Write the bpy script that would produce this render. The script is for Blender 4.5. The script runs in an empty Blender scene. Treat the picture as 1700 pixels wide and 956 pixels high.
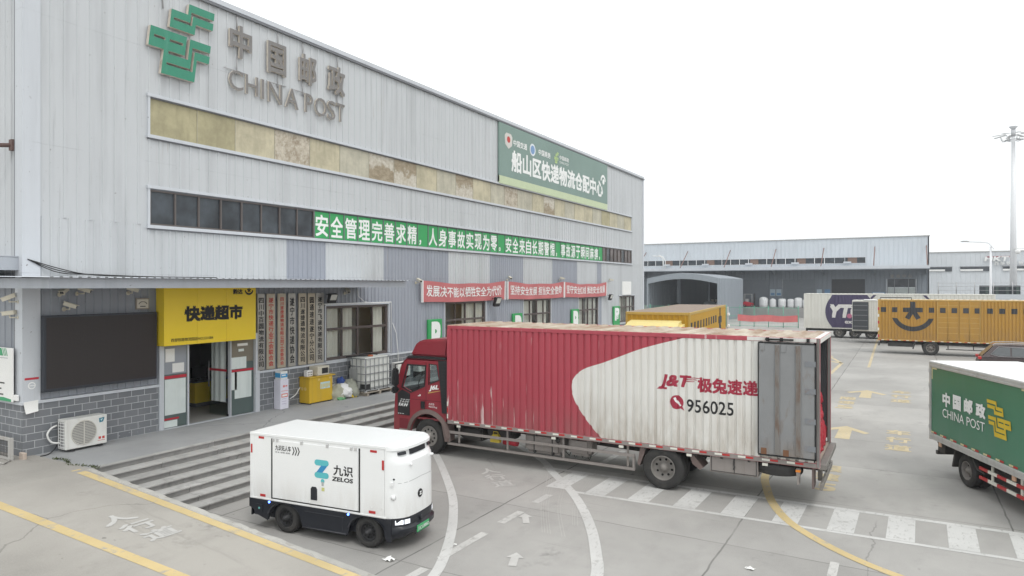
import bpy, bmesh, math, random
from mathutils import Matrix, Vector
random.seed(11)
SC = bpy.context.scene
COL = SC.collection
R = math.radians

# ------------------------------------------------------------------ camera
cam = bpy.data.objects.new('camera', bpy.data.cameras.new('camera'))
COL.objects.link(cam)
cam.location = (0, 0, 5.0)
cam.rotation_euler = (R(90), 0, R(29.84))
cam.data.sensor_width = 36
cam.data.lens = 24.0
cam.data.shift_y = -0.00235
cam.data.clip_start = 0.1
cam.data.clip_end = 3000
SC.camera = cam

# ------------------------------------------------------------------ overcast sky, soft sun, exposure
W = bpy.data.worlds.new('World')
SC.world = W
W.use_nodes = True
_n = W.node_tree.nodes
_l = W.node_tree.links
for x in list(_n):
    _n.remove(x)
sky = _n.new('ShaderNodeTexSky')
sky.sky_type = 'NISHITA'
sky.sun_disc = False
sky.sun_elevation = R(58)
sky.sun_rotation = R(125)
sky.dust_density = 3
hsv = _n.new('ShaderNodeHueSaturation')
hsv.inputs['Saturation'].default_value = 0.25
cloud = _n.new('ShaderNodeMixRGB')
cloud.inputs[0].default_value = 0.86
cloud.inputs[2].default_value = (10.6, 10.9, 10.9, 1)
bg = _n.new('ShaderNodeBackground')
bg.inputs['Strength'].default_value = 0.1
out = _n.new('ShaderNodeOutputWorld')
_l.new(sky.outputs[0], hsv.inputs['Color'])
_l.new(hsv.outputs[0], cloud.inputs[1])
# an overcast sky is brighter overhead than at the horizon
gco = _n.new('ShaderNodeTexCoord')
gse = _n.new('ShaderNodeSeparateXYZ')
gmr = _n.new('ShaderNodeMapRange')
gmr.inputs[1].default_value = 0.0
gmr.inputs[2].default_value = 1.0
gmr.inputs[3].default_value = 1.16
gmr.inputs[4].default_value = 1.6
gmu = _n.new('ShaderNodeVectorMath')
gmu.operation = 'SCALE'
_l.new(gco.outputs['Generated'], gse.inputs[0])
_l.new(gse.outputs[2], gmr.inputs[0])
_l.new(cloud.outputs[0], gmu.inputs[0])
_l.new(gmr.outputs[0], gmu.inputs['Scale'])
_l.new(gmu.outputs[0], bg.inputs[0])
_l.new(bg.outputs[0], out.inputs[0])
sl = bpy.data.lights.new('sun', 'SUN')
sl.energy = 0.9
sl.angle = R(13)
sl.color = (1, 0.97, 0.93)
so = bpy.data.objects.new('sun', sl)
COL.objects.link(so)
# the sun stands behind and to the right of the camera: light travels towards the facade
so.rotation_euler = Vector((-0.43, 0.31, -0.85)).to_track_quat('-Z', 'Y').to_euler()
SC.view_settings.view_transform = 'Standard'
SC.view_settings.look = 'None'
SC.view_settings.exposure = 0.0
SC.view_settings.gamma = 1
SC.view_settings.use_curve_mapping = False
SC.cycles.max_bounces = 6
SC.cycles.transparent_max_bounces = 12

# ------------------------------------------------------------------ materials
def lin(r, g, b):
    f = lambda v: (v / 255 / 12.92) if v <= 10 else ((v / 255 + 0.055) / 1.055) ** 2.4
    return (f(r), f(g), f(b))

class Mt:
    """small wrapper round a node material"""
    def __init__(s, name):
        s.m = bpy.data.materials.new(name)
        s.m.use_nodes = True
        s.t = s.m.node_tree
        s.b = s.t.nodes['Principled BSDF']
        s.co = s.t.nodes.new('ShaderNodeTexCoord')
    def new(s, t, **k):
        n = s.t.nodes.new(t)
        for a, v in k.items():
            setattr(n, a, v)
        return n
    def link(s, a, b):
        s.t.links.new(a, b)
    def setin(s, node, i, v):
        if hasattr(v, 'is_output'):
            s.link(v, node.inputs[i])
        elif isinstance(v, tuple) and len(v) == 3 and node.inputs[i].type == 'RGBA':
            node.inputs[i].default_value = (*v, 1)
        else:
            node.inputs[i].default_value = v
    def noise(s, scale=(1, 1, 1), detail=4, rough=0.6, sc=1.0):
        mp = s.new('ShaderNodeMapping')
        s.link(s.co.outputs['Object'], mp.inputs[0])
        mp.inputs['Scale'].default_value = scale
        n = s.new('ShaderNodeTexNoise')
        n.inputs['Scale'].default_value = sc
        n.inputs['Detail'].default_value = detail
        n.inputs['Roughness'].default_value = rough
        s.link(mp.outputs[0], n.inputs['Vector'])
        return n.outputs['Fac']
    def ramp(s, v, a, b, x=0.0, y=1.0):
        n = s.new('ShaderNodeMapRange')
        n.clamp = True
        s.setin(n, 0, v)
        n.inputs[1].default_value = a
        n.inputs[2].default_value = b
        n.inputs[3].default_value = x
        n.inputs[4].default_value = y
        return n.outputs[0]
    def mix(s, f, a, b):
        n = s.new('ShaderNodeMixRGB')
        s.setin(n, 0, f)
        s.setin(n, 1, a)
        s.setin(n, 2, b)
        return n.outputs[0]
    def math(s, op, a, b=0.0):
        n = s.new('ShaderNodeMath', operation=op)
        s.setin(n, 0, a)
        s.setin(n, 1, b)
        return n.outputs[0]
    def xyz(s):
        n = s.new('ShaderNodeSeparateXYZ')
        s.link(s.co.outputs['Object'], n.inputs[0])
        return n.outputs
    def bump(s, h, strength=0.2, dist=0.02):
        n = s.new('ShaderNodeBump')
        n.inputs['Strength'].default_value = strength
        n.inputs['Distance'].default_value = dist
        s.link(h, n.inputs['Height'])
        s.link(n.outputs[0], s.b.inputs['Normal'])
    def col(s, v):
        s.setin(s.b, 'Base Color', v)
    def set(s, rough=0.6, metal=0.0, spec=0.4):
        s.b.inputs['Roughness'].default_value = rough
        s.b.inputs['Metallic'].default_value = metal
        s.b.inputs['Specular IOR Level'].default_value = spec

def sc3(c, k):
    return tuple(min(1, v * k) for v in c)

def mat(name, c, rough=0.6, metal=0.0, spec=0.4, var=0.12, scale=2.0, streak=0.0, scol=(0.12, 0.1, 0.08), sscale=(6, 6, 0.35),
        slo=0.52, shi=0.75, low=None, lowcol=(0.2, 0.17, 0.14), chips=None, bump=0.0):
    """paint or plain surface: large tone variation, optional vertical grime streaks, a dusty lower edge and chipped scratches"""
    m = Mt(name)
    base = m.mix(m.noise(sc=scale), sc3(c, 1 - var), sc3(c, 1 + var))
    if low:
        z = m.xyz()[2]
        f = m.math('MULTIPLY', m.ramp(z, low[0], low[1], 1, 0), m.ramp(m.noise(scale=(5, 5, 1.2), detail=5), 0.32, 0.62))
        base = m.mix(m.math('MULTIPLY', f, low[2]), base, lowcol)
    if streak:
        f = m.ramp(m.noise(scale=sscale, detail=6, rough=0.65), slo, shi)
        base = m.mix(m.math('MULTIPLY', f, streak), base, scol)
    if chips:
        f = m.math('MULTIPLY', m.ramp(m.noise(scale=chips[1], detail=3, rough=0.5), chips[2], chips[2] + 0.03), m.ramp(m.noise(sc=chips[3], detail=2), 0.5, 0.6))
        base = m.mix(f, base, chips[0])
    m.col(base)
    m.set(rough, metal, spec)
    if bump:
        m.bump(m.noise(sc=40, detail=3), bump, 0.01)
    return m.m

def glass(name, tint=(0.8, 0.86, 0.85), t=0.75):
    m = Mt(name)
    tr = m.new('ShaderNodeBsdfTransparent')
    tr.inputs[0].default_value = (*tint, 1)
    gl = m.new('ShaderNodeBsdfGlossy')
    gl.inputs['Roughness'].default_value = 0.04
    ge = m.new('ShaderNodeNewGeometry')
    dt = m.new('ShaderNodeVectorMath', operation='DOT_PRODUCT')
    m.link(ge.outputs['Normal'], dt.inputs[0])
    m.link(ge.outputs['Incoming'], dt.inputs[1])
    c = m.math('SUBTRACT', 1.0, m.math('ABSOLUTE', dt.outputs['Value']))
    f = m.math('ADD', m.math('MULTIPLY', m.math('POWER', c, 4.0), 0.8), 0.075)
    mx = m.new('ShaderNodeMixShader')
    m.link(f, mx.inputs[0])
    m.link(tr.outputs[0], mx.inputs[1])
    m.link(gl.outputs[0], mx.inputs[2])
    m.link(mx.outputs[0], m.t.nodes['Material Output'].inputs[0])
    return m.m

def emis(name, c, s):
    m = Mt(name)
    m.col(c)
    m.b.inputs['Emission Color'].default_value = (*c, 1)
    m.b.inputs['Emission Strength'].default_value = s
    return m.m

# ------------------------------------------------------------------ mesh builder
class MB:
    def __init__(s):
        s.bm = bmesh.new()
    def face(s, pts, m=0):
        f = s.bm.faces.new([s.bm.verts.new(p) for p in pts])
        f.material_index = m
        return f
    def box(s, x0, x1, y0, y1, z0, z1, m=0):
        if x0 > x1: x0, x1 = x1, x0
        if y0 > y1: y0, y1 = y1, y0
        if z0 > z1: z0, z1 = z1, z0
        v = [s.bm.verts.new(p) for p in ((x0, y0, z0), (x1, y0, z0), (x1, y1, z0), (x0, y1, z0), (x0, y0, z1), (x1, y0, z1), (x1, y1, z1), (x0, y1, z1))]
        for q in ((3, 2, 1, 0), (4, 5, 6, 7), (0, 1, 5, 4), (1, 2, 6, 5), (2, 3, 7, 6), (3, 0, 4, 7)):
            s.bm.faces.new([v[i] for i in q]).material_index = m
        return s
    def prism(s, poly, axis, a, b, m=0):
        f = {'x': lambda u, v, t: (t, u, v), 'y': lambda u, v, t: (u, t, v), 'z': lambda u, v, t: (u, v, t)}[axis]
        A = [s.bm.verts.new(f(u, v, a)) for u, v in poly]
        B = [s.bm.verts.new(f(u, v, b)) for u, v in poly]
        n = len(poly)
        fs = [s.bm.faces.new(A[::-1]), s.bm.faces.new(B)]
        for i in range(n):
            fs.append(s.bm.faces.new((A[i], A[(i + 1) % n], B[(i + 1) % n], B[i])))
        for x in fs:
            x.material_index = m
        return s
    def cyl(s, p0, p1, r0, r1=None, n=12, m=0, caps=True, smooth=True):
        r1 = r0 if r1 is None else r1
        p0, p1 = Vector(p0), Vector(p1)
        d = (p1 - p0).normalized()
        a = d.orthogonal().normalized()
        b = d.cross(a)
        A, B = [], []
        for i in range(n):
            t = 2 * math.pi * i / n
            w = a * math.cos(t) + b * math.sin(t)
            A.append(s.bm.verts.new(p0 + w * r0))
            B.append(s.bm.verts.new(p1 + w * r1))
        for i in range(n):
            f = s.bm.faces.new((A[i], A[(i + 1) % n], B[(i + 1) % n], B[i]))
            f.material_index = m
            f.smooth = smooth
        if caps:
            s.bm.faces.new(A[::-1]).material_index = m
            s.bm.faces.new(B).material_index = m
        return s
    def tube(s, pts, r, n=8, m=0):
        pts = [Vector(p) for p in pts]
        rings = []
        prev = None
        for i, p in enumerate(pts):
            d = (pts[min(i + 1, len(pts) - 1)] - pts[max(i - 1, 0)]).normalized()
            if prev is None:
                a = d.orthogonal().normalized()
            else:
                a = (prev - d * prev.dot(d)).normalized()
            prev = a
            b = d.cross(a)
            rings.append([s.bm.verts.new(p + (a * math.cos(2 * math.pi * k / n) + b * math.sin(2 * math.pi * k / n)) * r) for k in range(n)])
        for A, B in zip(rings, rings[1:]):
            for k in range(n):
                f = s.bm.faces.new((A[k], A[(k + 1) % n], B[(k + 1) % n], B[k]))
                f.material_index = m
                f.smooth = True
        s.bm.faces.new(rings[0][::-1]).material_index = m
        s.bm.faces.new(rings[-1]).material_index = m
        return s
    def lathe(s, prof, c, axis='y', n=28, m=0, ms=None):
        """prof: (radius, along) pairs"""
        rings = []
        for r, t in prof:
            ring = []
            for k in range(n):
                a = 2 * math.pi * k / n
                u, v = r * math.cos(a), r * math.sin(a)
                p = {'y': (c[0] + u, c[1] + t, c[2] + v), 'x': (c[0] + t, c[1] + u, c[2] + v), 'z': (c[0] + u, c[1] + v, c[2] + t)}[axis]
                ring.append(s.bm.verts.new(p))
            rings.append(ring)
        for i, (A, B) in enumerate(zip(rings, rings[1:])):
            for k in range(n):
                f = s.bm.faces.new((A[k], A[(k + 1) % n], B[(k + 1) % n], B[k]))
                f.material_index = ms[i] if ms else m
                f.smooth = True
        return s
    def plate(s, outer, holes, f, t0, t1, m=0):
        """flat plate with holes; f(u, v, t) places it, t0..t1 its thickness"""
        tb = bmesh.new()
        edges = []
        for loop in [outer] + holes:
            vs = [tb.verts.new((u, v, 0)) for u, v in loop]
            for i in range(len(vs)):
                edges.append(tb.edges.new((vs[i], vs[(i + 1) % len(vs)])))
        bmesh.ops.triangle_fill(tb, edges=edges, use_beauty=True)
        for t in (t0, t1):
            mp = {v: s.bm.verts.new(f(v.co.x, v.co.y, t)) for v in tb.verts}
            for q in tb.faces:
                s.bm.faces.new([mp[v] for v in q.verts]).material_index = m
        for loop in [outer] + holes:
            n = len(loop)
            for i in range(n):
                (a, b), (c, d) = loop[i], loop[(i + 1) % n]
                s.face([f(a, b, t0), f(c, d, t0), f(c, d, t1), f(a, b, t1)], m)
        tb.free()
        return s
    def build(s, name, mats, parent=None, world=False, bevel=0.0, seg=1, normals=True, smooth=False):
        bm = s.bm
        if bevel:
            bmesh.ops.remove_doubles(bm, verts=bm.verts, dist=1e-5)
            bm.normal_update()
            es = [e for e in bm.edges if len(e.link_faces) == 2 and e.calc_face_angle(0) > 0.6]
            bmesh.ops.bevel(bm, geom=es, offset=bevel, segments=seg, affect='EDGES', clamp_overlap=True)
        if normals:
            bmesh.ops.recalc_face_normals(bm, faces=bm.faces)
        if smooth:
            for f in bm.faces:
                f.smooth = True
        me = bpy.data.meshes.new(name)
        bm.to_mesh(me)
        bm.free()
        for q in (mats if isinstance(mats, (list, tuple)) else [mats]):
            me.materials.append(q)
        o = bpy.data.objects.new(name, me)
        COL.objects.link(o)
        if parent is not None:
            o.parent = parent
            FR[o.name] = FR.get(parent.name, Matrix())
            if world:
                me.transform(FR[o.name].inverted())
        return o

FR = {}   # frame (world matrix) of every thing

def tag(o, label, cat, group=None):
    o['label'] = label
    o['category'] = cat
    if group:
        o['group'] = group
    return o

def thing(name, label, cat, loc=(0, 0, 0), rz=0.0, group=None):
    o = bpy.data.objects.new(name, None)
    o.empty_display_size = 0.3
    COL.objects.link(o)
    o.location = loc
    o.rotation_euler = (0, 0, rz)
    FR[o.name] = Matrix.Translation(loc) @ Matrix.Rotation(rz, 4, 'Z')
    return tag(o, label, cat, group)

def solo(mb, name, mats, label, cat, group=None, **k):
    """a thing that is one mesh, its origin moved to the middle of its base"""
    o = mb.build(name, mats, **k)
    vs = [v.co for v in o.data.vertices]
    c = Vector(((min(v.x for v in vs) + max(v.x for v in vs)) / 2, (min(v.y for v in vs) + max(v.y for v in vs)) / 2, min(v.z for v in vs)))
    o.data.transform(Matrix.Translation(-c))
    o.location = c
    FR[o.name] = Matrix.Translation(c)
    return tag(o, label, cat, group)

def struct(mb, name, mats, **k):
    o = mb.build(name, mats, **k)
    o['kind'] = 'structure'
    return o

def copy_tree(o, loc, rz=0.0, label=None, parent=None):
    c = o.copy()
    COL.objects.link(c)
    if parent is None:
        c.location = loc
        c.rotation_euler = (0, 0, rz)
        if label:
            c['label'] = label
    else:
        c.parent = parent
    for ch in [x for x in bpy.data.objects if x.parent == o]:
        copy_tree(ch, None, 0, None, c)
    return c

# ------------------------------------------------------------------ lettering
TX = {}
EXT = {}
def glyphs(body, offset=0.0, shear=0.0, solid=False):
    """outline triangles of a word; a positive offset thickens it with shifted copies, each a hair above the last"""
    if offset > 0:
        vs, fs = glyphs(body, 0.0, shear, solid)
        ex, ey = EXT[(body, shear, solid)]
        V, F = [], []
        sh = [(-1, -.9), (.9, -1), (1, .92), (-.93, 1)] + ([(0, 0)] if offset > 0.03 else [])
        for i, (a, b) in enumerate(sh):
            n = len(V)
            V += [(x * (1 - 2 * offset / ex) + offset / ex * (1 + a), y * (1 - 2 * offset / ey) + offset / ey * (1 + b), z + (0.0 if solid and z < .5 else (0.006 * i))) for x, y, z in vs]
            F += [(tuple(j + n for j in f), fr) for f, fr in fs]
        return V, F
    k = (body, 0.0, shear, solid)
    if k not in TX:
        cu = bpy.data.curves.new('lettering', 'FONT')
        cu.body = body
        cu.size = 1
        cu.shear = shear
        cu.extrude = 0.5 if solid else 0
        cu.resolution_u = 3
        o = bpy.data.objects.new('lettering', cu)
        COL.objects.link(o)
        bpy.context.view_layer.update()
        me = bpy.data.meshes.new_from_object(o.evaluated_get(bpy.context.evaluated_depsgraph_get()))
        vs = [tuple(v.co) for v in me.vertices]
        fs = [(tuple(p.vertices), p.normal.z > 0.9) for p in me.polygons]
        bpy.data.objects.remove(o)
        bpy.data.curves.remove(cu)
        bpy.data.meshes.remove(me)
        x0, x1 = min(v[0] for v in vs), max(v[0] for v in vs)
        y0, y1 = min(v[1] for v in vs), max(v[1] for v in vs)
        EXT[(body, shear, solid)] = (x1 - x0, y1 - y0)
        TX[k] = ([((v[0] - x0) / (x1 - x0), (v[1] - y0) / (y1 - y0), v[2] + 0.5) for v in vs], fs)
    return TX[k]

def put_text(mb, body, org, u, v, w, h, depth=0.0, m=0, ms=None, offset=0.0, shear=0.0):
    """lettering fitted to w x h; org is its lower left corner, u and v its directions; with depth the letters are solid"""
    vs, fs = glyphs(body, offset, shear, depth > 0)
    org, u, v = Vector(org), Vector(u), Vector(v)
    n = u.cross(v)
    bv = [mb.bm.verts.new(org + u * (a * w) + v * (b * h) + n * (c * depth if depth else (c - .5) * .12)) for a, b, c in vs]
    for f, front in fs:
        try:
            q = mb.bm.faces.new([bv[i] for i in f])
            q.material_index = m if (front or ms is None) else ms
        except ValueError:
            pass

def text_poly(body, u0, v0, w, h, offset=0.0, shear=0.0):
    vs, fs = glyphs(body, offset, shear)
    return [(u0 + a * w, v0 + b * h, (c - .5) * .12) for a, b, c in vs], [f for f, _ in fs]

def column_text(mb, body, y, ztop, zbot, w, x, m=0, offset=0.015):
    """vertical lettering on a surface that faces +x"""
    n = len(body)
    p = (ztop - zbot) / n
    for i, ch in enumerate(body):
        put_text(mb, ch, (x, y - w / 2, ztop - (i + 1) * p + p * 0.06), (0, 1, 0), (0, 0, 1), w, p * 0.88, m=m, offset=offset)

# ------------------------------------------------------------------ corrugated sheet
def corr(a, b, pitch, flat, slope, depth):
    """profile of a ribbed sheet as (position, depth) pairs from a to b"""
    out = []
    u = a
    while u < b - 1e-6:
        for du, d in ((0, 0), (flat, 0), (flat + slope, depth), (pitch - slope, depth)):
            if u + du < b:
                out.append((u + du, d))
        u += pitch
    out.append((b, 0))
    return out

def pdepth(prof, u):
    for (a, da), (b, db) in zip(prof, prof[1:]):
        if a <= u <= b:
            return da + (db - da) * (u - a) / (b - a) if b > a else da
    return 0.0

def pclip(prof, a, b):
    return [(a, pdepth(prof, a))] + [p for p in prof if a + 1e-5 < p[0] < b - 1e-5] + [(b, pdepth(prof, b))]

def sheet(mb, prof, v0, v1, f, m=0):
    """f(u, d, v) places the sheet"""
    for (a, da), (b, db) in zip(prof, prof[1:]):
        mb.face([f(a, da, v0), f(b, db, v0), f(b, db, v1), f(a, da, v1)], m)

def drape(mb, verts, faces, prof, f, lift=0.003, m=0):
    """lay a flat outline over a ribbed sheet so that it follows the ribs"""
    tb = bmesh.new()
    bv = [tb.verts.new((q[0], q[1], q[2] if len(q) > 2 else 0)) for q in verts]
    for q in faces:
        try:
            tb.faces.new([bv[i] for i in q])
        except ValueError:
            pass
    lo, hi = min(q[0] for q in verts), max(q[0] for q in verts)
    for u, _ in prof:
        if lo < u < hi:
            bmesh.ops.bisect_plane(tb, geom=tb.verts[:] + tb.edges[:] + tb.faces[:], plane_co=(u, 0, 0), plane_no=(1, 0, 0))
    mp = {v: mb.bm.verts.new(f(v.co.x, pdepth(prof, v.co.x) + lift + v.co.z, v.co.y)) for v in tb.verts}
    for q in tb.faces:
        try:
            mb.bm.faces.new([mp[v] for v in q.verts]).material_index = m
        except ValueError:
            pass
    tb.free()

def circle(cx, cy, r, n=28, a0=0, a1=360):
    return [(cx + r * math.cos(R(a0 + (a1 - a0) * i / n)), cy + r * math.sin(R(a0 + (a1 - a0) * i / n))) for i in range(n + (0 if a1 - a0 == 360 else 1))]

def arc_band(cx, cz0, r0, cz1, r1, h0, h1, n=20):
    """smile: outer circle r0 about cz0 and inner circle r1 about cz1, half widths h0 and h1"""
    a0 = math.asin(h0 / r0)
    a1 = math.asin(h1 / r1)
    o = [(cx + r0 * math.sin(-a0 + 2 * a0 * i / n), cz0 - r0 * math.cos(-a0 + 2 * a0 * i / n)) for i in range(n + 1)]
    q = [(cx + r1 * math.sin(-a1 + 2 * a1 * i / n), cz1 - r1 * math.cos(-a1 + 2 * a1 * i / n)) for i in range(n + 1)]
    vs = o + q
    fs = [(i, i + 1, n + 2 + i, n + 1 + i) for i in range(n)]
    return vs, fs

def smooth_path(pts, k=6):
    out = []
    P = [pts[0]] + list(pts) + [pts[-1]]
    for i in range(1, len(P) - 2):
        p0, p1, p2, p3 = P[i - 1], P[i], P[i + 1], P[i + 2]
        for j in range(k):
            t = j / k
            out.append(tuple(0.5 * (2 * b + (c - a) * t + (2 * a - 5 * b + 4 * c - d) * t * t + (3 * b - a - 3 * c + d) * t ** 3) for a, b, c, d in zip(p0, p1, p2, p3)))
    out.append(tuple(pts[-1]))
    return out

# ------------------------------------------------------------------ shared materials
def concrete(name, base, joints=False, k=1.0, blocks=False):
    m = Mt(name)
    c = sc3(base, k)
    big = m.noise(sc=0.22, detail=5, rough=0.6)
    mid = m.noise(scale=(1, 0.55, 1), sc=1.6, detail=6, rough=0.65)
    v = m.mix(m.ramp(big, 0.36, 0.64), sc3(c, 0.82), sc3(c, 1.12))
    v = m.mix(m.ramp(mid, 0.5, 0.78, 0, 0.55), v, sc3(c, 0.7))
    v = m.mix(m.ramp(m.noise(sc=55, detail=2), 0.3, 0.75, 0, 0.35), v, sc3(c, 1.3))
    # darker oil and tyre stains, sparse
    st = m.math('MULTIPLY', m.ramp(m.noise(sc=0.75, detail=3), 0.62, 0.74), m.ramp(m.noise(sc=7, detail=4), 0.4, 0.65))
    v = m.mix(m.math('MULTIPLY', st, 0.55), v, sc3(c, 0.45))
    # long scuffs left by wheels turning in the yard
    sc_ = m.math('MULTIPLY', m.ramp(m.noise(scale=(0.35, 5, 1), sc=1.1, detail=5), 0.6, 0.72), m.ramp(m.noise(sc=0.18, detail=2), 0.48, 0.6))
    v = m.mix(m.math('MULTIPLY', sc_, 0.35), v, sc3(c, 0.6))
    mpv = m.new('ShaderNodeMapping')
    m.link(m.co.outputs['Object'], mpv.inputs[0])
    wv_ = m.new('ShaderNodeVectorMath', operation='ADD')
    nz = m.new('ShaderNodeTexNoise')
    nz.inputs['Scale'].default_value = 0.8
    nz.inputs['Detail'].default_value = 6
    m.link(m.co.outputs['Object'], nz.inputs['Vector'])
    m.link(mpv.outputs[0], wv_.inputs[0]); m.link(nz.outputs['Color'], wv_.inputs[1])
    vo = m.new('ShaderNodeTexVoronoi', feature='DISTANCE_TO_EDGE')
    vo.inputs['Scale'].default_value = 0.16
    m.link(wv_.outputs[0], vo.inputs['Vector'])
    ck = m.math('MULTIPLY', m.ramp(vo.outputs['Distance'], 0.0012, 0.0035, 1, 0), m.ramp(m.noise(sc=0.12, detail=2), 0.5, 0.56))
    v = m.mix(m.math('MULTIPLY', ck, 0.42), v, sc3(c, 0.35))
    # small drips
    dr_ = m.math('MULTIPLY', m.ramp(m.noise(sc=3.1, detail=2), 0.70, 0.73), m.ramp(m.noise(sc=0.35, detail=2), 0.5, 0.62))
    v = m.mix(m.math('MULTIPLY', dr_, 0.6), v, sc3(c, 0.4))
    if joints:
        x, y, z = m.xyz()
        wob = m.math('MULTIPLY', m.math('SUBTRACT', m.noise(sc=0.9, detail=3), 0.5), 0.09)
        x = m.math('ADD', x, wob)
        y = m.math('ADD', y, wob)
        dx = m.math('PINGPONG', m.math('ADD', x, 3.0 + 49.3), 4.93 / 2)
        dy = m.math('PINGPONG', m.math('ADD', y, -13.5 + 375), 3.75 / 2)
        jx = m.ramp(dx, 0.010, 0.024, 1, 0)
        jy = m.ramp(dy, 0.008, 0.02, 0.6, 0)
        j = m.math('MAXIMUM', jx, jy)
        j = m.math('MULTIPLY', j, m.ramp(m.noise(sc=0.5, detail=3), 0.3, 0.6, 0.25, 0.9))
        v = m.mix(j, v, sc3(c, 0.28))
        # slabs cast at different times
        sx = m.math('FLOOR', m.math('DIVIDE', m.math('ADD', x, 52.3), 4.93))
        sy = m.math('FLOOR', m.math('DIVIDE', m.math('ADD', y, 361.5), 3.75))
        cmb = m.new('ShaderNodeCombineXYZ')
        m.link(sx, cmb.inputs[0]); m.link(sy, cmb.inputs[1])
        wn = m.new('ShaderNodeTexWhiteNoise')
        m.link(cmb.outputs[0], wn.inputs[0])
        g = m.ramp(wn.outputs[0], 0, 1, 0.93, 1.06)
        mul = m.new('ShaderNodeMixRGB', blend_type='MULTIPLY')
        mul.inputs[0].default_value = 1
        m.link(v, mul.inputs[1])
        cc = m.new('ShaderNodeCombineColor')
        for i in range(3):
            m.link(g, cc.inputs[i])
        m.link(cc.outputs[0], mul.inputs[2])
        v = mul.outputs[0]
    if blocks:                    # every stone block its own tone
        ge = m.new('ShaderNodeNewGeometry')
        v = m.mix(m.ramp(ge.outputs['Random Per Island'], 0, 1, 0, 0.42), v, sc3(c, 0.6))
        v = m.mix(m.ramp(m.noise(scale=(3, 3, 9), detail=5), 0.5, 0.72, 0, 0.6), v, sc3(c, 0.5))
    m.col(v)
    m.set(0.85, 0, 0.3)
    m.bump(m.noise(sc=30, detail=4), 0.15, 0.01)
    return m.m

CON = (0.335, 0.325, 0.31)
m_yard = concrete('yard_concrete', CON, True)
m_ramp = concrete('ramp_concrete', (0.325, 0.308, 0.282), False, 1.0)
m_kerb = concrete('kerb_concrete', (0.39, 0.38, 0.355))
m_riser = concrete('step_riser_shaded_stone', (0.275, 0.27, 0.262), blocks=True)  # tread stone again, its colour darkened for the shade on the risers
m_tread = concrete('step_tread_stone', (0.40, 0.393, 0.38), blocks=True)
m_slab = concrete('platform_stone', (0.31, 0.315, 0.32))

def paint(name, c, wear):
    m = Mt(name)
    w = m.math('MAXIMUM', m.ramp(m.noise(sc=3.2, detail=7, rough=0.72), wear, wear + 0.16), m.ramp(m.noise(scale=(1, 0.3, 1), sc=14, detail=4), wear + 0.02, wear + 0.2))
    v = m.mix(m.ramp(m.noise(sc=0.8, detail=4), 0.35, 0.65), sc3(c, 0.85), c)
    m.col(m.mix(w, v, sc3(CON, 0.95)))
    m.set(0.75, 0, 0.3)
    return m.m

m_wpaint = paint('road_paint_white', (0.58, 0.575, 0.56), 0.55)
m_wfaint = paint('road_paint_white_worn', (0.54, 0.53, 0.51), 0.53)
m_ypaint = paint('road_paint_yellow', (0.58, 0.455, 0.235), 0.56)
m_wtext = paint('road_lettering_white', (0.52, 0.51, 0.49), 0.60)
m_ytext = paint('road_lettering_yellow', (0.52, 0.435, 0.28), 0.57)
m_yfaint = paint('road_paint_yellow_worn', (0.54, 0.45, 0.29), 0.54)

def bricks(name, axis):
    m = Mt(name)
    x, y, z = m.xyz()
    cb = m.new('ShaderNodeCombineXYZ')
    m.link(y if axis == 'y' else x, cb.inputs[0])
    m.link(m.math('SUBTRACT', z, 0.98 if axis == 'y' else 0.98), cb.inputs[1])
    b = m.new('ShaderNodeTexBrick')
    m.link(cb.outputs[0], b.inputs[0])
    b.inputs['Color1'].default_value = (0.155, 0.165, 0.18, 1)
    b.inputs['Color2'].default_value = (0.20, 0.21, 0.225, 1)
    b.inputs['Mortar'].default_value = (0.50, 0.51, 0.52, 1)
    b.inputs['Scale'].default_value = 1
    b.inputs['Mortar Size'].default_value = 0.008
    b.inputs['Mortar Smooth'].default_value = 0.2
    b.inputs['Brick Width'].default_value = 0.36
    b.inputs['Row Height'].default_value = 0.177
    v = m.mix(m.ramp(m.noise(sc=2.2, detail=6), 0.45, 0.75, 0, 0.5), b.outputs['Color'], (0.22, 0.225, 0.235))
    # white salt bloom in the lower courses
    v = m.mix(m.math('MULTIPLY', m.ramp(m.noise(sc=9, detail=6), 0.63, 0.7), m.ramp(z, 1.0, 1.5, 0.7, 0)), v, (0.5, 0.5, 0.5))
    m.col(v)
    m.set(0.8)
    return m.m

m_brick = bricks('grey_block_facade', 'y')
m_brick2 = bricks('grey_block_end', 'x')

def cladding(name, c, grime=0.35):
    m = Mt(name)
    v = m.mix(m.noise(sc=0.35, detail=5), sc3(c, 0.93), sc3(c, 1.06))
    v = m.mix(m.ramp(m.noise(scale=(2.2, 2.2, 0.12), detail=6, rough=0.6), 0.5, 0.78, 0, grime), v, sc3(c, 0.62))
    v = m.mix(m.ramp(m.noise(scale=(9, 9, 0.5), detail=4), 0.62, 0.8, 0, grime), v, sc3(c, 0.55))
    v = m.mix(m.ramp(m.noise(sc=11, detail=2), 0.735, 0.75, 0, 0.8), v, (0.2, 0.19, 0.19))
    run = m.math('MULTIPLY', m.ramp(m.noise(scale=(14, 14, 0.22), detail=3), 0.64, 0.72), m.ramp(m.noise(sc=0.5, detail=3), 0.52, 0.66))
    v = m.mix(m.math('MULTIPLY', run, grime), v, (0.30, 0.25, 0.2))
    zz = m.xyz()[2]
    lap = m.math('MULTIPLY', m.ramp(m.math('PINGPONG', m.math('ADD', zz, 0.9), 1.55), 0.0, 0.02, 1, 0), m.ramp(m.noise(scale=(1.5, 1.5, 0.3), detail=4), 0.42, 0.62, 0, 0.35))
    v = m.mix(lap, v, sc3(c, 0.55))
    m.col(v)
    m.set(0.5, 0, 0.35)
    return m.m

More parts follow.
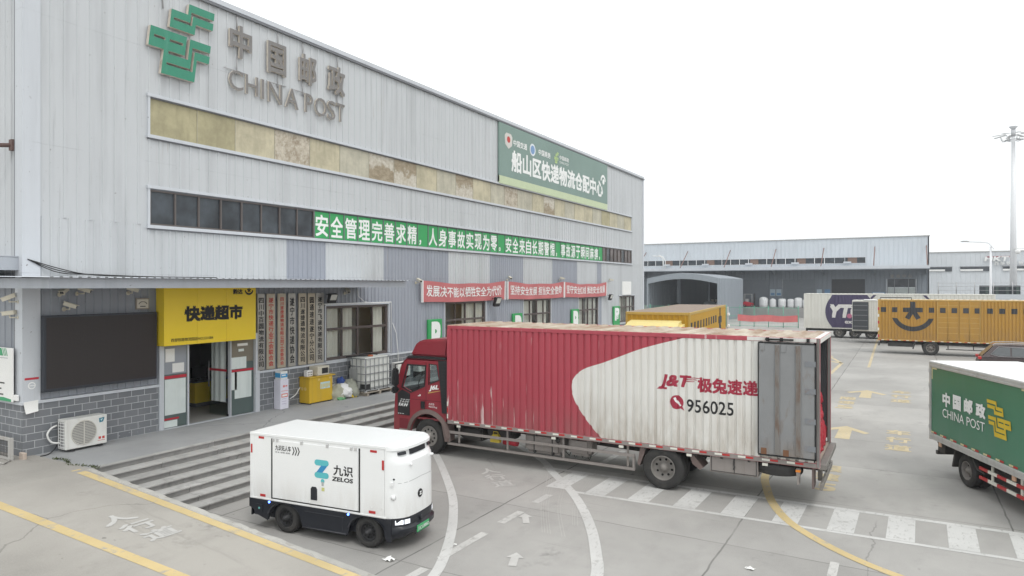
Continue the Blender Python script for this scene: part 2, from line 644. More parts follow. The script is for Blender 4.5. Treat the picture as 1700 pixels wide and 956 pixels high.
m_clad = cladding('pale_grey_cladding', (0.53, 0.548, 0.566), .55)
m_blue = cladding('blue_grey_cladding', (0.325, 0.345, 0.395), 0.45)
m_dclad = cladding('slate_and_shade_cladding', (0.30, 0.32, 0.355))  # also carries the canopy's shade on the entrance wall as colour
m_trim = cladding('grey_trim_metal', (0.56, 0.585, 0.62), 0.25)
m_fascia = cladding('fascia_metal', (0.40, 0.425, 0.465), 0.4)
m_dtrim = mat('dark_trim_metal', (0.16, 0.165, 0.18), 0.5)
m_roofm = mat('roof_sheet', (0.38, 0.38, 0.37), 0.7, streak=0.4)
m_black = mat('black_plastic', (0.02, 0.02, 0.022), 0.5, var=0.2)
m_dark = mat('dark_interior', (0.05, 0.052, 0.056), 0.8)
m_white = mat('white_paint', (0.8, 0.8, 0.79), 0.45, var=0.04)
m_paper = mat('white_paper', (0.78, 0.78, 0.76), 0.9, var=0.05)
m_steel = mat('steel', (0.42, 0.42, 0.43), 0.4, 0.6, streak=0.2)
m_galv = mat('galvanised_steel', (0.5, 0.51, 0.52), 0.5, 0.3)
m_red = mat('red_film', (0.5, 0.03, 0.05), 0.5)
m_green = mat('green_film', (0.035, 0.33, 0.10), 0.5, var=0.08)
m_ink = mat('black_ink', (0.015, 0.015, 0.016), 0.6, var=0.1)
m_wink = mat('white_ink', (0.82, 0.83, 0.82), 0.6, var=0.03)
m_rink = mat('red_ink', (0.5, 0.05, 0.04), 0.6)
m_beige = mat('beige_plastic', (0.62, 0.58, 0.48), 0.5)
m_glass = glass('clear_glass', (.93, .95, .94))
m_wood = mat('weathered_wood', (0.33, 0.29, 0.24), 0.8, streak=0.5, sscale=(3, 30, 3))
m_orange = mat('orange_lens', (0.8, 0.25, 0.03), 0.3)

def dark_glass(name, c):
    m = Mt(name)
    m.col(m.mix(m.ramp(m.noise(sc=1.1, detail=4), 0.35, 0.68), sc3(c, 0.6), sc3(c, 1.6)))
    m.set(0.16, 0, 0.35)
    return m.m
m_pane = dark_glass('dusty_dark_glass', (0.045, 0.053, 0.062))
m_pane2 = dark_glass('brown_film_glass', (0.09, 0.07, 0.065))

# ------------------------------------------------------------------ ground, ramp, platform, steps
g = MB(); g.face([(-900, -300, 0), (900, -300, 0), (900, 1500, 0), (-900, 1500, 0)])
struct(g, 'yard_ground', m_yard)

RX0, RX1, RH = -15.5, -7.4, 0.98
def rz_(x):
    return RH if x < RX0 else max(0.0, RH * (RX1 - x) / (RX1 - RX0))
def ry(x):                       # the far edge of the ramp
    return 8.39 + (x - RX0) * 0.068
g = MB()
xs = [-60, -18, RX0] + [RX0 + (RX1 - RX0) * i / 8 for i in range(1, 9)]
for a, b in zip(xs, xs[1:]):
    ya, yb = (ry(a) if a >= RX0 else 8.39), (ry(b) if b >= RX0 else 8.39)
    za, zb = rz_(a) + 0.012, rz_(b) + 0.012
    g.face([(a, -60, za), (b, -60, zb), (b, yb, zb), (a, ya, za)])
    g.face([(a, ya, za), (b, yb, zb), (b, yb, -0.1), (a, ya, -0.1)])
struct(g, 'entrance_ramp', m_ramp)
# crumbling pale kerb along the ramp's edge
g = MB()
xs = [RX0 + 0.05 + (RX1 - RX0) * i / 60 for i in range(61)]
rr = random.Random(3)
wv = [(0.05 + 0.07 * rr.random(), 0.006 + 0.022 * rr.random()) for _ in xs]
for i in range(60):
    a, b = xs[i], xs[i + 1]
    (wa, ha), (wb, hb) = wv[i], wv[i + 1]
    A = [(a, ry(a) + 0.03, rz_(a) - 0.05), (a, ry(a) + 0.025, rz_(a) + ha), (a, ry(a) - wa, rz_(a) + ha + 0.006), (a, ry(a) - wa - 0.02, rz_(a) + 0.006)]
    B = [(b, ry(b) + 0.03, rz_(b) - 0.05), (b, ry(b) + 0.025, rz_(b) + hb), (b, ry(b) - wb, rz_(b) + hb + 0.006), (b, ry(b) - wb - 0.02, rz_(b) + 0.006)]
    for k in range(3):
        g.face([A[k], B[k], B[k + 1], A[k + 1]])
struct(g, 'ramp_kerb', m_kerb)

g = MB()                          # platform in front of the doors
g.box(-17.9, RX0, 8.39, 30, 0.84, RH)
struct(g, 'entrance_platform', m_slab)

st = thing('stone_steps', 'flight of grey stone steps leading from the yard up to the shop entrance', 'steps', (-14.5, 14, 0))
NR, RI, TR = 7, 0.14, 0.345
gt, gr = MB(), MB()
rr = random.Random(5)
for k in range(NR):
    zt = RH - k * RI
    xf = RX0 + k * TR             # riser face of this level
    y0 = 8.3
    y = y0
    while y < 30:                 # blocks with fine joints
        L = min(1.5 + rr.random() * 0.12, 30 - y)
        dz = rr.uniform(-0.004, 0.004)
        gr.box(xf - 0.12, xf + rr.uniform(-0.004, 0.006), y + 0.006, y + L - 0.006, zt - RI + 0.001, zt - 0.032)
        gt.box(xf - TR - (0.1 if k else -0.25), xf + 0.034, y + 0.004, y + L - 0.004, zt - 0.032, zt + dz * (1 if k else 0.4) + 0.004)
        y += L
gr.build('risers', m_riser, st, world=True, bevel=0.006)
gt.build('treads', m_tread, st, world=True, bevel=0.006)
gb = MB()
for k in range(NR):
    gb.box(RX0 + k * TR - TR - 0.3, RX0 + k * TR - 0.012, 8.42, 29.98, 0.0, RH - k * RI - 0.036)
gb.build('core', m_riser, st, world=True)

# ------------------------------------------------------------------ painted markings
def strip(mb, L, Rr, z=0.004):
    for i in range(len(L) - 1):
        mb.face([(*L[i], z), (*Rr[i], z), (*Rr[i + 1], z), (*L[i + 1], z)])

def band(mb, pts, w, z=0.004):
    P = [Vector(p) for p in pts]
    L, Q = [], []
    for i, p in enumerate(P):
        d = (P[min(i + 1, len(P) - 1)] - P[max(i - 1, 0)]).normalized()
        n = Vector((-d.y, d.x))
        L.append(tuple(p + n * w / 2)); Q.append(tuple(p - n * w / 2))
    strip(mb, L, Q, z)

g = MB()
band(g, [(-8.6, 16.72), (14, 17.35)], 0.16)
band(g, [(-6.95, 15.10), (14, 15.75)], 0.13)
for k in range(-1, 15):
    x = -6.42 + 1.06 * k
    yb, yt = 15.10 + (x + 6.95) * 0.031 + 0.07, 16.72 + (x + 8.6) * 0.028 - 0.09
    g.face([(x - 0.25, yb, 0.004), (x + 0.25, yb + 0.015, 0.004), (x + 0.28, yt, 0.004), (x - 0.22, yt, 0.004)])
struct(g, 'crosswalk_marking', m_wpaint)
g = MB()
band(g, smooth_path([(-13.1, 17.5), (-11.72, 16.1), (-10.43, 14.68), (-9.25, 13.3), (-8.4, 12.1), (-7.8, 11.13), (-7.3, 10.2), (-7.0, 9.45), (-6.75, 8.3), (-6.7, 6.0)]), 0.2, 0.006)
band(g, smooth_path([(-11.0, 19.0), (-9.07, 17.47), (-8.11, 16.35), (-7.02, 15.12), (-6.22, 14.03), (-5.53, 12.91), (-4.96, 11.79), (-4.58, 10.92), (-4.2, 9.5), (-4.0, 7.0)]), 0.22, 0.006)
struct(g, 'walkway_edge_lines', m_wpaint)
g = MB()
band(g, smooth_path([(-3.3, 23), (-3.22, 20.5), (-3.15, 18.85), (-2.92, 17.7), (-2.61, 16.59), (-2.15, 15.53), (-1.58, 14.75), (-0.87, 14.03), (-0.1, 13.5), (1.2, 12.9), (3, 12.5)]), 0.2, 0.008)
struct(g, 'yellow_curve_line', m_ypaint)
# ramp lines follow the slope
g = MB()
def ramp_band(x0, y0, x1, y1, w):
    n = 24
    for i in range(n):
        a, b = x0 + (x1 - x0) * i / n, x0 + (x1 - x0) * (i + 1) / n
        ya, yb = y0 + (y1 - y0) * i / n, y0 + (y1 - y0) * (i + 1) / n
        g.face([(a, ya - w / 2, rz_(a) + 0.017), (b, yb - w / 2, rz_(b) + 0.017), (b, yb + w / 2, rz_(b) + 0.017), (a, ya + w / 2, rz_(a) + 0.017)])
ramp_band(-15.6, 8.14, -7.5, 8.70, 0.19)
ramp_band(-17.3, 6.0, -7.5, 7.15, 0.2)
struct(g, 'ramp_yellow_lines', m_ypaint)
g = MB()
sl_ = RH / (RX1 - RX0)
uu = Vector((0, 1, 0)); vv = Vector((-1, 0, sl_)).normalized()
for i, ch in enumerate('人行道'):
    x = -12.48 + i * 0.52
    put_text(g, ch, (x, 7.05 + i * 0.09, rz_(x) + 0.018), uu, vv, 0.62, 0.42, offset=0.025)
struct(g, 'ramp_lettering', m_wtext)
g = MB()
up = Vector((-0.745, 0.667, 0)); ri = Vector((0.667, 0.745, 0))
for i, ch in enumerate('人行道'):
    p = Vector((-9.62, 15.35, 0.004)) - up * (i * 0.62) - ri * 0.1
    put_text(g, ch, p, ri, up, 0.55, 0.52, offset=0.02)
struct(g, 'walkway_lettering', m_wtext)
def arrow(mb, x, y, ang, L, w, z=0.004):
    d = Vector((math.cos(ang), math.sin(ang), 0)); n = Vector((-d.y, d.x, 0)); o = Vector((x, y, z))
    mb.face([o + n * w * .22, o - n * w * .22, o + d * L * .6 - n * w * .22, o + d * L * .6 + n * w * .22])
    mb.face([o + d * L * .6 + n * w * .5, o + d * L * .6 - n * w * .5, o + d * L])
g = MB()
arrow(g, -6.88, 12.6, R(122), 0.62, 0.32, .0075)
arrow(g, -6.05, 10.55, R(112), 0.62, 0.34, .0075)
struct(g, 'walkway_arrows', m_wtext)
g = MB()
for y0, y1 in ((9.0, 9.7), (10.2, 11.7), (12.35, 13.2), (13.9, 14.6), (17.9, 19.6)):
    g.face([(-7.45, y0, 0.004), (-7.27, y0, 0.004), (-7.25, y1, 0.004), (-7.43, y1, 0.004)])
for y0, y1 in ((11.2, 12.3), (12.9, 13.6)):
    g.face([(-1.15, y0, 0.004), (-1.0, y0, 0.004), (-1.0, y1, 0.004), (-1.15, y1, 0.004)])
for x0, y0, x1, y1 in ((-9.5, 19.0, -9.0, 19.8), (-5.3, 18.0, -4.75, 19.9)):
    band(g, [(x0, y0), (x1, y1)], 0.16)
struct(g, 'worn_dashes', m_wfaint)
g = MB()
for i, (ch, y) in enumerate((('限', 20.15), ('速', 19.2), ('5', 18.2))):
    put_text(g, ch, (-2.05 if i < 2 else -1.9, y, 0.004), (1, 0.04, 0), (0, 1, 0), 0.62 if i < 2 else 0.46, 0.72, offset=0.03)
for x, y, k in ((-1.75, 24.7, 1.0), (-1.5, 34.2, 1.1), (-4.4, 47, 1.4)):
    g.face([(x - .22 * k, y, .004), (x + .22 * k, y, .004), (x + .2 * k, y + 1.6 * k, .004), (x - .2 * k, y + 1.6 * k, .004)])
    g.face([(x - .2 * k, y + 1.6 * k, .004), (x + .2 * k, y + 1.6 * k, .004), (x + .62 * k, y + 1.1 * k, .004), (x + .75 * k, y + 1.35 * k, .004), (x, y + 2.3 * k, .004), (x - .75 * k, y + 1.35 * k, .004), (x - .62 * k, y + 1.1 * k, .004)])
for x, y, k in ((-0.15, 26.2, 1.0), (-0.1, 36.3, 1.1)):
    for i, ch in enumerate('车行道'):
        put_text(g, ch, (x - .36 * k, y - i * 1.25 * k, .004), (1, 0.03, 0), (0, 1, 0), .72 * k, .85 * k, offset=.03)
for i, ch in enumerate('限速5'):
    put_text(g, ch, (-2.45, 33.2 - i * 1.2, .004), (1, 0.03, 0), (0, 1, 0), .66, .85, offset=.03)
struct(g, 'yellow_lane_lettering', m_ytext)
g = MB()
band(g, [(-4.6, 53.2), (-3.45, 48.7), (-3.6, 42.5)], 0.2)
band(g, [(-2.1, 73), (-1.85, 47)], 0.16)
band(g, [(-7.5, 60), (-4.3, 53)], 0.15)
struct(g, 'yellow_bay_lines', m_yfaint)

# faint tyre traces where trucks turn
g = MB()
for k, off in enumerate((0, .035, .075, .11, .26, .30)):
    band(g, smooth_path([(-8.5 + off * 2, 16.9), (-7.75 + off * 1.7, 15.2), (-7.15 + off * 1.6, 13.8), (-6.35 + off * 1.7, 12.3)]), 0.013, 0.0025)
for off in (0, .03, .07):
    band(g, smooth_path([(-7.3 + off * 2, 17.2), (-6.95 + off * 1.7, 15.9), (-6.6 + off * 1.6, 14.4), (-6.0 + off * 1.7, 13.0)]), 0.012, 0.0025)
struct(g, 'tyre_traces', concrete('traced_concrete', CON, False, 1.13))

# ================================================================== the depot
FX = -17.9                         # facade plane, its sheet facing +x
Y0, Y1, ZT = 8.2, 52.12, 13.55
NX, NZ, NY = Vector((1, 0, 0)), Vector((0, 0, 1)), Vector((0, 1, 0))
dep = thing('depot_building', 'big grey corrugated logistics hall with a long facade and a canopied shop entrance', 'building', (-30, 30, 0))

DOOR = (11.62, 14.75, 0.98, 3.45)
WINS = [(17.81, 21.22, 2.28, 4.28), (25.1, 28.57, 2.28, 4.25), (32.4, 35.75, 2.28, 4.25), (39.62, 42.9, 2.28, 4.25), (46.7, 50.05, 2.28, 4.25)]
BANDS = [(11.26, 49.36, 6.66, 7.66), (11.26, 49.36, 9.13, 10.17)]
BAYS = [16.05, 17.81, 20.96, 25.38, 28.96, 32.38, 35.96, 39.46, 42.7, 43.42]
PROF = corr(Y0, Y1, 0.31, 0.235, 0.012, 0.022)
PROF2 = corr(Y0, Y1, 0.205, 0.14, 0.015, 0.026)
fm = lambda u, d, v: (FX + d, u, v)
w = MB()
def wall_band(z0, z1, holes, mfun, prof):
    cuts = sorted({Y0, Y1} | {h for a, b in holes for h in (a, b)} | set(mfun[1]))
    for a, b in zip(cuts, cuts[1:]):
        mid = (a + b) / 2
        if any(h0 < mid < h1 for h0, h1 in holes):
            continue
        sheet(w, pclip(prof, a, b), z0, z1, fm, mfun[0](mid))
def bay(y):
    i = sum(1 for b in BAYS if y > b)
    return 1 if i % 2 == 1 else 0
wall_band(10.17, ZT, [], (lambda y: 0, []), PROF)
wall_band(9.13, 10.17, [(11.26, 49.36)], (lambda y: 0, []), PROF)
wall_band(7.66, 9.13, [], (lambda y: 0, []), PROF)
wall_band(6.66, 7.66, [(11.26, 49.36)], (lambda y: 0, []), PROF)
wall_band(4.95, 6.66, [], (bay, BAYS), PROF2)
low = lambda y: 2 if y < 19.5 else (1 if y < 43.5 else 0)  # wall under the canopy takes a darker colour for its shade
wall_band(4.28, 4.95, [], (low, [19.5, 43.5]), PROF2)
wall_band(3.45, 4.28, [(a, b) for a, b, _, _ in WINS], (low, [19.5, 43.5]), PROF2)
wall_band(2.28, 3.45, [(a, b) for a, b, _, _ in WINS] + [DOOR[:2]], (low, [19.5, 43.5]), PROF2)
w.build('wall', [m_clad, m_blue, m_dclad], dep, world=True, normals=False)

w = MB()
PE = corr(-60, FX, 0.31, 0.235, 0.012, 0.022)
fe = lambda u, d, v: (u, Y0 - d, v)
sheet(w, PE, 2.2, 5.3, fe, 1)
sheet(w, PE, 5.3, ZT, fe, 0)
w.build('end_wall', [m_clad, m_dclad], dep, world=True, normals=False)

w = MB()
w.box(FX - 0.2, FX + 0.045, Y0 - 0.05, DOOR[0] - 0.1, 0.5, 2.2)
w.box(FX - 0.2, FX + 0.045, DOOR[1] + 0.1, Y1, 0.0, 2.2)
w.box(FX - 0.2, FX + 0.075, Y0 - 0.08, DOOR[0] - 0.1, 2.2, 2.27, 2)
w.box(FX - 0.2, FX + 0.075, DOOR[1] + 0.1, Y1, 2.2, 2.27, 2)
b = w.build('block_base', [m_brick, m_brick2, m_trim], dep, world=True)
w = MB()
w.box(-60, FX + 0.04, Y0 - 0.055, Y0 + 0.2, 0.5, 2.195)
w.box(-60, FX + 0.07, Y0 - 0.085, Y0 + 0.1, 2.2, 2.268, 1)
w.build('end_base', [m_brick2, m_trim], dep, world=True)

w = MB()                          # back walls and roof
w.box(-60, -59.8, Y0, Y1, 0, ZT)
w.box(-60, FX - 0.05, Y1 - 0.2, Y1 - 0.01, 0, ZT)
w.build('rear_wall', m_clad, dep, world=True)
w = MB()
w.box(-60, FX - 0.02, Y0 + 0.05, Y1 - 0.05, ZT - 0.35, ZT - 0.12, 0)
w.build('roof', m_roofm, dep, world=True)
w = MB()
w.box(FX - 0.3, FX + 0.07, Y0 - 0.06, Y1 + 0.05, ZT - 0.10, ZT + 0.05, 0)
w.box(FX + 0.028, FX + 0.10, Y0 - 0.08, Y1 + 0.06, ZT - 0.2, ZT - 0.13, 1)
w.box(-60, FX - 0.3, Y0 - 0.06, Y0 + 0.3, ZT - 0.10, ZT + 0.05, 0)
w.build('coping', [m_trim, m_dtrim], dep, world=True)
w = MB()
w.box(FX - 0.05, FX + 0.06, Y0 - 0.07, Y0 + 0.32, 2.27, ZT - 0.21)
w.box(FX - 0.3, FX + 0.035, Y0 - 0.06, Y0 - 0.03, 2.27, ZT - 0.21)
w.box(FX - 0.05, FX + 0.05, Y1 - 0.28, Y1 + 0.04, 0, ZT - 0.21)
w.build('corner_trim', m_trim, dep, world=True)
w = MB(); w.box(FX - 0.36, FX - 0.31, Y0 - 0.05, Y0 - 0.02, 2.27, ZT - 0.21)
w.build('corner_joint', m_dtrim, dep, world=True)
w = MB(); w.tube([(FX - 0.42, Y0 - .03, 8.33), (FX - 1.1, Y0 - 1.0, 8.25), (FX - 2.4, Y0 - 1.6, 8.2)], .05, 8); w.box(FX - .5, FX - .36, Y0 - .1, Y0 - .02, 8.2, 8.46)
w.build('tie_rod', mat('brown_rod', (.14, .09, .08), .7), dep, world=True)

# yellowed translucent strip
ys = [11.26, 12.73, 14.04, 15.57, 17.09, 18.56, 20.12, 21.63, 23.09, 24.55, 26.01, 27.48, 29.08, 30.44, 31.84, 33.5, 34.9, 36.3, 37.69, 39.1, 40.6, 42.0, 43.5, 45.0, 46.5, 47.9, 49.36]
def fibre(name, c, peel):
    m = Mt(name)
    v = m.mix(m.ramp(m.noise(sc=1.3, detail=6, rough=0.7), 0.36, 0.66), sc3(c, 1.12), sc3(c, 0.78))
    v = m.mix(m.ramp(m.noise(scale=(1, 5, .5), sc=1.6, detail=5), 0.5, 0.72, 0, .5), v, sc3(c, 0.66))
    v = m.mix(m.ramp(m.noise(scale=(1, 1, 2.2), sc=1.5, detail=9, rough=0.75), peel, peel + 0.05), v, (0.24, 0.19, 0.13))
    v = m.mix(m.ramp(m.noise(scale=(1, 2.5, 1), sc=2.5, detail=8, rough=0.8), peel + 0.03, peel + 0.08, 0, 0.9), v, (0.60, 0.57, 0.50))
    m.col(v)
    m.set(0.6)
    return m.m
def bared(name, flip):
    """panel whose coating has come away: whitish backing and brown glue, parted by a ragged level"""
    m = Mt(name)
    z = m.xyz()[2]
    h = m.math('ADD', z, m.math('MULTIPLY', m.math('SUBTRACT', m.noise(sc=1.7, detail=8, rough=.7), .5), 1.5))
    f = m.ramp(h, 9.56, 9.72, 0, 1)
    wh = m.mix(m.ramp(m.noise(scale=(1, 2, 2), sc=4, detail=7, rough=.75), .42, .62), (.58, .55, .48), (.42, .37, .29))
    br = m.mix(m.ramp(m.noise(scale=(1, 1, 2), sc=5, detail=7, rough=.75), .4, .65), (.26, .21, .14), (.40, .34, .25))
    m.col(m.mix(f, wh, br) if flip else m.mix(f, br, wh))
    m.set(.7)
    return m.m
def mottled(name):
    m = Mt(name)
    n = m.noise(sc=3.2, detail=10, rough=.78)
    v = m.mix(m.ramp(n, .40, .60), (.55, .50, .41), (.30, .245, .18))
    m.col(m.mix(m.ramp(m.noise(sc=9, detail=6), .52, .66, 0, .7), v, (.58, .55, .47)))
    m.set(.7)
    return m.m
fib = [fibre('fibreglass_olive', (.40, .362, .225), .72), fibre('fibreglass_pale', (.50, .455, .325), .70), mottled('fibreglass_mottled'), bared('fibreglass_brown_foot', False), bared('fibreglass_brown_top', True), fibre('fibreglass_grey', (.47, .445, .355), .66)]
pick = [0, 0, 1, 2, 1, 5, 3, 4, 1, 5, 4, 1, 5, 2, 5, 1, 3, 1, 5, 1, 1, 5, 0, 1, 5, 1]
w = MB()
for i, (a, b) in enumerate(zip(ys, ys[1:])):
    w.box(FX - 0.05, FX - 0.02 + (0.008 if i % 2 else 0), a - 0.02, b + (0.01 if i % 2 else -0.02), 9.13, 10.17, pick[i])
fs_ = w.build('fibreglass_strip', fib, dep, world=True)
w = MB()
for a in ys[1:-1]:
    w.box(FX - 0.03, FX - 0.008, a - 0.012, a + 0.008, 9.13, 10.17)
w.build('panel_joint', mat('panel_joint', (.33, .31, .25), .7, var=.3), fs_, world=True)
def band_frame(mb, y0, y1, z0, z1):
    mb.box(FX - 0.06, FX + 0.05, y0 - 0.06, y0, z0 - 0.07, z1 + 0.07, 0)
    mb.box(FX - 0.06, FX + 0.05, y1, y1 + 0.06, z0 - 0.07, z1 + 0.07, 0)
    mb.box(FX - 0.06, FX + 0.075, y0 - 0.09, y1 + 0.09, z1 + 0.0, z1 + 0.085, 0)
    mb.box(FX - 0.06, FX + 0.085, y0 - 0.09, y1 + 0.09, z0 - 0.09, z0, 0)
    mb.box(FX - 0.04, FX + 0.04, y0, y1, z1 - 0.035, z1 - 0.001, 1)
    mb.box(FX - 0.04, FX + 0.05, y0 - 0.05, y1 + 0.05, z0 - 0.125, z0 - 0.091, 1)
w = MB()
for a, b, c, d in BANDS:
    band_frame(w, a, b, c, d)
w.build('band_frame', [m_trim, m_dtrim], dep, world=True)

# ribbon windows
def ribbon(y0, y1, n, pm):
    f = MB()
    p = (y1 - y0) / n
    for i in range(n + 1):
        f.box(FX - 0.05, FX + 0.03, y0 + i * p - 0.025, y0 + i * p + 0.025, 6.67, 7.62)
    f.box(FX - 0.05, FX + 0.028, y0, y1, 6.665, 6.71)
    f.box(FX - 0.05, FX + 0.028, y0, y1, 7.585, 7.625)
    o = f.build('ribbon_window', mat('window_frame_brown', (0.11, 0.095, 0.09), 0.5), dep, world=True)
    for i in range(n):
        q = MB()
        q.box(FX - 0.05, FX - 0.02, y0 + i * p + 0.02, y0 + (i + 1) * p - 0.02, 6.70, 7.60)
        q.build('pane', pm[i % len(pm)], o, world=True)
ribbon(11.27, 17.24, 8, [m_pane, m_pane, m_pane])
ribbon(43.65, 49.35, 8, [m_pane2, m_pane, m_pane2, m_pane2])
w = MB()
w.box(FX - 0.06, FX - 0.03, 17.24, 43.65, 6.67, 7.62)
w.build('window_backing', m_dtrim, dep, world=True)

# canopy over the entrance
w = MB()
w.box(-15.72, -15.70, 7.66, 19.58, 4.94, 5.17, 0)
w.box(FX + 0.03, -15.72, 7.66, 7.68, 4.94, 5.17, 0)
w.box(FX + 0.03, -15.72, 19.56, 19.58, 4.94, 5.17, 0)
cp = w.build('canopy', m_fascia, dep, world=True)
w = MB()
pr = corr(7.5, 19.75, 0.19, 0.10, 0.02, 0.016)
sheet(w, pr, FX + 0.02, -15.55, lambda u, d, v: (v, u, 5.185 + d + (FX - v) * 0.012 + 0.02))
sheet(w, pr, FX + 0.02, -15.55, lambda u, d, v: (v, u, 5.177 + d + (FX - v) * 0.012 + 0.02))
for y in [7.67 + 1.7 * i for i in range(8)]:
    w.box(FX + 0.03, -15.73, y, y + 0.06, 5.0, 5.14)
w.build('canopy_roof', m_trim, cp, world=True, normals=False)
w = MB()
w.box(FX + 0.03, -15.73, 7.69, 19.55, 4.965, 4.975)
w.build('canopy_soffit', m_dclad, cp, world=True)
w = MB()                           # canopy on the end wall, out of the picture to the left
w.box(-45, FX - 0.12, 7.25, 7.28, 5.36, 5.66, 0)
w.box(FX - 0.15, FX - 0.12, 7.28, Y0 - 0.03, 5.36, 5.66, 0)
w.box(-45, FX - 0.12, 7.2, Y0, 5.67, 5.69, 0)
w.box(-45, FX - 0.25, 7.6, 7.63, 5.02, 5.33, 1)
w.box(-45, FX - 0.25, 7.63, Y0 - 0.03, 5.02, 5.05, 1)
w.build('side_canopy', [m_fascia, m_trim], dep, world=True)
w = MB()
for k in range(3):
    w.tube(smooth_path([(FX + 0.07, 8.24, 5.62), (FX + 0.1, 8.9, 5.42 - 0.05 * k), (FX + 0.12, 9.6 + k * 0.1, 5.28), (FX + 0.3, 10.6 + k * .3, 5.24), (FX + 0.5, 13, 5.235)]), 0.012, 6)
w.build('wall_cable', m_ink, dep, world=True)
w = MB()                           # thin conduits beside the window and down the cladding
w.tube([(FX + 0.06, 17.6, 4.75), (FX + 0.06, 17.65, 4.34), (FX + 0.06, 21.35, 4.34), (FX + 0.06, 21.35, 2.3)], 0.022, 6)
w.tube([(FX + 0.07, 21.42, 3.5), (FX + 0.09, 21.62, 3.1), (FX + 0.09, 21.75, 2.3), (FX + 0.09, 21.75, 1.9)], 0.014, 6)
w.tube([(FX + 0.06, 19.4, 4.93), (FX + 0.06, 19.45, 4.6), (FX + 0.06, 19.75, 4.4), (FX + 0.06, 20.1, 4.34)], 0.014, 6)
w.build('conduit', m_white, dep, world=True)

# shop doorway
m_dark2 = mat('shop_wall', (0.24, 0.245, 0.25), 0.8)
w = MB()
yA, yB = DOOR[0] - 0.4, 17.2
w.box(-24.0, FX - 0.12, yA, yB, 0.9, 0.975, 1)
w.box(-24.0, FX - 0.12, yA, yB, 3.5, 3.55, 0)
w.box(-24.05, -24.0, yA, yB, 0.95, 3.5, 0)
w.box(-24.0, FX - 0.12, yA - 0.05, yA, 0.95, 3.5, 0)
w.box(-24.0, FX - 0.12, yB, yB + 0.05, 0.95, 3.5, 0)
w.build('shop_room', [m_dark2, mat('shop_floor', (0.42, 0.41, 0.39), 0.5)], dep, world=True)
w = MB()
for y0, y1 in ((DOOR[0] - 0.12, DOOR[0] + 0.02), (DOOR[1] - 0.02, DOOR[1] + 0.14)):
    w.box(FX - 0.14, FX + 0.09, y0, y1, RH, 3.5)
w.box(FX - 0.14, FX + 0.05, DOOR[0], DOOR[1], 3.38, 3.5)
w.box(FX - 0.1, FX + 0.03, 12.40, 12.45, RH, 3.4)
w.box(FX - 0.1, FX + 0.03, 13.84, 13.88, RH, 3.4)
w.box(FX - 0.1, FX + 0.06, DOOR[0], DOOR[1], RH - 0.01, RH + 0.012)
dr = w.build('door_frame', m_trim, dep, world=True, bevel=0.006)
m_smoke = glass('smoked_glass', (0.62, 0.68, 0.67))
m_sheetg = mat('pale_green_sheet', (0.68, 0.74, 0.72), 0.8, streak=0.25, scol=(0.4, 0.46, 0.45))
w = MB(); w.box(FX - 0.04, FX - 0.02, 11.65, 12.40, RH + 0.02, 3.38)
o = w.build('fixed_glass', m_smoke, dep, world=True)
w = MB()
w.box(FX - 0.019, FX - 0.0165, 11.66, 12.39, 2.5, 3.36, 2)
w.box(FX - 0.019, FX - 0.0165, 11.66, 12.39, RH + .03, 2.497, 4)  # added panel, its colour lightens glass left black by the dim room
w.box(FX - 0.015, FX - 0.01, 11.72, 12.36, 1.36, 2.36, 0)
w.box(FX - 0.015, FX - 0.008, 11.66, 12.39, 2.38, 2.46, 1)
w.box(FX - 0.015, FX - 0.009, 11.66, 12.15, 1.22, 1.27, 1)
w.box(FX - 0.015, FX - 0.01, 11.68, 12.1, RH + .03, 1.2, 0)
w.box(FX - 0.015, FX - 0.011, 11.74, 12.02, 2.85, 3.22, 3)
w.box(FX - 0.015, FX - 0.011, 11.95, 12.31, 2.54, 2.8, 3)
w.build('poster_sheet', [m_sheetg, m_red, m_dclad, m_paper, mat('greenish_glass_light', (.10, .135, .13), .3)], o, world=True)
w = MB(); w.box(FX - 0.04, FX - 0.02, 13.88, 14.73, RH + 0.02, 3.38)
o = w.build('fixed_glass', m_smoke, dep, world=True)
w = MB()
w.box(FX - 0.019, FX - 0.0165, 13.92, 14.72, 2.62, 3.36, 2)
w.box(FX - 0.019, FX - 0.0165, 13.92, 14.72, RH + .03, 2.617, 4)  # same added panel, brightening the dark glass by colour
w.box(FX - 0.015, FX - 0.01, 13.9, 14.45, 2.42, 2.78, 0)
w.box(FX - 0.015, FX - 0.01, 14.02, 14.64, 1.5, 2.32, 0)
w.box(FX - 0.015, FX - 0.01, 13.9, 14.1, 1.78, 2.32, 0)
w.box(FX - 0.015, FX - 0.007, 13.88, 14.72, 2.33, 2.40, 1)
w.box(FX - 0.015, FX - 0.01, 14.12, 14.5, 3.12, 3.2, 3)
w.box(FX - 0.015, FX - 0.01, 14.16, 14.36, 2.95, 3.03, 0)
w.build('poster_sheet', [m_sheetg, m_red, mat('brown_film', (0.20, 0.18, 0.14)), m_paper, mat('greenish_glass_light', (.10, .135, .13), .3)], o, world=True)
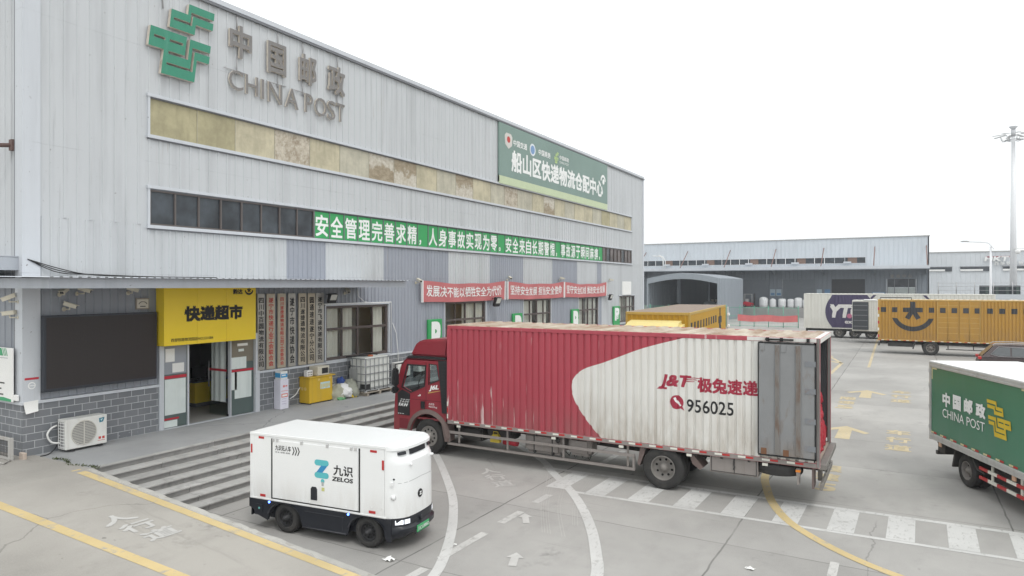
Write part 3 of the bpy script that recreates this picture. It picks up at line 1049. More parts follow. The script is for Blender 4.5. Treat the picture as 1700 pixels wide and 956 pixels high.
for yy, side in ((13.86, 1), (12.43, 0)):
    w = MB(); w.box(FX - 0.98, FX - 0.10, yy - 0.006, yy + 0.006, RH + 0.03, 3.36)
    o = w.build('glass_door', glass('door_glass', (0.80, 0.88, 0.86)), dep, world=True)
    w = MB()
    w.box(FX - 0.14, FX - 0.06, yy - 0.03, yy + 0.03, RH + .01, RH + 0.08, 0)
    if side:
        w.tube([(FX - 0.93, yy - 0.07, 1.85), (FX - 0.93, yy - 0.07, 2.65)], 0.016, 8, 1)
        w.box(FX - 0.98, FX - 0.1, yy - 0.062, yy - 0.058, 2.36, 2.43, 2)
    w.build('handle', [m_black, m_steel, m_red], o, world=True)
    if side:                        # cloth hung behind the open leaf
        w = MB()
        n = 16
        for i in range(n):
            a, b = i / n, (i + 1) / n
            f = lambda t: yy - 0.035 + 0.014 * math.sin(t * 17)
            w.face([(FX - 0.85 + 0.7 * a, f(a), 1.42), (FX - 0.85 + 0.7 * b, f(b), 1.42 - 0.01), (FX - 0.85 + 0.7 * b, f(b), 3.33), (FX - 0.85 + 0.7 * a, f(a), 3.33)])
        w.build('door_cloth', m_sheetg, o, world=True, smooth=True)
w = MB()
w.box(FX - 0.3, FX - 0.12, 12.28, 12.42, 2.45, 3.3)
w.build('pink_curtain', mat('pink_cloth', (0.45, 0.22, 0.35), 0.9), dep, world=True)

# ground floor windows with curtains
m_brown = mat('window_frame_dark_brown', (0.095, 0.075, 0.07), 0.45)
m_curt = mat('cream_curtain', (0.66, 0.65, 0.60), 0.9, var=0.06)
def gf_window(y0, y1, z0, z1, ncol, zs, curtains, big):
    f = MB()
    t = 0.035
    p = (y1 - y0) / ncol
    for i in range(ncol + 1):
        k = t * (1.35 if i in (0, ncol, ncol // 2) else 0.8)
        f.box(FX - 0.10, FX - 0.02, y0 + i * p - k, y0 + i * p + k, z0, z1)
    for z, k in ((z0, 0.05), (zs, 0.045), (z1, 0.045)):
        f.box(FX - 0.102, FX - 0.018, y0, y1, z - k, z + k)
    o = f.build('window', m_brown, dep, world=True, bevel=0.004)
    g = MB()
    g.face([(FX - .06, y0, z0), (FX - .06, y1, z0), (FX - .06, y1, z1), (FX - .06, y0, z1)])
    g.build('pane', m_glass, o, world=True)
    g = MB()                        # room behind
    d = FX - 0.9
    g.face([(d, y0 - 0.3, z0 - .3), (d, y1 + 0.3, z0 - .3), (d, y1 + 0.3, z1 + .2), (d, y0 - 0.3, z1 + .2)])
    g.face([(d, y0 - 0.3, z0 - .3), (FX - 0.11, y0 - 0.02, z0 - .05), (FX - 0.11, y0 - 0.02, z1 + .05), (d, y0 - 0.3, z1 + .2)])
    g.face([(d, y1 + 0.3, z0 - .3), (FX - 0.11, y1 + 0.02, z0 - .05), (FX - 0.11, y1 + 0.02, z1 + .05), (d, y1 + 0.3, z1 + .2)])
    g.face([(d, y0 - .3, z1 + .2), (d, y1 + .3, z1 + .2), (FX - 0.11, y1 + .02, z1 + .05), (FX - 0.11, y0 - .02, z1 + .05)])
    g.face([(d, y0 - .3, z0 - .3), (d, y1 + .3, z0 - .3), (FX - 0.11, y1 + .02, z0 - .05), (FX - 0.11, y0 - .02, z0 - .05)])
    g.build('room', m_dark2, o, world=True)
    g = MB()
    for a, b in curtains:
        n = max(6, int((b - a) / 0.05))
        ph = a * 7
        ff = lambda u: FX - 0.2 - 0.035 * math.sin(u * 26 + ph) - 0.02 * math.sin(u * 11)
        for i in range(n):
            u, v = a + (b - a) * i / n, a + (b - a) * (i + 1) / n
            g.face([(ff(u), u, z0 - 0.05), (ff(v), v, z0 - 0.05), (ff(v), v, z1), (ff(u), u, z1)])
    if curtains:
        g.build('curtain', m_curt, o, world=True, smooth=True)
    g = MB()                        # trim round the opening
    for a, b, c, e in ((y0 - 0.10, y0 - 0.05, z0 - 0.02, z1 + 0.1), (y1 + 0.05, y1 + 0.10, z0 - 0.02, z1 + 0.1)):
        g.box(FX - 0.02, FX + 0.05, a, b, c, e)
    g.box(FX - 0.02, FX + 0.06, y0 - 0.1, y1 + 0.1, z1 + 0.05, z1 + 0.11)
    g.box(FX - 0.12, FX + 0.09, y0 - 0.1, y1 + 0.1, z0 - 0.085, z0 - 0.052)
    g.build('trim', m_trim, o, world=True)
gf_window(17.86, 21.17, 2.36, 4.22, 4, 3.42, [(17.9, 18.6), (18.75, 19.4), (20.45, 21.1)], True)
gf_window(25.15, 28.52, 2.36, 4.2, 4, 3.42, [(26.75, 28.5)], False)
gf_window(32.45, 35.7, 2.36, 4.2, 4, 3.42, [(32.5, 33.8), (34.25, 35.6)], False)
gf_window(39.67, 42.85, 2.36, 4.2, 4, 3.42, [(39.7, 40.9), (41.2, 42.8)], False)
gf_window(46.75, 50.0, 2.36, 4.2, 4, 3.42, [(46.8, 48.2), (48.6, 49.9)], False)

# ------------------------------------------------------------------ emblem and sign letters on the upper wall
m_egreen = mat('emblem_green_enamel', (0.038, 0.235, 0.15), 0.45, var=0.1, streak=0.25, scol=(0.12, 0.34, 0.26))
m_side = mat('rusty_sign_return', (0.58, 0.53, 0.46), 0.7, streak=0.7, scol=(0.22, 0.15, 0.10), sscale=(5, 5, 3))
m_letter = mat('grey_letter_face', (0.20, 0.19, 0.185), 0.55, var=0.15, streak=0.3)
CELLS = [(470, 505, -24, 102), (290, 505, 102, 188), (505, 766, -24, 64), (290, 325, 188, 218), (290, 568, 218, 310), (527, 568, 102, 218), (568, 766, 102, 188),
         (100, 488, 364, 450), (100, 145, 450, 480), (262, 310, 450, 480), (455, 488, 450, 480), (100, 488, 480, 585), (260, 311, 585, 620), (260, 563, 620, 718),
         (525, 563, 375, 620), (563, 766, 375, 465), (260, 305, 718, 745), (260, 625, 745, 855), (590, 625, 505, 745), (625, 766, 505, 595)]
def emblem(mb, place, depth, m=0, ms=0):
    """angular post emblem; its outline is the union of bars on a grid. place(a, b, t): a 0..1 across, b 0..1 up"""
    A = sorted({v for c in CELLS for v in c[:2]})
    B = sorted({v for c in CELLS for v in c[2:]})
    full = set()
    for i in range(len(A) - 1):
        for j in range(len(B) - 1):
            x, y = (A[i] + A[i + 1]) / 2, (B[j] + B[j + 1]) / 2
            if any(c[0] < x < c[1] and c[2] < y < c[3] for c in CELLS):
                full.add((i, j))
    def P(a, b, t):
        a2 = a - 0.112 * (b - 364)
        return place((a2 - 45) / 766, 1 - (b + 24) / 879, t)
    for i, j in full:
        a, b, c, d = A[i], A[i + 1], B[j], B[j + 1]
        mb.face([P(a, d, depth), P(b, d, depth), P(b, c, depth), P(a, c, depth)], m)
        if depth:
            for (di, dj), (p, q) in {(-1, 0): ((a, c), (a, d)), (1, 0): ((b, d), (b, c)), (0, -1): ((b, c), (a, c)), (0, 1): ((a, d), (b, d))}.items():
                if (i + di, j + dj) not in full:
                    mb.face([P(*p, 0), P(*q, 0), P(*q, depth), P(*p, depth)], ms)
em = thing('post_emblem', 'large green angular emblem of nested bars fixed high on the grey facade', 'emblem', (FX, 12.1, 10.86))
w = MB()
emblem(w, lambda a, b, t: (FX + 0.04 + t, 11.05 + a * 2.14, 10.86 + b * 2.2), 0.12, 0, 1)
w.build('emblem_face', [m_egreen, m_side], em, world=True)
w = MB()
w.tube([(FX + 0.06, 11.62, 12.7), (FX + 0.05, 11.58, 13.4)], 0.018, 6)
w.build('support_rod', m_steel, em, world=True)

HZ = [('中', 13.73, 14.55, 12.02, 13.02), ('国', 15.17, 15.92, 11.9, 12.92), ('邮', 16.5, 17.27, 11.92, 12.92), ('政', 17.84, 18.67, 11.9, 12.92)]
for i, (ch, a, b, z0, z1) in enumerate(HZ):
    t = thing('sign_character', f'grey raised sign character {ch} hung from a rod on the upper facade', 'sign letter', (FX, (a + b) / 2, z0), 0, 'raised grey characters of the wall sign')
    w = MB()
    put_text(w, ch, (FX + 0.06, a, z0), NY, NZ, b - a, z1 - z0, 0.08, 0, 1, offset=0.022)
    w.build('character_face', [m_letter, m_side], t, world=True)
    w = MB()
    yc = [14.04, 15.63, 16.7, 18.36][i]
    w.tube([(FX + 0.05, yc + 0.02, 13.45), (FX + 0.06, yc, z1 - 0.1)], 0.02, 6)
    w.tube([(FX + 0.05, yc + 0.02, 12.1), (FX + 0.05, yc, 11.5)], 0.02, 6)
    w.tube([(FX + 0.05, yc - 0.45, 11.62), (FX + 0.05, yc + 0.35, 11.62)], 0.016, 6)
    w.build('support_rod', m_steel, t, world=True)
LT = [('C', 13.72, 14.24, 11.02, 11.62), ('H', 14.33, 14.8, 11.0, 11.6), ('I', 14.93, 15.03, 10.98, 11.6), ('N', 15.21, 15.76, 10.96, 11.6), ('A', 15.9, 16.47, 10.95, 11.6),
      ('P', 16.77, 17.12, 10.97, 11.6), ('O', 17.21, 17.78, 10.96, 11.6), ('S', 17.82, 18.2, 10.95, 11.62), ('T', 18.26, 18.67, 10.97, 11.62)]
for ch, a, b, z0, z1 in LT:
    w = MB()
    put_text(w, ch, (FX + 0.06, a, z0), NY, NZ, b - a, z1 - z0, 0.06, 0, 1, offset=0.0)
    solo(w, 'sign_letter', [m_letter, m_side], f'slim grey raised letter {ch} in the latin row of the wall sign', 'sign letter', 'raised latin letters of the wall sign')

# ------------------------------------------------------------------ slogan tiles in the ribbon band
SLO = '安全管理完善求精，人身事故实现为零。安全来自长期警惕，事故源于瞬间麻痹。'
ya, yb = 17.27, 43.62
p = (yb - ya) / len(SLO)
for i, ch in enumerate(SLO):
    a = ya + i * p
    pv = SLO[i - 1] if i else 'the dark panes'
    nx = SLO[i + 1] if i + 1 < len(SLO) else 'the brown panes'
    t = thing('slogan_panel', f'green slogan panel with white character {ch} between {pv} and {nx}', 'slogan panel', (FX, a + p / 2, 6.67), 0, 'green slogan panels along the facade')
    w = MB()
    w.box(FX - 0.03, FX + 0.012, a + 0.02, a + p - 0.02, 6.68, 7.6, 0)
    w.box(FX - 0.03, FX + 0.035, a - 0.022, a + 0.02, 6.67, 7.62, 1)
    w.build('panel', [m_green, m_dtrim], t, world=True)
    w = MB()
    if ch == '，':
        put_text(w, ch, (FX + 0.016, a + 0.12, 6.73), NY, NZ, 0.13, 0.22, offset=0.02)
    elif ch == '。':
        put_text(w, ch, (FX + 0.016, a + 0.12, 6.76), NY, NZ, 0.17, 0.2, offset=0.02)
    else:
        put_text(w, ch, (FX + 0.016, a + 0.06, 6.74), NY, NZ, p - 0.12, 0.77, offset=0.018)
    w.build('character', m_wink, t, world=True)

# ------------------------------------------------------------------ green billboard
bb = thing('billboard', 'large dark green billboard with white characters near the far end of the facade', 'billboard', (FX, 37, 10.2))
w = MB()
w.box(FX + 0.03, FX + 0.11, 29.72, 44.29, 10.3, 13.32, 0)
w.box(FX + 0.03, FX + 0.112, 29.72, 44.29, 10.22, 10.62, 1)
bd = w.build('board', [mat('faded_green_vinyl', (0.20, 0.285, 0.255), 0.6, var=0.14, scale=0.5), mat('pale_green_vinyl', (0.52, 0.60, 0.40), 0.6, var=0.1)], bb, world=True)
w = MB()
BX = FX + 0.116
put_text(w, '船山区快递物流仓配中心', (BX, 30.95, 10.98), NY, NZ, 12.5, 1.14, offset=0.03)
put_text(w, '中国交通', (BX, 31.15, 12.35), NY, NZ, 1.5, 0.34, offset=0.02)
put_text(w, '中国商务', (BX, 34.0, 12.35), NY, NZ, 1.5, 0.34, offset=0.02)
put_text(w, '中国邮政', (BX, 36.7, 12.52), NY, NZ, 1.3, 0.26, offset=0.015)
put_text(w, 'CHINA POST', (BX, 36.7, 12.3), NY, NZ, 1.3, 0.14)
w.build('lettering', m_wink, bb, world=True)
w = MB()
pts = [(30.25, 12.75), (30.4, 12.9), (30.9, 12.9), (31.05, 12.75), (31.0, 12.3), (30.65, 12.1), (30.3, 12.3)]
w.face([(BX, u, v) for u, v in pts], 0)
w.face([(BX + 0.004, u, v) for u, v in circle(30.65, 12.58, 0.17, 16)], 1)
w.face([(BX, u, v) for u, v in circle(33.3, 12.5, 0.34, 24)], 2)
w.face([(BX + 0.004, u, v) for u, v in circle(33.3, 12.5, 0.24, 20)], 3)
emblem(w, lambda a, b, t: (BX + 0.002, 35.95 + a * 0.62, 12.22 + b * 0.66), 0, 4, 4)
vs, fs = arc_band(43.5, 12.1, 0.45, 12.1, 0.28, 0.449, 0.279)
vs = [(BX, u, 24.2 - v) for u, v in vs]
for f in fs:
    w.face([vs[i] for i in f], 5)
w.face([(BX + 0.002, u, v) for u, v in circle(43.55, 12.08, 0.19, 18)], 5)
w.build('logo', [mat('badge_silver', (0.6, 0.58, 0.55)), m_rink, mat('badge_white', (0.7, 0.74, 0.78)), mat('badge_blue', (0.2, 0.33, 0.55)), mat('badge_lime', (0.45, 0.6, 0.25)), m_wink, bd.data.materials[0]], bb, world=True)

# ------------------------------------------------------------------ yellow shop sign
m_yel = mat('yellow_sign_panel', (0.88, 0.64, 0.035), 0.4, var=0.04)
sg = thing('shop_sign', 'bright yellow box sign with black characters above the glass shop door', 'sign', (FX, 13.0, 3.35))
SX = FX + 0.42
w = MB()
for a, b in ((11.42, 12.42), (12.425, 13.4), (13.405, 14.46)):
    w.box(FX + 0.05, SX, a, b, 3.34, 4.955)
w.build('sign_box', m_yel, sg, world=True, bevel=0.006)
w = MB()
put_text(w, '快递超市', (SX + 0.004, 12.02, 3.98), NY, NZ, 1.95, 0.45, offset=0.05, shear=0)
put_text(w, '西部铁路物流园店NO.331084', (SX + 0.004, 11.62, 3.44), NY, NZ, 1.32, 0.10, offset=0.01)
put_text(w, '韵达', (SX + 0.004, 13.62, 4.74), NY, NZ, 0.34, 0.16, offset=0.04)
w.build('lettering', m_ink, sg, world=True)
w = MB()
vs, fs = arc_band(14.2, 4.87, 0.16, 4.90, 0.13, 0.157, 0.127)
for f in fs:
    w.face([(SX + 0.004, *vs[i]) for i in f])
for k in range(5):
    a = R(90 + 72 * k)
    d = Vector((math.cos(a), math.sin(a))); n = Vector((-d.y, d.x)); o = Vector((14.2, 4.86))
    w.face([(SX + 0.004 + 0.0006 * k, *(o + n * .014)), (SX + 0.004 + 0.0006 * k, *(o - n * .014)), (SX + 0.004 + 0.0006 * k, *(o + d * .075 - n * .02)), (SX + 0.004 + 0.0006 * k, *(o + d * .075 + n * .02))])
w.build('logo', m_ink, sg, world=True)

# ------------------------------------------------------------------ LED screen and small brass plate
ls = thing('display_screen', 'large switched off black display screen on the wall left of the shop door', 'screen', (FX, 10, 2.45))
w = MB(); w.box(FX + 0.05, FX + 0.20, 8.52, 11.36, 2.46, 4.28)
w.build('screen_case', mat('screen_case', (0.035, 0.04, 0.05), 0.4), ls, world=True, bevel=0.012)
m = Mt('led_modules')
x_, y_, z_ = m.xyz()
l1 = m.ramp(m.math('PINGPONG', m.math('MULTIPLY', z_, 31), 0.5), 0.05, 0.3, 0.7, 1)
l2 = m.ramp(m.math('PINGPONG', m.math('MULTIPLY', y_, 6.25), 0.5), 0.0, 0.03, 0.75, 1)
q = m.mix(m.math('MULTIPLY', l1, l2), (0.012, 0.010, 0.010), (0.040, 0.034, 0.033))
m.col(q); m.set(0.45, 0, 0.3)
w = MB(); w.box(FX + 0.195, FX + 0.206, 8.58, 11.32, 2.53, 4.23)
w.build('screen_face', m.m, ls, world=True)
w = MB()
w.box(FX + 0.04, FX + 0.07, 10.85, 11.22, 4.36, 4.66, 0)
w.box(FX + 0.07, FX + 0.075, 10.88, 11.19, 4.39, 4.63, 1)
for i in range(9):
    a = R(160 - i * 17.5)
    w.box(FX + 0.0755, FX + 0.0765, 11.035 + 0.115 * math.cos(a) - 0.011, 11.035 + 0.115 * math.cos(a) + 0.011, 4.47 + 0.085 * math.sin(a), 4.492 + 0.085 * math.sin(a), 2)
w.box(FX + 0.0755, FX + 0.0765, 10.96, 11.11, 4.43, 4.45, 2)
solo(w, 'wall_plate', [m_wood, mat('plate_cream', (0.6, 0.57, 0.5)), m_ink], 'small cream plate in a thin frame above the black display screen', 'plate')

# ------------------------------------------------------------------ seven tall company plaques
m_brass = mat('brushed_steel_gold', (0.50, 0.45, 0.36), 0.38, 0.35, var=0.18, scale=1.6, streak=0.35, scol=(0.30, 0.27, 0.22))
m_psteel = mat('brushed_steel_grey', (0.46, 0.45, 0.42), 0.36, 0.4, var=0.18, scale=1.6, streak=0.3)
PL = [('四川中百圆物流有限公司', 14.79, 15.07, m_ink, 'black', 'leftmost beside the yellow sign'), ('遂宁市快递行业工会联合会', 15.15, 15.49, m_rink, 'red', 'second from the yellow sign'), ('四川遂捷通物流有限公司工会委员会', 15.6, 15.94, m_rink, 'red', 'third from the yellow sign'),
      ('遂宁市快递协会', 16.04, 16.36, m_ink, 'black', 'with seven widely spaced characters'), ('四川遂捷通物流有限公司', 16.49, 16.84, m_ink, 'black', 'fifth from the yellow sign'), ('圆通速递遂宁分公司', 16.91, 17.24, m_ink, 'black', 'second from the window'), ('遂宁市飞速快递有限公司', 17.26, 17.66, m_ink, 'black', 'nearest the curtained window')]
for i, (s, a, b, k, cn, wh) in enumerate(PL):
    t = thing('company_plaque', f'tall metal plaque with vertical {cn} lettering, {wh}', 'plaque', (FX, (a + b) / 2, 2.28), 0, 'tall plaques beside the shop door')
    w = MB(); w.box(FX + 0.05, FX + 0.10, a, b, 2.29, 4.74)
    w.build('plate', m_brass if i % 3 else m_psteel, t, world=True, bevel=0.012, seg=2)
    w = MB()
    column_text(w, s, (a + b) / 2, 4.62, 2.38, min(0.2, (2.24 / len(s)) * 1.05), FX + 0.104, offset=0.02)
    w.build('lettering', k, t, world=True)

# ------------------------------------------------------------------ red banners
m_ban = mat('red_banner_cloth', (0.50, 0.155, 0.16), 0.75, var=0.16, scale=0.5)
BN = [('发展决不能以牺牲安全为代价', 23.3, 30.15, 'nearest of three red banners, reading in one unbroken line'), ('坚持安全发展 担当安全使命', 30.5, 37.15, 'middle one of three red banners hung along the facade'), ('坚守安全红线 推进安全发展', 37.3, 43.95, 'farthest of three red banners, closest to the far corner')]
for s, a, b, lb in BN:
    t = thing('banner', lb, 'banner', (FX, (a + b) / 2, 4.3), 0, 'red banners above the windows')
    def bx(u, z, a=a, b=b):
        k = (u - a) / (b - a)
        return FX + 0.14 + 0.03 * math.sin(k * 9 + a) + 0.02 * math.sin(k * 23 + z * 3)
    def sag(u, a=a, b=b):
        k = (u - a) / (b - a)
        return -0.13 * 4 * k * (1 - k) + 0.02 * math.sin(k * 14)
    w = MB()
    n = 48
    for i in range(n):
        for j in range(3):
            u, v = a + (b - a) * i / n, a + (b - a) * (i + 1) / n
            z0, z1 = 4.3 + 0.92 * j / 3, 4.3 + 0.92 * (j + 1) / 3
            q = lambda u, z: (bx(u, z), u, z + sag(u) * (0.35 + 0.65 * (z - 4.3) / 0.92))
            w.face([q(u, z0), q(v, z0), q(v, z1), q(u, z1)])
    w.build('cloth', m_ban, t, world=True, smooth=True)
    w = MB()
    vs, fs = glyphs(s, 0.012, 0)
    W_, H_ = (b - a) - 0.55, 0.52
    bv = []
    for x, y, e in vs:
        u, z = a + 0.3 + x * W_, 4.53 + y * H_
        bv.append(w.bm.verts.new((bx(u, z) + 0.012 + (e - .5) * .12, u, z + sag(u) * (0.35 + 0.65 * (z - 4.3) / 0.92))))
    for f, _ in fs:
        try: w.bm.faces.new([bv[i] for i in f])
        except ValueError: pass
    w.build('lettering', m_wink, t, world=True)
    w = MB()
    for y in (a - 0.03, b + 0.03):
        w.box(FX + 0.1, FX + 0.2, y - 0.03, y + 0.03, 4.28, 5.22)
    w.build('end_batten', m_white, t, world=True)

# ------------------------------------------------------------------ green parking signs and a white sheet
for i, (a, b, lb) in enumerate(((23.72, 24.73, 'nearest green and white parking sign, rising behind the red truck cab'), (31.07, 32.1, 'second green parking sign, on the wall below the middle banner'), (38.38, 39.45, 'third green parking sign, with a mostly white face'), (45.4, 46.6, 'farthest green parking sign, with small marks under the letter'))):
    t = thing('parking_sign', lb, 'sign', (FX, (a + b) / 2, 1.9), 0, 'green parking signs on the facade')
    w = MB(); w.box(FX + 0.05, FX + 0.14, a, b, 1.95, 3.53)
    w.build('sign_board', m_green, t, world=True, bevel=0.01)
    w = MB()
    put_text(w, 'P', (FX + 0.144, a + 0.22, 2.5 if i == 3 else 2.05), NY, NZ, b - a - 0.34, 0.92 if i == 3 else 1.38, offset=0.045)
    if i == 2:
        w.box(FX + 0.141, FX + 0.146, a + 0.42, b - 0.1, 2.0, 2.9)
    if i == 3:
        put_text(w, '8', (FX + 0.144, a + 0.62, 2.6), NY, NZ, 0.3, 0.34, offset=0.02)
    w.build('lettering', m_wink, t, world=True)
w = MB(); w.box(FX + 0.04, FX + 0.06, 47.32, 49.2, 4.27, 5.31)
solo(w, 'notice_sheet', m_paper, 'blank white sheet on the wall above the farthest ground floor window', 'notice')

# ------------------------------------------------------------------ cameras and floodlights on the wall
def camera(base, d, out_, lb, flip=1):
    """bullet camera: wall plate and arm at base along out_, body pointing to d"""
    t = thing('security_camera', lb, 'security camera', base, 0, 'security cameras under the canopy')
    b = Vector(base); o = Vector(out_); d = Vector(d).normalized()
    w = MB()
    w.cyl(b, b + o * 0.025, 0.055, n=14)
    e = b + o * 0.2
    w.tube([b + o * 0.02, e, e + Vector((0, 0, 0.06))], 0.016, 8)
    w.build('bracket', m_beige, t, world=True)
    c = e + Vector((0, 0, 0.1))
    s = d.cross(NZ).normalized(); u = s.cross(d)
    w = MB()
    R_ = lambda p, q, r: tuple(c + d * p + s * q + u * r)
    for (p0, p1, wd, r0, r1, k) in ((-0.13, 0.15, 0.055, -0.04, 0.045, 0), (-0.15, 0.19, 0.062, 0.046, 0.058, 0), (0.15, 0.155, 0.045, -0.03, 0.035, 1)):
        vs = [R_(p, q, r) for p in (p0, p1) for q in (-wd, wd) for r in (r0, r1)]
        bv = [w.bm.verts.new(v) for v in vs]
        for f in ((0, 1, 3, 2), (4, 6, 7, 5), (0, 4, 5, 1), (2, 3, 7, 6), (0, 2, 6, 4), (1, 5, 7, 3)):
            w.bm.faces.new([bv[i] for i in f]).material_index = k
    w.build('camera_body', [m_beige, m_black], t, world=True, bevel=0.006)
camera((-18.06, Y0 - 0.03, 4.62), (-0.5, -1, -0.5), (-0.6, -0.8, 0), 'upper cream camera on the end wall beside the corner post')
camera((-18.06, Y0 - 0.03, 4.25), (-1, -0.6, -0.15), (-0.7, -0.7, 0), 'lower cream camera on the end wall, pointing left')
camera((FX + 0.03, 9.05, 4.42), (0.6, 0.75, -0.35), (0.8, 0.3, 0), 'single cream camera just above the black display screen corner')
camera((FX + 0.03, 8.95, 4.78), (0.5, -0.6, -0.3), (0.8, 0.2, 0), 'left one of two cameras tucked under the canopy')
camera((FX + 0.03, 9.35, 4.80), (0.7, 0.7, -0.35), (0.8, 0.5, 0), 'right one of two cameras tucked under the canopy')
camera((FX + 0.03, 10.65, 4.8), (0.4, 0.9, -0.3), (0.8, 0.1, 0), 'camera under the canopy above the small cream plate')
camera((FX + 0.03, 18.75, 4.72), (0.8, -0.5, -0.4), (0.8, 0, 0), 'camera under the canopy above the curtained window')
camera((FX + 0.05, 22.95, 5.12), (0.9, -0.3, -0.3), (0.9, 0, 0), 'camera at the near end of the nearest banner')
camera((FX + 0.05, 30.6, 5.3), (0.8, -0.6, -0.3), (0.9, 0, 0), 'camera between the nearest and middle banners')
camera((FX + 0.05, 36.8, 5.34), (0.8, 0.6, -0.3), (0.9, 0, 0), 'camera between the middle and farthest banners')
camera((FX + 0.05, 44.7, 5.3), (0.8, 0.8, -0.2), (0.9, 0, 0), 'camera past the far end of the farthest banner')
for (y, z, lb, s) in ((17.85, 4.55, 'floodlight beside the plaques with its pale lens facing the yard', 1.0), (29.0, 4.2, 'floodlight below the right end of the nearest banner', 1.35), (44.2, 4.2, 'floodlight below the far end of the farthest banner', 1.2)):
    t = thing('floodlight', lb, 'floodlight', (FX, y, z), 0, 'floodlights on the facade')
    w = MB()
    w.tube([(FX + 0.03, y, z + 0.14 * s), (FX + 0.3 * s, y, z + 0.1 * s)], 0.02, 8)
    M_ = lambda a, b, c: (FX + 0.3 * s + a, y + b, z + c)
    w.prism([(FX + 0.22 * s, z - 0.14 * s), (FX + 0.30 * s, z - 0.18 * s), (FX + 0.42 * s, z + 0.14 * s), (FX + 0.3 * s, z + 0.18 * s)], 'y', y - 0.19 * s, y + 0.19 * s)
    w.build('lamp_housing', m_black, t, world=True, bevel=0.01)
    w = MB()
    A = Vector((FX + 0.305 * s, 0, z - 0.165 * s)); B = Vector((FX + 0.415 * s, 0, z + 0.13 * s))
    n_ = Vector((0.9, 0, -0.33)) * 0.006
    w.face([(A.x + n_.x, y - 0.15 * s, A.z + n_.z + .02), (A.x + n_.x, y + 0.15 * s, A.z + n_.z + .02), (B.x + n_.x, y + 0.15 * s, B.z + n_.z), (B.x + n_.x, y - 0.15 * s, B.z + n_.z)])
    w.build('lens', mat('pale_lens', (0.62, 0.62, 0.58), 0.3), t, world=True)

# ------------------------------------------------------------------ corner stickers and the notice board at the left edge
w = MB()
w.box(FX + 0.062, FX + 0.066, Y0 - 0.02, Y0 + 0.28, 2.78, 2.83, 0)
w.face([(FX + 0.066, u, v) for u, v in circle(Y0 + 0.13, 2.64, 0.085, 20)], 1)
w.face([(FX + 0.069, u, v) for u, v in circle(Y0 + 0.13, 2.64, 0.06, 20)], 2)
w.box(FX + 0.069, FX + 0.073, Y0 + 0.08, Y0 + 0.19, 2.63, 2.65, 1)
solo(w, 'no_smoking_sticker', [m_red, m_wink, m_trim], 'red strip and round no smoking sticker on the corner post', 'sticker')
w = MB()
n = 6
for i in range(n):
    a, b = i / n, (i + 1) / n
    w.face([(FX + 0.075 + 0.05 * a * a, Y0 - 0.05 + .03 * a, 2.27 - 0.28 * a), (FX + 0.075 + 0.05 * b * b, Y0 - 0.05 + .03 * b, 2.27 - 0.28 * b), (FX + 0.075 + 0.06 * b * b, Y0 + 0.27 - 0.03 * b, 2.29 - 0.26 * b), (FX + 0.075 + 0.06 * a * a, Y0 + 0.27 - .03 * a, 2.29 - 0.26 * a)])
solo(w, 'loose_paper', m_paper, 'curling white paper taped to the corner post above the blocks', 'paper')
w = MB(); w.box(FX - 0.2, FX - 0.03, Y0 - 0.14, Y0 - 0.09, 2.3, 2.44)
solo(w, 'junction_box', m_white, 'small white junction box between the notice board and the corner post', 'box', bevel=0.008)
nb = thing('notice_board', 'white notice board with green header and foot at the left edge', 'notice board', (-19.0, Y0 - 0.15, 2.25))
w = MB(); w.box(-20.9, -18.1, Y0 - 0.16, Y0 - 0.12, 2.26, 3.53)
w.build('board', m_paper, nb, world=True, bevel=0.01)
w = MB()
yy = Y0 - 0.163
w.face([(-20.9, yy, 3.34), (-18.52, yy, 3.34), (-18.6, yy, 3.52), (-20.9, yy, 3.52)], 0)
for k in range(3):
    x = -18.48 + k * 0.07
    w.face([(x, yy, 3.34), (x + 0.035, yy, 3.34), (x - 0.045, yy, 3.52), (x - 0.08, yy, 3.52)], 0)
w.face([(-20.9, yy, 2.27), (-18.15, yy, 2.27), (-18.15, yy, 2.33), (-18.5, yy, 2.36), (-19.2, yy, 2.33), (-20.9, yy, 2.42)], 0)
w.box(-20.9, -18.3, yy - .002, yy, 3.28, 3.3, 1)
w.build('header', [mat('notice_green', (0.06, 0.33, 0.16)), m_galv], nb, world=True)
w = MB()
rr = random.Random(2)
for k in range(6):
    z = 3.08 - k * 0.135
    x = -20.8
    while x < -18.5 - rr.random() * 0.5:
        L = rr.uniform(0.1, 0.3)
        for i in range(int(L / 0.045)):
            w.box(x + i * 0.045, x + i * 0.045 + 0.033, yy - 0.003, yy, z + rr.uniform(0, .006), z + 0.034)
        x += L + 0.06
w.build('lettering', m_ink, nb, world=True)

# low mesh barrier at the left edge
t = thing('mesh_barrier', 'low rusty steel barrier with wire mesh standing against the block wall', 'barrier', (-19.5, 7.85, 0.98))
w = MB()
w.box(-22, -17.72, 7.82, 7.88, 1.44, 1.50)
w.box(-17.78, -17.70, 7.81, 7.89, RH, 1.505)
w.box(-22, -17.78, 7.83, 7.87, 1.0, 1.05)
w.tube([(-17.74, 7.85, 1.0), (-17.45, 7.6, 1.0), (-18.3, 7.5, 1.0)], 0.03, 8)
w.build('frame', mat('rusty_frame', (0.42, 0.41, 0.39), 0.7, streak=0.7, scol=(0.22, 0.16, 0.11)), t, world=True)
w = MB()
for i in range(60):
    x = -17.8 - i * 0.07
    w.box(x - 0.004, x + 0.004, 7.846, 7.854, 1.05, 1.44)
for i in range(6):
    z = 1.08 + i * 0.065
    w.box(-22, -17.79, 7.856, 7.86, z - 0.004, z + 0.004)
w.build('mesh', mat('mesh_wire', (0.13, 0.125, 0.12), 0.7), t, world=True)
w = MB()
w.box(-17.75, -17.55, 8.02, 8.1, RH, 1.14)
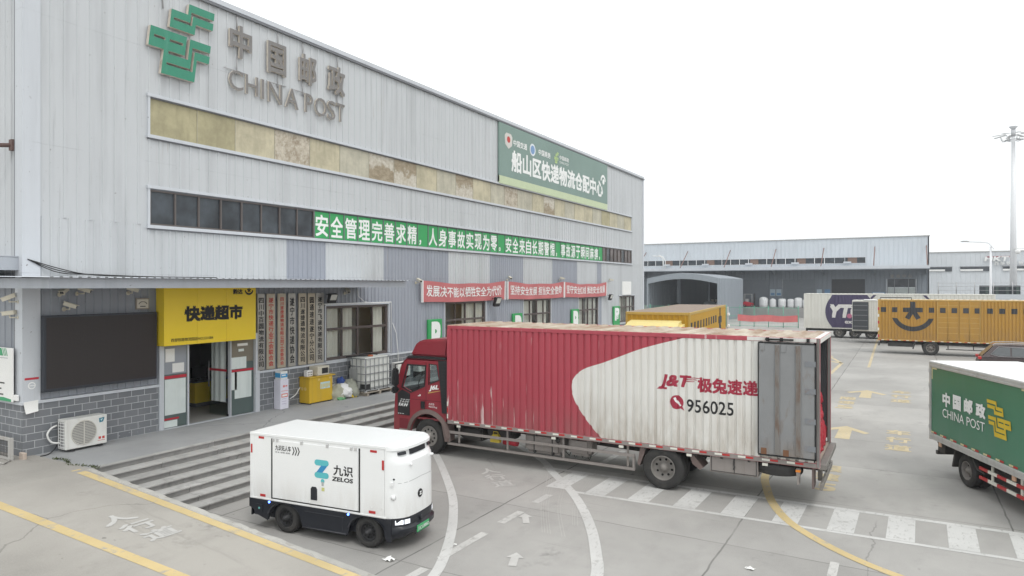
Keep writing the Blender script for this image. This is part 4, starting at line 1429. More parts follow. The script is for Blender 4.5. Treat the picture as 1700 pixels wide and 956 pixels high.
solo(w, 'broken_block', mat('buff_block', (0.48, 0.40, 0.34), 0.9), 'small buff brick standing at the foot of the building corner', 'brick', bevel=0.01)

# ================================================================== things on the platform
def ac_unit(name, y0, y1, z0, z1, x0, x1, lb, wall=False, markings=False):
    t = thing(name, lb, 'air conditioner', ((x0 + x1) / 2, (y0 + y1) / 2, z0 - (0.0 if wall else 0.03)), 0, 'air conditioner units by the wall')
    w = MB(); w.box(x0, x1, y0, y1, z0, z1)
    w.build('case', mat('aircon_case', (0.70, 0.70, 0.67), 0.5, streak=0.25, scol=(0.4, 0.36, 0.3)), t, world=True, bevel=0.012)
    h = z1 - z0
    cy, cz, r = y0 + (y1 - y0) * 0.43, z0 + h * 0.5, h * 0.42
    w = MB()
    w.lathe([(r, 0.0), (r, 0.014), (r * 0.94, 0.018), (r * 0.94, 0.003)], (x1, cy, cz), 'x', 32, 0)
    w.face([(x1 + 0.003, u, v) for u, v in circle(cy, cz, r * 0.95, 32)], 1)
    for i in range(15):
        z = cz - r * 0.9 + i * r * 1.8 / 14
        hw = math.sqrt(max(0, (r * 0.94) ** 2 - (z - cz) ** 2))
        w.box(x1 + 0.004, x1 + 0.012, cy - hw, cy + hw, z - 0.006, z + 0.006, 0)
    w.box(x1 + 0.006, x1 + 0.016, cy - 0.012, cy + 0.012, cz - r * 0.9, cz + r * 0.9, 0)
    w.build('fan_grille', [mat('aircon_grille', (0.58, 0.56, 0.51), 0.6), mat('aircon_fan_dark', (0.27, 0.27, 0.26), 0.7)], t, world=True)
    w = MB()
    w.box(x0 + 0.05, x1 - 0.06, y0 - 0.003, y0, z0 + 0.04, z1 - 0.06, 1)
    for i in range(9):
        z = z0 + 0.06 + i * (h - 0.14) / 8
        w.box(x0 + 0.05, x1 - 0.05, y0 - 0.011, y0 - 0.003, z - 0.008, z + 0.008, 0)
    for i in range(4):
        x = x0 + 0.06 + i * (x1 - x0 - 0.13) / 3
        w.box(x - 0.008, x + 0.008, y0 - 0.012, y0 - 0.004, z0 + 0.04, z1 - 0.06, 0)
    w.build('side_grille', [m_white, m_black], t, world=True)
    w = MB()
    if wall:
        for y in (y0 + 0.12, y1 - 0.12):
            w.prism([(FX + 0.04, z0 - 0.02), (x1, z0 - 0.02), (x1, z0 - 0.05), (FX + 0.04, z0 - 0.3)], 'y', y - 0.02, y + 0.02)
    else:
        for y in (y0 + 0.1, y1 - 0.22):
            w.box(x0 - 0.02, x1 + 0.03, y, y + 0.1, z0 - 0.03, z0 - 0.001)
    w.build('foot', m_black, t, world=True)
    if markings:
        w = MB()
        w.face([(x1 + 0.003, u, v) for u, v in ((y1 - .20, z1 - .07), (y1 - .06, z1 - .06), (y1 - .10, z1 - .17), (y1 - .19, z1 - .18))], 0)
        w.face([(x1 + 0.004, u, v) for u, v in ((y1 - .165, z1 - .10), (y1 - .10, z1 - .085), (y1 - .14, z1 - .15))], 2)
        for i in range(2):
            w.box(x1 + .001, x1 + .003, y1 - .21 + i * .09, y1 - .15 + i * .09, z0 + .13, z0 + .19, 1)
        w.box(x1 + .001, x1 + .003, y1 - .23, y1 - .05, z0 + .09, z0 + .10, 1)
        w.build('sticker', [mat('sticker_teal', (0.05, 0.20, 0.27)), m_rink, mat('sticker_light', (0.5, 0.65, 0.7))], t, world=True)
        w = MB()
        w.tube(smooth_path([(FX + .1, y0 - 0.02, z1 - 0.15), (FX + .12, y0 - 0.16, z1 - .2), (FX + .12, y0 - 0.24, z0 + .38), (FX + .13, y0 - 0.16, z0 + 0.2), (FX + .2, y0 + .0, z0 + .15)]), 0.022, 10, 0)
        w.tube(smooth_path([(FX + .13, y0 - .02, z0 + .12), (FX + .16, y0 - .1, z0 + .02), (FX + .3, y0 - .3, RH + .02), (FX + .35, y0 - .5, RH + .02)]), 0.012, 6, 1)
        w.build('hose', [m_paper, m_ink], t, world=True)
ac_unit('air_conditioner', 8.88, 9.86, 1.04, 1.76, FX + 0.1, FX + 0.46, 'white air conditioner unit standing on the platform below the black screen', False, True)
ac_unit('air_conditioner', 21.3, 22.1, 1.35, 1.92, FX + 0.12, FX + 0.44, 'white wall mounted air conditioner just beyond the caged water tank', True)
ac_unit('air_conditioner', 22.7, 23.5, 1.42, 1.98, FX + 0.12, FX + 0.44, 'white wall air conditioner seen through the red truck cab window', True)

t = thing('carton', 'tall pale lilac carton with a smaller blue and white box on top, beside the doorway', 'carton', (-17.68, 15.62, RH))
w = MB(); w.box(-17.83, -17.52, 15.46, 15.80, RH, 1.94)
w.build('lower_box', mat('lilac_card', (0.72, 0.71, 0.80), 0.7), t, world=True, bevel=0.006)
w = MB(); w.box(-17.82, -17.55, 15.50, 15.78, 1.942, 2.2)
w.build('upper_box', m_paper, t, world=True, bevel=0.006)
w = MB()
w.box(-17.55, -17.547, 15.51, 15.77, 2.0, 2.12, 0); w.box(-17.81, -17.57, 15.497, 15.50, 2.0, 2.15, 0)
w.box(-17.547, -17.545, 15.55, 15.70, 2.05, 2.09, 2)
w.box(-17.52, -17.517, 15.50, 15.76, 1.56, 1.575, 1); w.box(-17.52, -17.517, 15.50, 15.76, 1.36, 1.48, 1)
w.box(-17.517, -17.515, 15.53, 15.73, 1.39, 1.45, 2)
w.face([(-17.517, u, v) for u, v in circle(15.6, 1.72, 0.04, 14)], 1)
w.box(-17.52, -17.517, 15.66, 15.74, 1.7, 1.74, 1)
for z in (1.30, 1.22, 1.14):
    w.box(-17.52, -17.517, 15.52, 15.7, z, z + 0.02, 3)
w.build('printing', [mat('print_blue', (0.06, 0.33, 0.62)), mat('print_coral', (0.7, 0.2, 0.17)), m_wink, mat('print_lilac', (0.5, 0.47, 0.6))], t, world=True)

t = thing('cabinet', 'yellow steel cabinet with a torn pale blue label against the block wall', 'cabinet', (-17.6, 17.1, RH))
w = MB()
w.box(-17.84, -17.36, 16.55, 17.62, RH + 0.04, 1.86)
w.box(-17.85, -17.33, 16.53, 17.74, 1.862, 1.90)
w.build('body', mat('yellow_cabinet_paint', (0.62, 0.40, 0.025), 0.5, var=0.08, streak=0.35, scol=(0.35, 0.25, 0.08)), t, world=True, bevel=0.008)
w = MB()
for y in (16.6, 17.5):
    w.box(-17.82, -17.38, y, y + 0.06, RH, RH + 0.04)
w.build('foot', m_black, t, world=True)
w = MB()
w.box(-17.36, -17.357, 17.05, 17.5, 1.45, 1.68, 0)
for i in range(6):
    w.box(-17.357, -17.355, 17.08 + i * .07, 17.13 + i * .07, 1.47 + .02 * (i % 3), 1.62, 1)
for u, v in ((16.98, 1.78), (17.5, 1.8)):
    w.face([(-17.357, a, b) for a, b in circle(u, v, 0.045, 14)], 2)
for u, v in ((-17.70, 1.5), (-17.55, 1.5)):
    w.face([(a, 16.547, b) for a, b in circle(u, v, 0.06, 14)], 2)
w.build('label_sheet', [mat('label_pale_blue', (0.5, 0.66, 0.68)), mat('label_torn', (0.62, 0.55, 0.25)), mat('label_yellow', (0.66, 0.48, 0.15))], t, world=True)
t = thing('microwave', 'white microwave oven with a black window on top of the yellow cabinet', 'microwave', (-17.58, 17.25, 1.9))
w = MB(); w.box(-17.80, -17.38, 16.95, 17.5, 1.91, 2.22)
w.build('case', m_beige, t, world=True, bevel=0.012)
w = MB(); w.box(-17.38, -17.372, 17.14, 17.42, 1.97, 2.16)
w.build('window', m_black, t, world=True)
w = MB()
for z in (1.95, 2.0, 2.05, 2.1):
    w.box(-17.38, -17.37, 17.45, 17.48, z, z + .03)
w.build('buttons', m_dtrim, t, world=True)
t = thing('socket_box', 'small white socket box on the left end of the yellow cabinet', 'socket box', (-17.6, 16.7, 1.9))
w = MB(); w.box(-17.66, -17.5, 16.58, 16.84, 1.91, 2.12)
w.build('case', m_white, t, world=True, bevel=0.01)
w = MB()
for i in range(3):
    for j in range(2):
        w.box(-17.5, -17.497, 16.61 + i * .075, 16.65 + i * .075, 1.95 + j * .08, 1.99 + j * .08)
w.build('socket', m_dtrim, t, world=True)
w = MB()
w.tube(smooth_path([(-17.75, 16.5, 1.55), (-17.7, 16.4, 1.5), (-17.72, 16.3, 1.35), (-17.68, 16.15, 1.3), (-17.75, 16.05, 1.22)]), 0.015, 6)
solo(w, 'power_cable', m_paper, 'white cable hanging from the left side of the yellow cabinet', 'cable')

def lump(mb, c, s, seed, m=0, sub=4, amp=0.30, flat=0.35):
    """crumpled soft sack"""
    rr = random.Random(seed)
    tb = bmesh.new()
    bmesh.ops.create_icosphere(tb, subdivisions=sub, radius=1)
    ph = [Vector((rr.uniform(-1, 1), rr.uniform(-1, 1), rr.uniform(-1, 1))) * k for k in (2.2, 3.4, 5.5, 8, 11) for _ in range(2)]
    mp = {}
    for v in tb.verts:
        p = v.co.copy()
        d = sum((1 - abs(math.sin(p.dot(q) + i)) ** .6) / (1 + i * 0.3) for i, q in enumerate(ph)) / 2.2 - 0.5
        p *= 1 + amp * d * 2
        p = Vector((p.x * s[0], p.y * s[1], max(p.z, -flat) * s[2] + flat * s[2]))
        mp[v] = mb.bm.verts.new(Vector(c) + p)
    for f in tb.faces:
        q = mb.bm.faces.new([mp[v] for v in f.verts])
        q.material_index = m
        q.smooth = True
    tb.free()
w = MB(); lump(w, (-17.45, 17.9, RH), (0.26, 0.28, 0.36), 1)
solo(w, 'sack', mat('olive_sack', (0.38, 0.38, 0.30), 0.85, bump=0.3), 'dull olive sack slumped beside the yellow cabinet', 'sack', 'sacks between cabinet and tank')
w = MB(); lump(w, (-17.45, 18.2, RH + 0.05), (0.34, 0.4, 0.34), 5)
solo(w, 'sack', mat('white_sack', (0.70, 0.70, 0.70), 0.7, bump=0.3), 'full white woven sack lying in the middle of the heap', 'sack', 'sacks between cabinet and tank')
w = MB(); lump(w, (-17.42, 18.55, RH), (0.30, 0.28, 0.46), 9)
solo(w, 'sack', mat('grey_green_sack', (0.30, 0.31, 0.26), 0.85, bump=0.3), 'grey green sack leaning against the caged water tank', 'sack', 'sacks between cabinet and tank')
w = MB(); lump(w, (-17.75, 18.45, RH + 0.4), (0.14, 0.14, 0.2), 12)
solo(w, 'sack', mat('blue_sack', (0.05, 0.10, 0.35), 0.7), 'small blue bundle behind the white sack', 'sack', 'sacks between cabinet and tank')
w = MB(); lump(w, (-17.25, 18.5, RH), (0.14, 0.2, 0.12), 15)
solo(w, 'rag', mat('yellow_rag', (0.65, 0.48, 0.04), 0.8), 'crumpled yellow rag in front of the white sack', 'rag')
w = MB(); lump(w, (-17.2, 17.88, RH), (0.1, 0.16, 0.09), 16)
solo(w, 'rag', mat('green_rag', (0.12, 0.3, 0.14), 0.8), 'crumpled green rag at the foot of the olive sack', 'rag')

ib = thing('water_tank', 'cloudy white plastic tank in a grey wire cage on a pallet', 'tank', (-17.35, 19.75, RH))
ix0, ix1, iy0, iy1 = -17.80, -16.95, 18.86, 20.30
w = MB()
for y in (iy0, (iy0 + iy1) / 2 - .05, iy1 - .1):
    w.box(ix0 - .05, ix1 + .08, y, y + 0.1, RH, RH + 0.1)
w.box(ix0 - .05, ix1 + .1, iy0 - .02, iy0 + .1, RH + 0.1, RH + 0.125)
for k in range(6):
    x = ix0 - .04 + k * 0.17
    w.box(x, x + 0.11, iy0 - 0.03, iy1 + 0.02, RH + 0.1, RH + 0.128)
w.build('pallet', m_wood, ib, world=True, bevel=0.004)
w = MB()
w.box(ix0, ix1, iy0, iy1, RH + 0.17, RH + 0.2)
for x in (ix0, (ix0 + ix1) / 2, ix1 - .08):
    for y in (iy0, (iy0 + iy1) / 2 - .04, iy1 - .08):
        w.box(x, x + .08, y, y + .08, RH + .128, RH + .17)
w.build('cage_base', m_galv, ib, world=True)
w = MB(); w.box(ix0 + .03, ix1 - .03, iy0 + .03, iy1 - .03, RH + 0.21, 2.36)
w.build('tank_body', mat('cloudy_plastic', (0.74, 0.75, 0.72), 0.4, var=0.08, scale=1.5, low=(0.4, 1.4, 0.4), lowcol=(0.45, 0.46, 0.44)), ib, world=True, bevel=0.07, seg=3)
w = MB()
for k in range(5):
    z = RH + 0.24 + k * 0.275
    r_ = 0.016
    w.tube([(ix1, iy0, z), (ix1, iy1, z), (ix0, iy1, z), (ix0, iy0, z), (ix1, iy0, z)], r_, 6)
for k in range(7):
    y = iy0 + (iy1 - iy0) * k / 6
    w.tube([(ix1 + .012, y, RH + .2), (ix1 + .012, y, RH + .24 + 1.10)], 0.014, 6)
for k in range(5):
    x = ix0 + (ix1 - ix0) * k / 4
    w.tube([(x, iy0 - .012, RH + .2), (x, iy0 - .012, RH + .24 + 1.10)], 0.014, 6)
w.build('cage', mat('cage_steel', (.27, .28, .29), .5, .3), ib, world=True)
w = MB()
w.cyl((-17.3, 19.5, 2.36), (-17.3, 19.5, 2.41), 0.11, n=18)
w.build('lid', mat('orange_lid', (0.50, 0.13, 0.05), 0.6), ib, world=True)
w = MB(); w.box(ix1 - .03, ix1 + .02, iy0 + .02, iy0 + .22, RH + .24, RH + .42); w.box(ix0 + .6, ix1 + .0, iy0 - .02, iy0 + .03, RH + .26, RH + .42)
w.build('outlet', m_black, ib, world=True)
w = MB(); w.box(ix0 + .08, ix0 + .48, iy0 - .022, iy0 - .018, RH + .55, RH + .98)
w.build('plate', mat('dull_plate', (0.42, 0.43, 0.42), 0.6), ib, world=True)
w = MB()
w.tube(smooth_path([(-17.75, 18.7, 2.39), (-17.5, 19.0, 2.40), (-17.55, 19.5, 2.44), (-17.2, 19.8, 2.42)]), 0.025, 8)
w.tube(smooth_path([(-17.6, 19.0, 2.39), (-17.3, 19.3, 2.40), (-17.65, 19.9, 2.39)]), 0.02, 8)
solo(w, 'dark_hose', m_ink, 'dark hose lying across the top of the caged water tank', 'hose')

t = thing('shop_counter', 'yellow shop counter with black screens standing inside the open doorway', 'counter', (-20.3, 15.2, RH))
w = MB(); w.box(-20.8, -20.3, 14.35, 16.3, RH + .12, 1.78)
w.build('front_panel', m_yel, t, world=True, bevel=.01)
w = MB(); w.box(-20.85, -20.25, 14.3, 16.35, 1.78, 1.82); w.box(-20.75, -20.28, 14.36, 16.28, RH, RH + .12)
w.build('top', m_dtrim, t, world=True)
for i, y in enumerate((14.65, 15.35)):
    t = thing('monitor', ('left', 'right')[i] + ' black monitor on the yellow shop counter', 'monitor', (-20.5, y, 1.82))
    w = MB(); w.box(-20.55, -20.5, y - .28, y + .28, 1.92, 2.28); w.box(-20.6, -20.4, y - .12, y + .12, 1.822, 1.84); w.box(-20.56, -20.52, y - .03, y + .03, 1.84, 1.95)
    w.build('screen', m_black, t, world=True)

# ================================================================== vehicles
m_tyre = mat('tyre_rubber', (0.035, 0.034, 0.033), 0.85, var=0.2, streak=0.5, scol=(0.085, 0.078, 0.07), sscale=(4, 4, 4), bump=0.3)
m_rim = mat('dusty_steel_rim', (0.24, 0.225, 0.21), 0.6, 0.2, var=0.15, scale=8, streak=0.4, sscale=(9, 9, 9))
m_rimd = mat('black_steel_rim', (0.03, 0.03, 0.032), 0.45, 0.2)
m_hole = mat('rim_hole', (0.008, 0.008, 0.008), 0.9)
m_chas = mat('dusty_chassis', (0.045, 0.043, 0.042), 0.7, var=0.25, streak=0.45, scol=(0.14, 0.125, 0.11), sscale=(3, 3, 3))
m_grail = mat('grey_brown_rail', (0.26, 0.235, 0.22), 0.6, var=0.15, streak=0.4, scol=(0.16, 0.13, 0.11))

def wheel(root, x, y, r, wd, out_, deep=0.14, rim=None, nh=8):
    """one tyre (the part) with its rim (the sub-part); y is the outer face, out_ the outward side"""
    w = MB()
    prof = [(.57, -.03), (.60, -.004), (.70, .006), (.84, .004), (.93, -.008), (.975, -.03)]
    prof = [(a * r, b) for a, b in prof] + [(r, -.05)]
    n = 4
    for i in range(n):
        t = -.05 - (wd - .1) * i / n
        s = (wd - .1) / n
        prof += [(r, t - s * .78), (r - .012, t - s * .82), (r - .012, t - s * .96), (r, t - s)]
    prof += [(.975 * r, -wd + .03), (.93 * r, -wd + .008), (.57 * r, -wd)]
    w.lathe([(a, b * out_) for a, b in prof], (x, y, r), 'y', 40)
    o = w.build('wheel', m_tyre, root)
    w = MB()
    d = deep
    pr = [(.58, -.03), (.575, -.008), (.545, -.004), (.53, -.02), (.51, -d * .75), (.47, -d), (.25, -d + .012), (.23, -d + .015), (.22, -d + .07), (.15, -d + .085), (.14, -d + .11), (.001, -d + .115)]
    w.lathe([(a * r, b * out_) for a, b in pr], (x, y, r), 'y', 40, 0)
    for k in range(nh):
        a = 2 * math.pi * (k + .3) / nh
        c = Vector((x + .375 * r * math.cos(a), y + out_ * (-d + .001), r + .375 * r * math.sin(a)))
        w.cyl(c, c + Vector((0, out_ * .012, 0)), .058 * r, n=10, m=1)
    for k in range(10):
        a = 2 * math.pi * k / 10
        c = Vector((x + .275 * r * math.cos(a), y + out_ * (-d + .005), r + .275 * r * math.sin(a)))
        w.cyl(c, c + Vector((0, out_ * .035, 0)), .022 * r, n=6, m=0)
    w.build('rim', [rim or m_rim, m_hole], o)
    return o

def tape(mb, x0, x1, y, z, out_, pitch=0.53, L=0.17, h=0.045, first=0):
    x = x0
    while x + 2 * L < x1:
        for k in range(2):
            a = x + k * (L + 0.005)
            mb.box(a, a + L, y, y + out_ * 0.004, z, z + h, (k + first) % 2)
        x += pitch
m_tr = mat('reflective_red', (0.45, 0.03, 0.03), 0.4)
m_tw = mat('reflective_white', (0.70, 0.69, 0.62), 0.4)

# ---------------------------------------------------------------- the long red and white box truck
m_jred = mat('faded_red_paint', (0.40, 0.062, 0.085), 0.5, var=0.1, scale=1.2, low=(1.0, 2.0, 0.55), lowcol=(0.23, 0.13, 0.12),
             chips=((0.62, 0.48, 0.47), (13, 13, 0.75), 0.615, 0.5), streak=0.35, scol=(0.25, 0.05, 0.06), sscale=(7, 7, 0.5))
m_jwht = mat('dirty_white_paint', (0.70, 0.69, 0.655), 0.5, var=0.06, scale=1.5, low=(1.0, 2.3, 0.75), lowcol=(0.36, 0.31, 0.25), streak=0.5, scol=(0.42, 0.36, 0.29), sscale=(9, 9, 0.35), slo=0.5, shi=0.8)
m_jroof = mat('rusty_cream_roof', (0.50, 0.45, 0.37), 0.7, var=0.12, scale=1.5, streak=0.9, scol=(0.26, 0.16, 0.10), sscale=(2.2, 0.45, 1), slo=0.38, shi=0.62)
m_jgrey = mat('worn_grey_door', (0.238, 0.243, 0.247), 0.55, var=0.12, scale=2.5, streak=0.65, scol=(0.16, 0.10, 0.065), sscale=(4, 4, 1.3), slo=0.56, shi=0.7, low=(1.2, 1.7, 0.5), lowcol=(0.2, 0.14, 0.1))
m_jcab = mat('cab_red_paint', (0.255, 0.024, 0.037), 0.3, var=0.06, spec=0.5, low=(0.6, 1.5, 0.5), lowcol=(0.22, 0.10, 0.09))
m_flare = mat('dusty_fender', (0.155, 0.115, 0.105), 0.7, var=0.15, scale=4)

jt = thing('box_truck', 'long red and white box truck with an open rear door, parked nose to the steps', 'truck', (-5.12, 17.56, 0), R(180))
X0, X1, HW, Z0, Z1 = -3.53, 6.40, 1.26, 1.10, 3.74
JP = corr(X0 + 0.12, X1 - 0.08, 0.19, 0.118, 0.014, -0.034)
for sd in (1, -1):
    w = MB()
    sheet(w, JP, Z0, Z1, lambda u, d, v: (u, sd * (HW + d), v), 0)
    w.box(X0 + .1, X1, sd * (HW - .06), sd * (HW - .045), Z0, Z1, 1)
    w.build('side_panel', [m_jred, m_dark], jt)
w = MB()
blob = smooth_path([(1.60, 1.10), (1.82, 1.31), (2.09, 1.62), (2.34, 1.99), (2.44, 2.35), (2.34, 2.62), (2.07, 2.84), (1.57, 3.02), (1.24, 3.15), (.45, 3.46), (-.52, 3.738)], 5)
poly = blob + [(X0 + 0.12, 3.738), (X0 + 0.12, 1.102)]
tb = bmesh.new()
vs = [tb.verts.new((a, b, 0)) for a, b in poly]
es = [tb.edges.new((vs[i], vs[(i + 1) % len(vs)])) for i in range(len(vs))]
bmesh.ops.triangle_fill(tb, edges=es, use_beauty=True)
tb.verts.index_update()
tv = [(v.co.x, v.co.y) for v in tb.verts]
tf = [[v.index for v in f.verts] for f in tb.faces]
tb.free()
for sd in (1, -1):
    drape(w, tv, tf, JP, lambda u, d, v: (u, sd * (HW + d), v), 0.002, 0)
w.build('white_paint_field', m_jwht, jt, normals=False)
w = MB()
for sd in (1, -1):
    for a, b, k in ((-2.0, X1, 0), (X0, -2.0, 1)):
        w.box(a, b, sd * (HW - .05), sd * (HW + .012), Z1, Z1 + .10, k)
        w.box(a, b, sd * (HW - .055), sd * (HW + .008), Z0 - .115, Z0, 2)
    w.box(X1 - .09, X1 + .01, sd * (HW - .06), sd * (HW + .016), Z0, Z1, 0)
    w.box(X0 - .01, X0 + .07, sd * (HW - .06), sd * (HW + .016), Z0 - .1, Z1 + .1, 3)
w.box(X0 - .01, X0 + .12, -HW + .05, HW - .05, Z1 - .02, Z1 + .1, 1)
w.build('body_frame', [m_jred, m_jwht, m_grail, mat('rear_frame_grey', (0.22, 0.21, 0.2), 0.6, streak=0.5)], jt, bevel=0.008)
w = MB(); w.box(X1 - .03, X1, -HW + .06, HW - .06, Z0 - .1, Z1 + .08)
w.build('front_wall', m_jred, jt)
w = MB()
pr = corr(X0, X1, 0.36, 0.15, 0.05, 0.03)
sheet(w, pr, -HW + .01, HW - .01, lambda u, d, v: (u, v, Z1 + .085 + d + 0.03 * (1 - (v / HW) ** 2)))
for sd in (1, -1):
    sheet(w, pr, 0, 1, lambda u, d, v: (u, sd * (HW - .01 + .02 * v), Z1 + .085 + d * (1 - v) - .02 * v))
w.build('roof', m_jroof, jt, normals=False)
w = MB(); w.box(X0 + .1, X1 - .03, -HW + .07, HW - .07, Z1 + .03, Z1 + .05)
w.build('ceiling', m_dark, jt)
w = MB(); w.box(X0 + .01, X1 - .03, -HW + .06, HW - .06, Z0 - .1, Z0 - .02)
w.build('floor', m_wood, jt)
# lettering on the near side
side = lambda u, d, v: (u, HW + d, v)
w = MB()
def jtext(s, a, b, z0, h, off, sh, m):
    """reads from +x towards -x on the left side of the truck"""
    vs, fs = text_poly(s, 0, 0, 1, 1, off, sh)
    vs = [(a - x * (a - b), z0 + y * h, e) for x, y, e in vs]
    drape(w, vs, fs, JP, side, 0.005, m)
jtext('J&T', 0.08, -0.72, 2.47, .37, .036, .22, 0)
jtext('极兔速递', -0.86, -2.24, 2.46, .36, .035, 0, 0)
for k in range(3):
    drape(w, [(-0.60 + .03 * k, 2.80 - .045 * k), (-0.93 + .07 * k, 2.80 - .045 * k), (-0.91 + .07 * k, 2.785 - .045 * k), (-0.6 + .03 * k, 2.775 - .045 * k)], [(0, 1, 2, 3)], JP, side, 0.005, 0)
drape(w, [(0.13, 2.475), (-.12, 2.475), (-.12, 2.525), (0.07, 2.525)], [(0, 1, 2, 3)], JP, side, 0.006, 0)
jtext('956025', -0.60, -1.70, 1.97, .31, .012, 0, 1)
drape(w, circle(-0.36, 2.18, .17, 24), [tuple(range(24))], JP, side, 0.005, 0)
drape(w, [(-.44, 2.05), (-.55, 1.99), (-.50, 2.09)], [(0, 1, 2)], JP, side, 0.006, 0)
for p, q in (((-.30, 2.28), (-.36, 2.19)), ((-.36, 2.21), (-.46, 2.10)), ((-.31, 2.29), (-.34, 2.24))):
    d = (Vector(q) - Vector(p)).normalized(); n = Vector((-d.y, d.x)) * .026
    drape(w, [tuple(Vector(p) + n), tuple(Vector(p) - n), tuple(Vector(q) - n), tuple(Vector(q) + n)], [(0, 1, 2, 3)], JP, side, 0.009 + (.002 if p[1] > 2.285 else 0) + (.001 if q[1] < 2.15 else 0), 2)
w.build('lettering', [mat('lettering_crimson', (0.36, 0.03, 0.06), 0.5), m_ink, m_wink], jt, normals=False)
# doors folded back along both sides
for sd in (1, -1):
    w = MB()
    y0, y1 = sd * (HW + .055), sd * (HW + .10)
    w.box(-3.44, -2.27, y0, y1, 1.20, 3.70, 0)
    for a, b in ((-2.72, -2.62), (-3.16, -3.05)):
        w.box(a, b, y1, y1 + sd * .03, 1.22, 3.68, 1)
    dl = w.build('rear_door', [m_jgrey, mat('rusty_channel', (0.185, 0.175, 0.165), 0.7, var=.2, streak=0.7, scol=(0.13, 0.075, 0.045), sscale=(6, 6, 1.5), slo=.45, shi=.6)], jt, bevel=0.006)
    w = MB()
    for a, b, c, d in ((-3.47, -2.26, 3.70, 3.73), (-3.47, -2.26, 1.17, 1.20), (-2.27, -2.25, 1.2, 3.7), (-3.47, -3.44, 1.17, 3.73)):
        w.box(a, b, y0, y1 + sd * .01, c, d, 0)
    w.build('door_seal', m_ink, dl)
    w = MB()
    for z in (1.42, 2.02, 2.68, 3.28):
        w.box(-3.46, -3.24, y1, y1 + sd * .012, z - .06, z + .06)
    w.build('hinge', mat('grey_hinge', (0.20, 0.21, 0.225), 0.6, streak=0.6, scol=(0.2, 0.1, 0.06), sscale=(8, 8, 8)), dl)
    w = MB()
    for x, z in ((-2.4, 1.5), (-2.95, 1.45), (-2.35, 3.62), (-2.8, 3.6)):
        w.box(x - .05, x + .05, y1, y1 + sd * .016, z - .08, z + .08, 0)
    for x in (-2.38, -2.85):
        w.box(x - .06, x + .06, y1, y1 + sd * .006, 1.2, 1.34, 1)
    w.build('latch', [m_jgrey, mat('rust_patch', (0.18, 0.09, 0.05), 0.9)], dl)
    w = MB()
    w.tube([(-2.4, sd * (HW + .05), 3.79), (-3.0, sd * (HW + .05), 3.79)], .02, 6)
    for x in (-2.45, -2.75, -3.3):
        w.box(x - .03, x + .03, sd * (HW + .01), sd * (HW + .08), 3.75, 3.83)
    w.build('locking_bar', m_ink, dl)
# cab
CW = 1.22
OUT = [(8.42, .45), (8.42, 1.0), (8.36, 1.9), (8.12, 2.62), (7.92, 2.80), (6.50, 2.80), (6.47, 1.02)] + [(7.12 + .66 * math.cos(R(a)), .53 + .66 * math.sin(R(a))) for a in range(136, 8, -12)] + [(7.80, .45)]
WIN1 = [(7.88, 2.59), (7.23, 2.59), (7.28, 2.01), (7.75, 1.81), (8.08, 1.94)]
WIN2 = [(7.08, 2.66), (6.82, 2.65), (6.73, 2.22), (7.1, 2.08)]
cabn = MB()
for sd in (1, -1):
    cabn.plate(OUT, [WIN1, WIN2], lambda u, v, t_: (u, sd * (CW - t_), v), 0, 0.05)
cabn.prism([(6.50, 2.77), (7.92, 2.77), (8.12, 2.60), (8.14, 2.63), (7.93, 2.805), (6.50, 2.805)], 'y', -CW, CW)
cabn.prism([(8.42, .45), (8.42, 1.0), (8.37, 1.78), (8.31, 1.78), (8.36, 1.0), (8.36, .45)], 'y', -CW + .05, CW - .05)
cabn.box(6.47, 6.52, -CW + .05, CW - .05, 1.0, 2.78)
cabn.box(6.52, 8.36, -CW + .05, CW - .05, 1.0, 1.06)
cb = cabn.build('cab', m_jcab, jt)
w = MB(); w.prism([(7.87, 2.89), (7.67, 3.23), (7.52, 3.33), (7.36, 3.38), (6.46, 3.43), (6.53, 2.89)], 'y', -1.14, 1.14)
w.prism([(6.98, 3.41), (6.9, 3.52), (6.5, 3.55), (6.48, 3.43)], 'y', -.6, .6)
w.build('roof_deflector', m_jcab, cb, bevel=0.05, seg=3)
w = MB(); w.prism([(7.98, 2.81), (7.86, 2.885), (6.5, 2.885), (6.5, 2.81)], 'y', -CW + .02, CW - .02)
w.build('roof_band', m_black, cb)
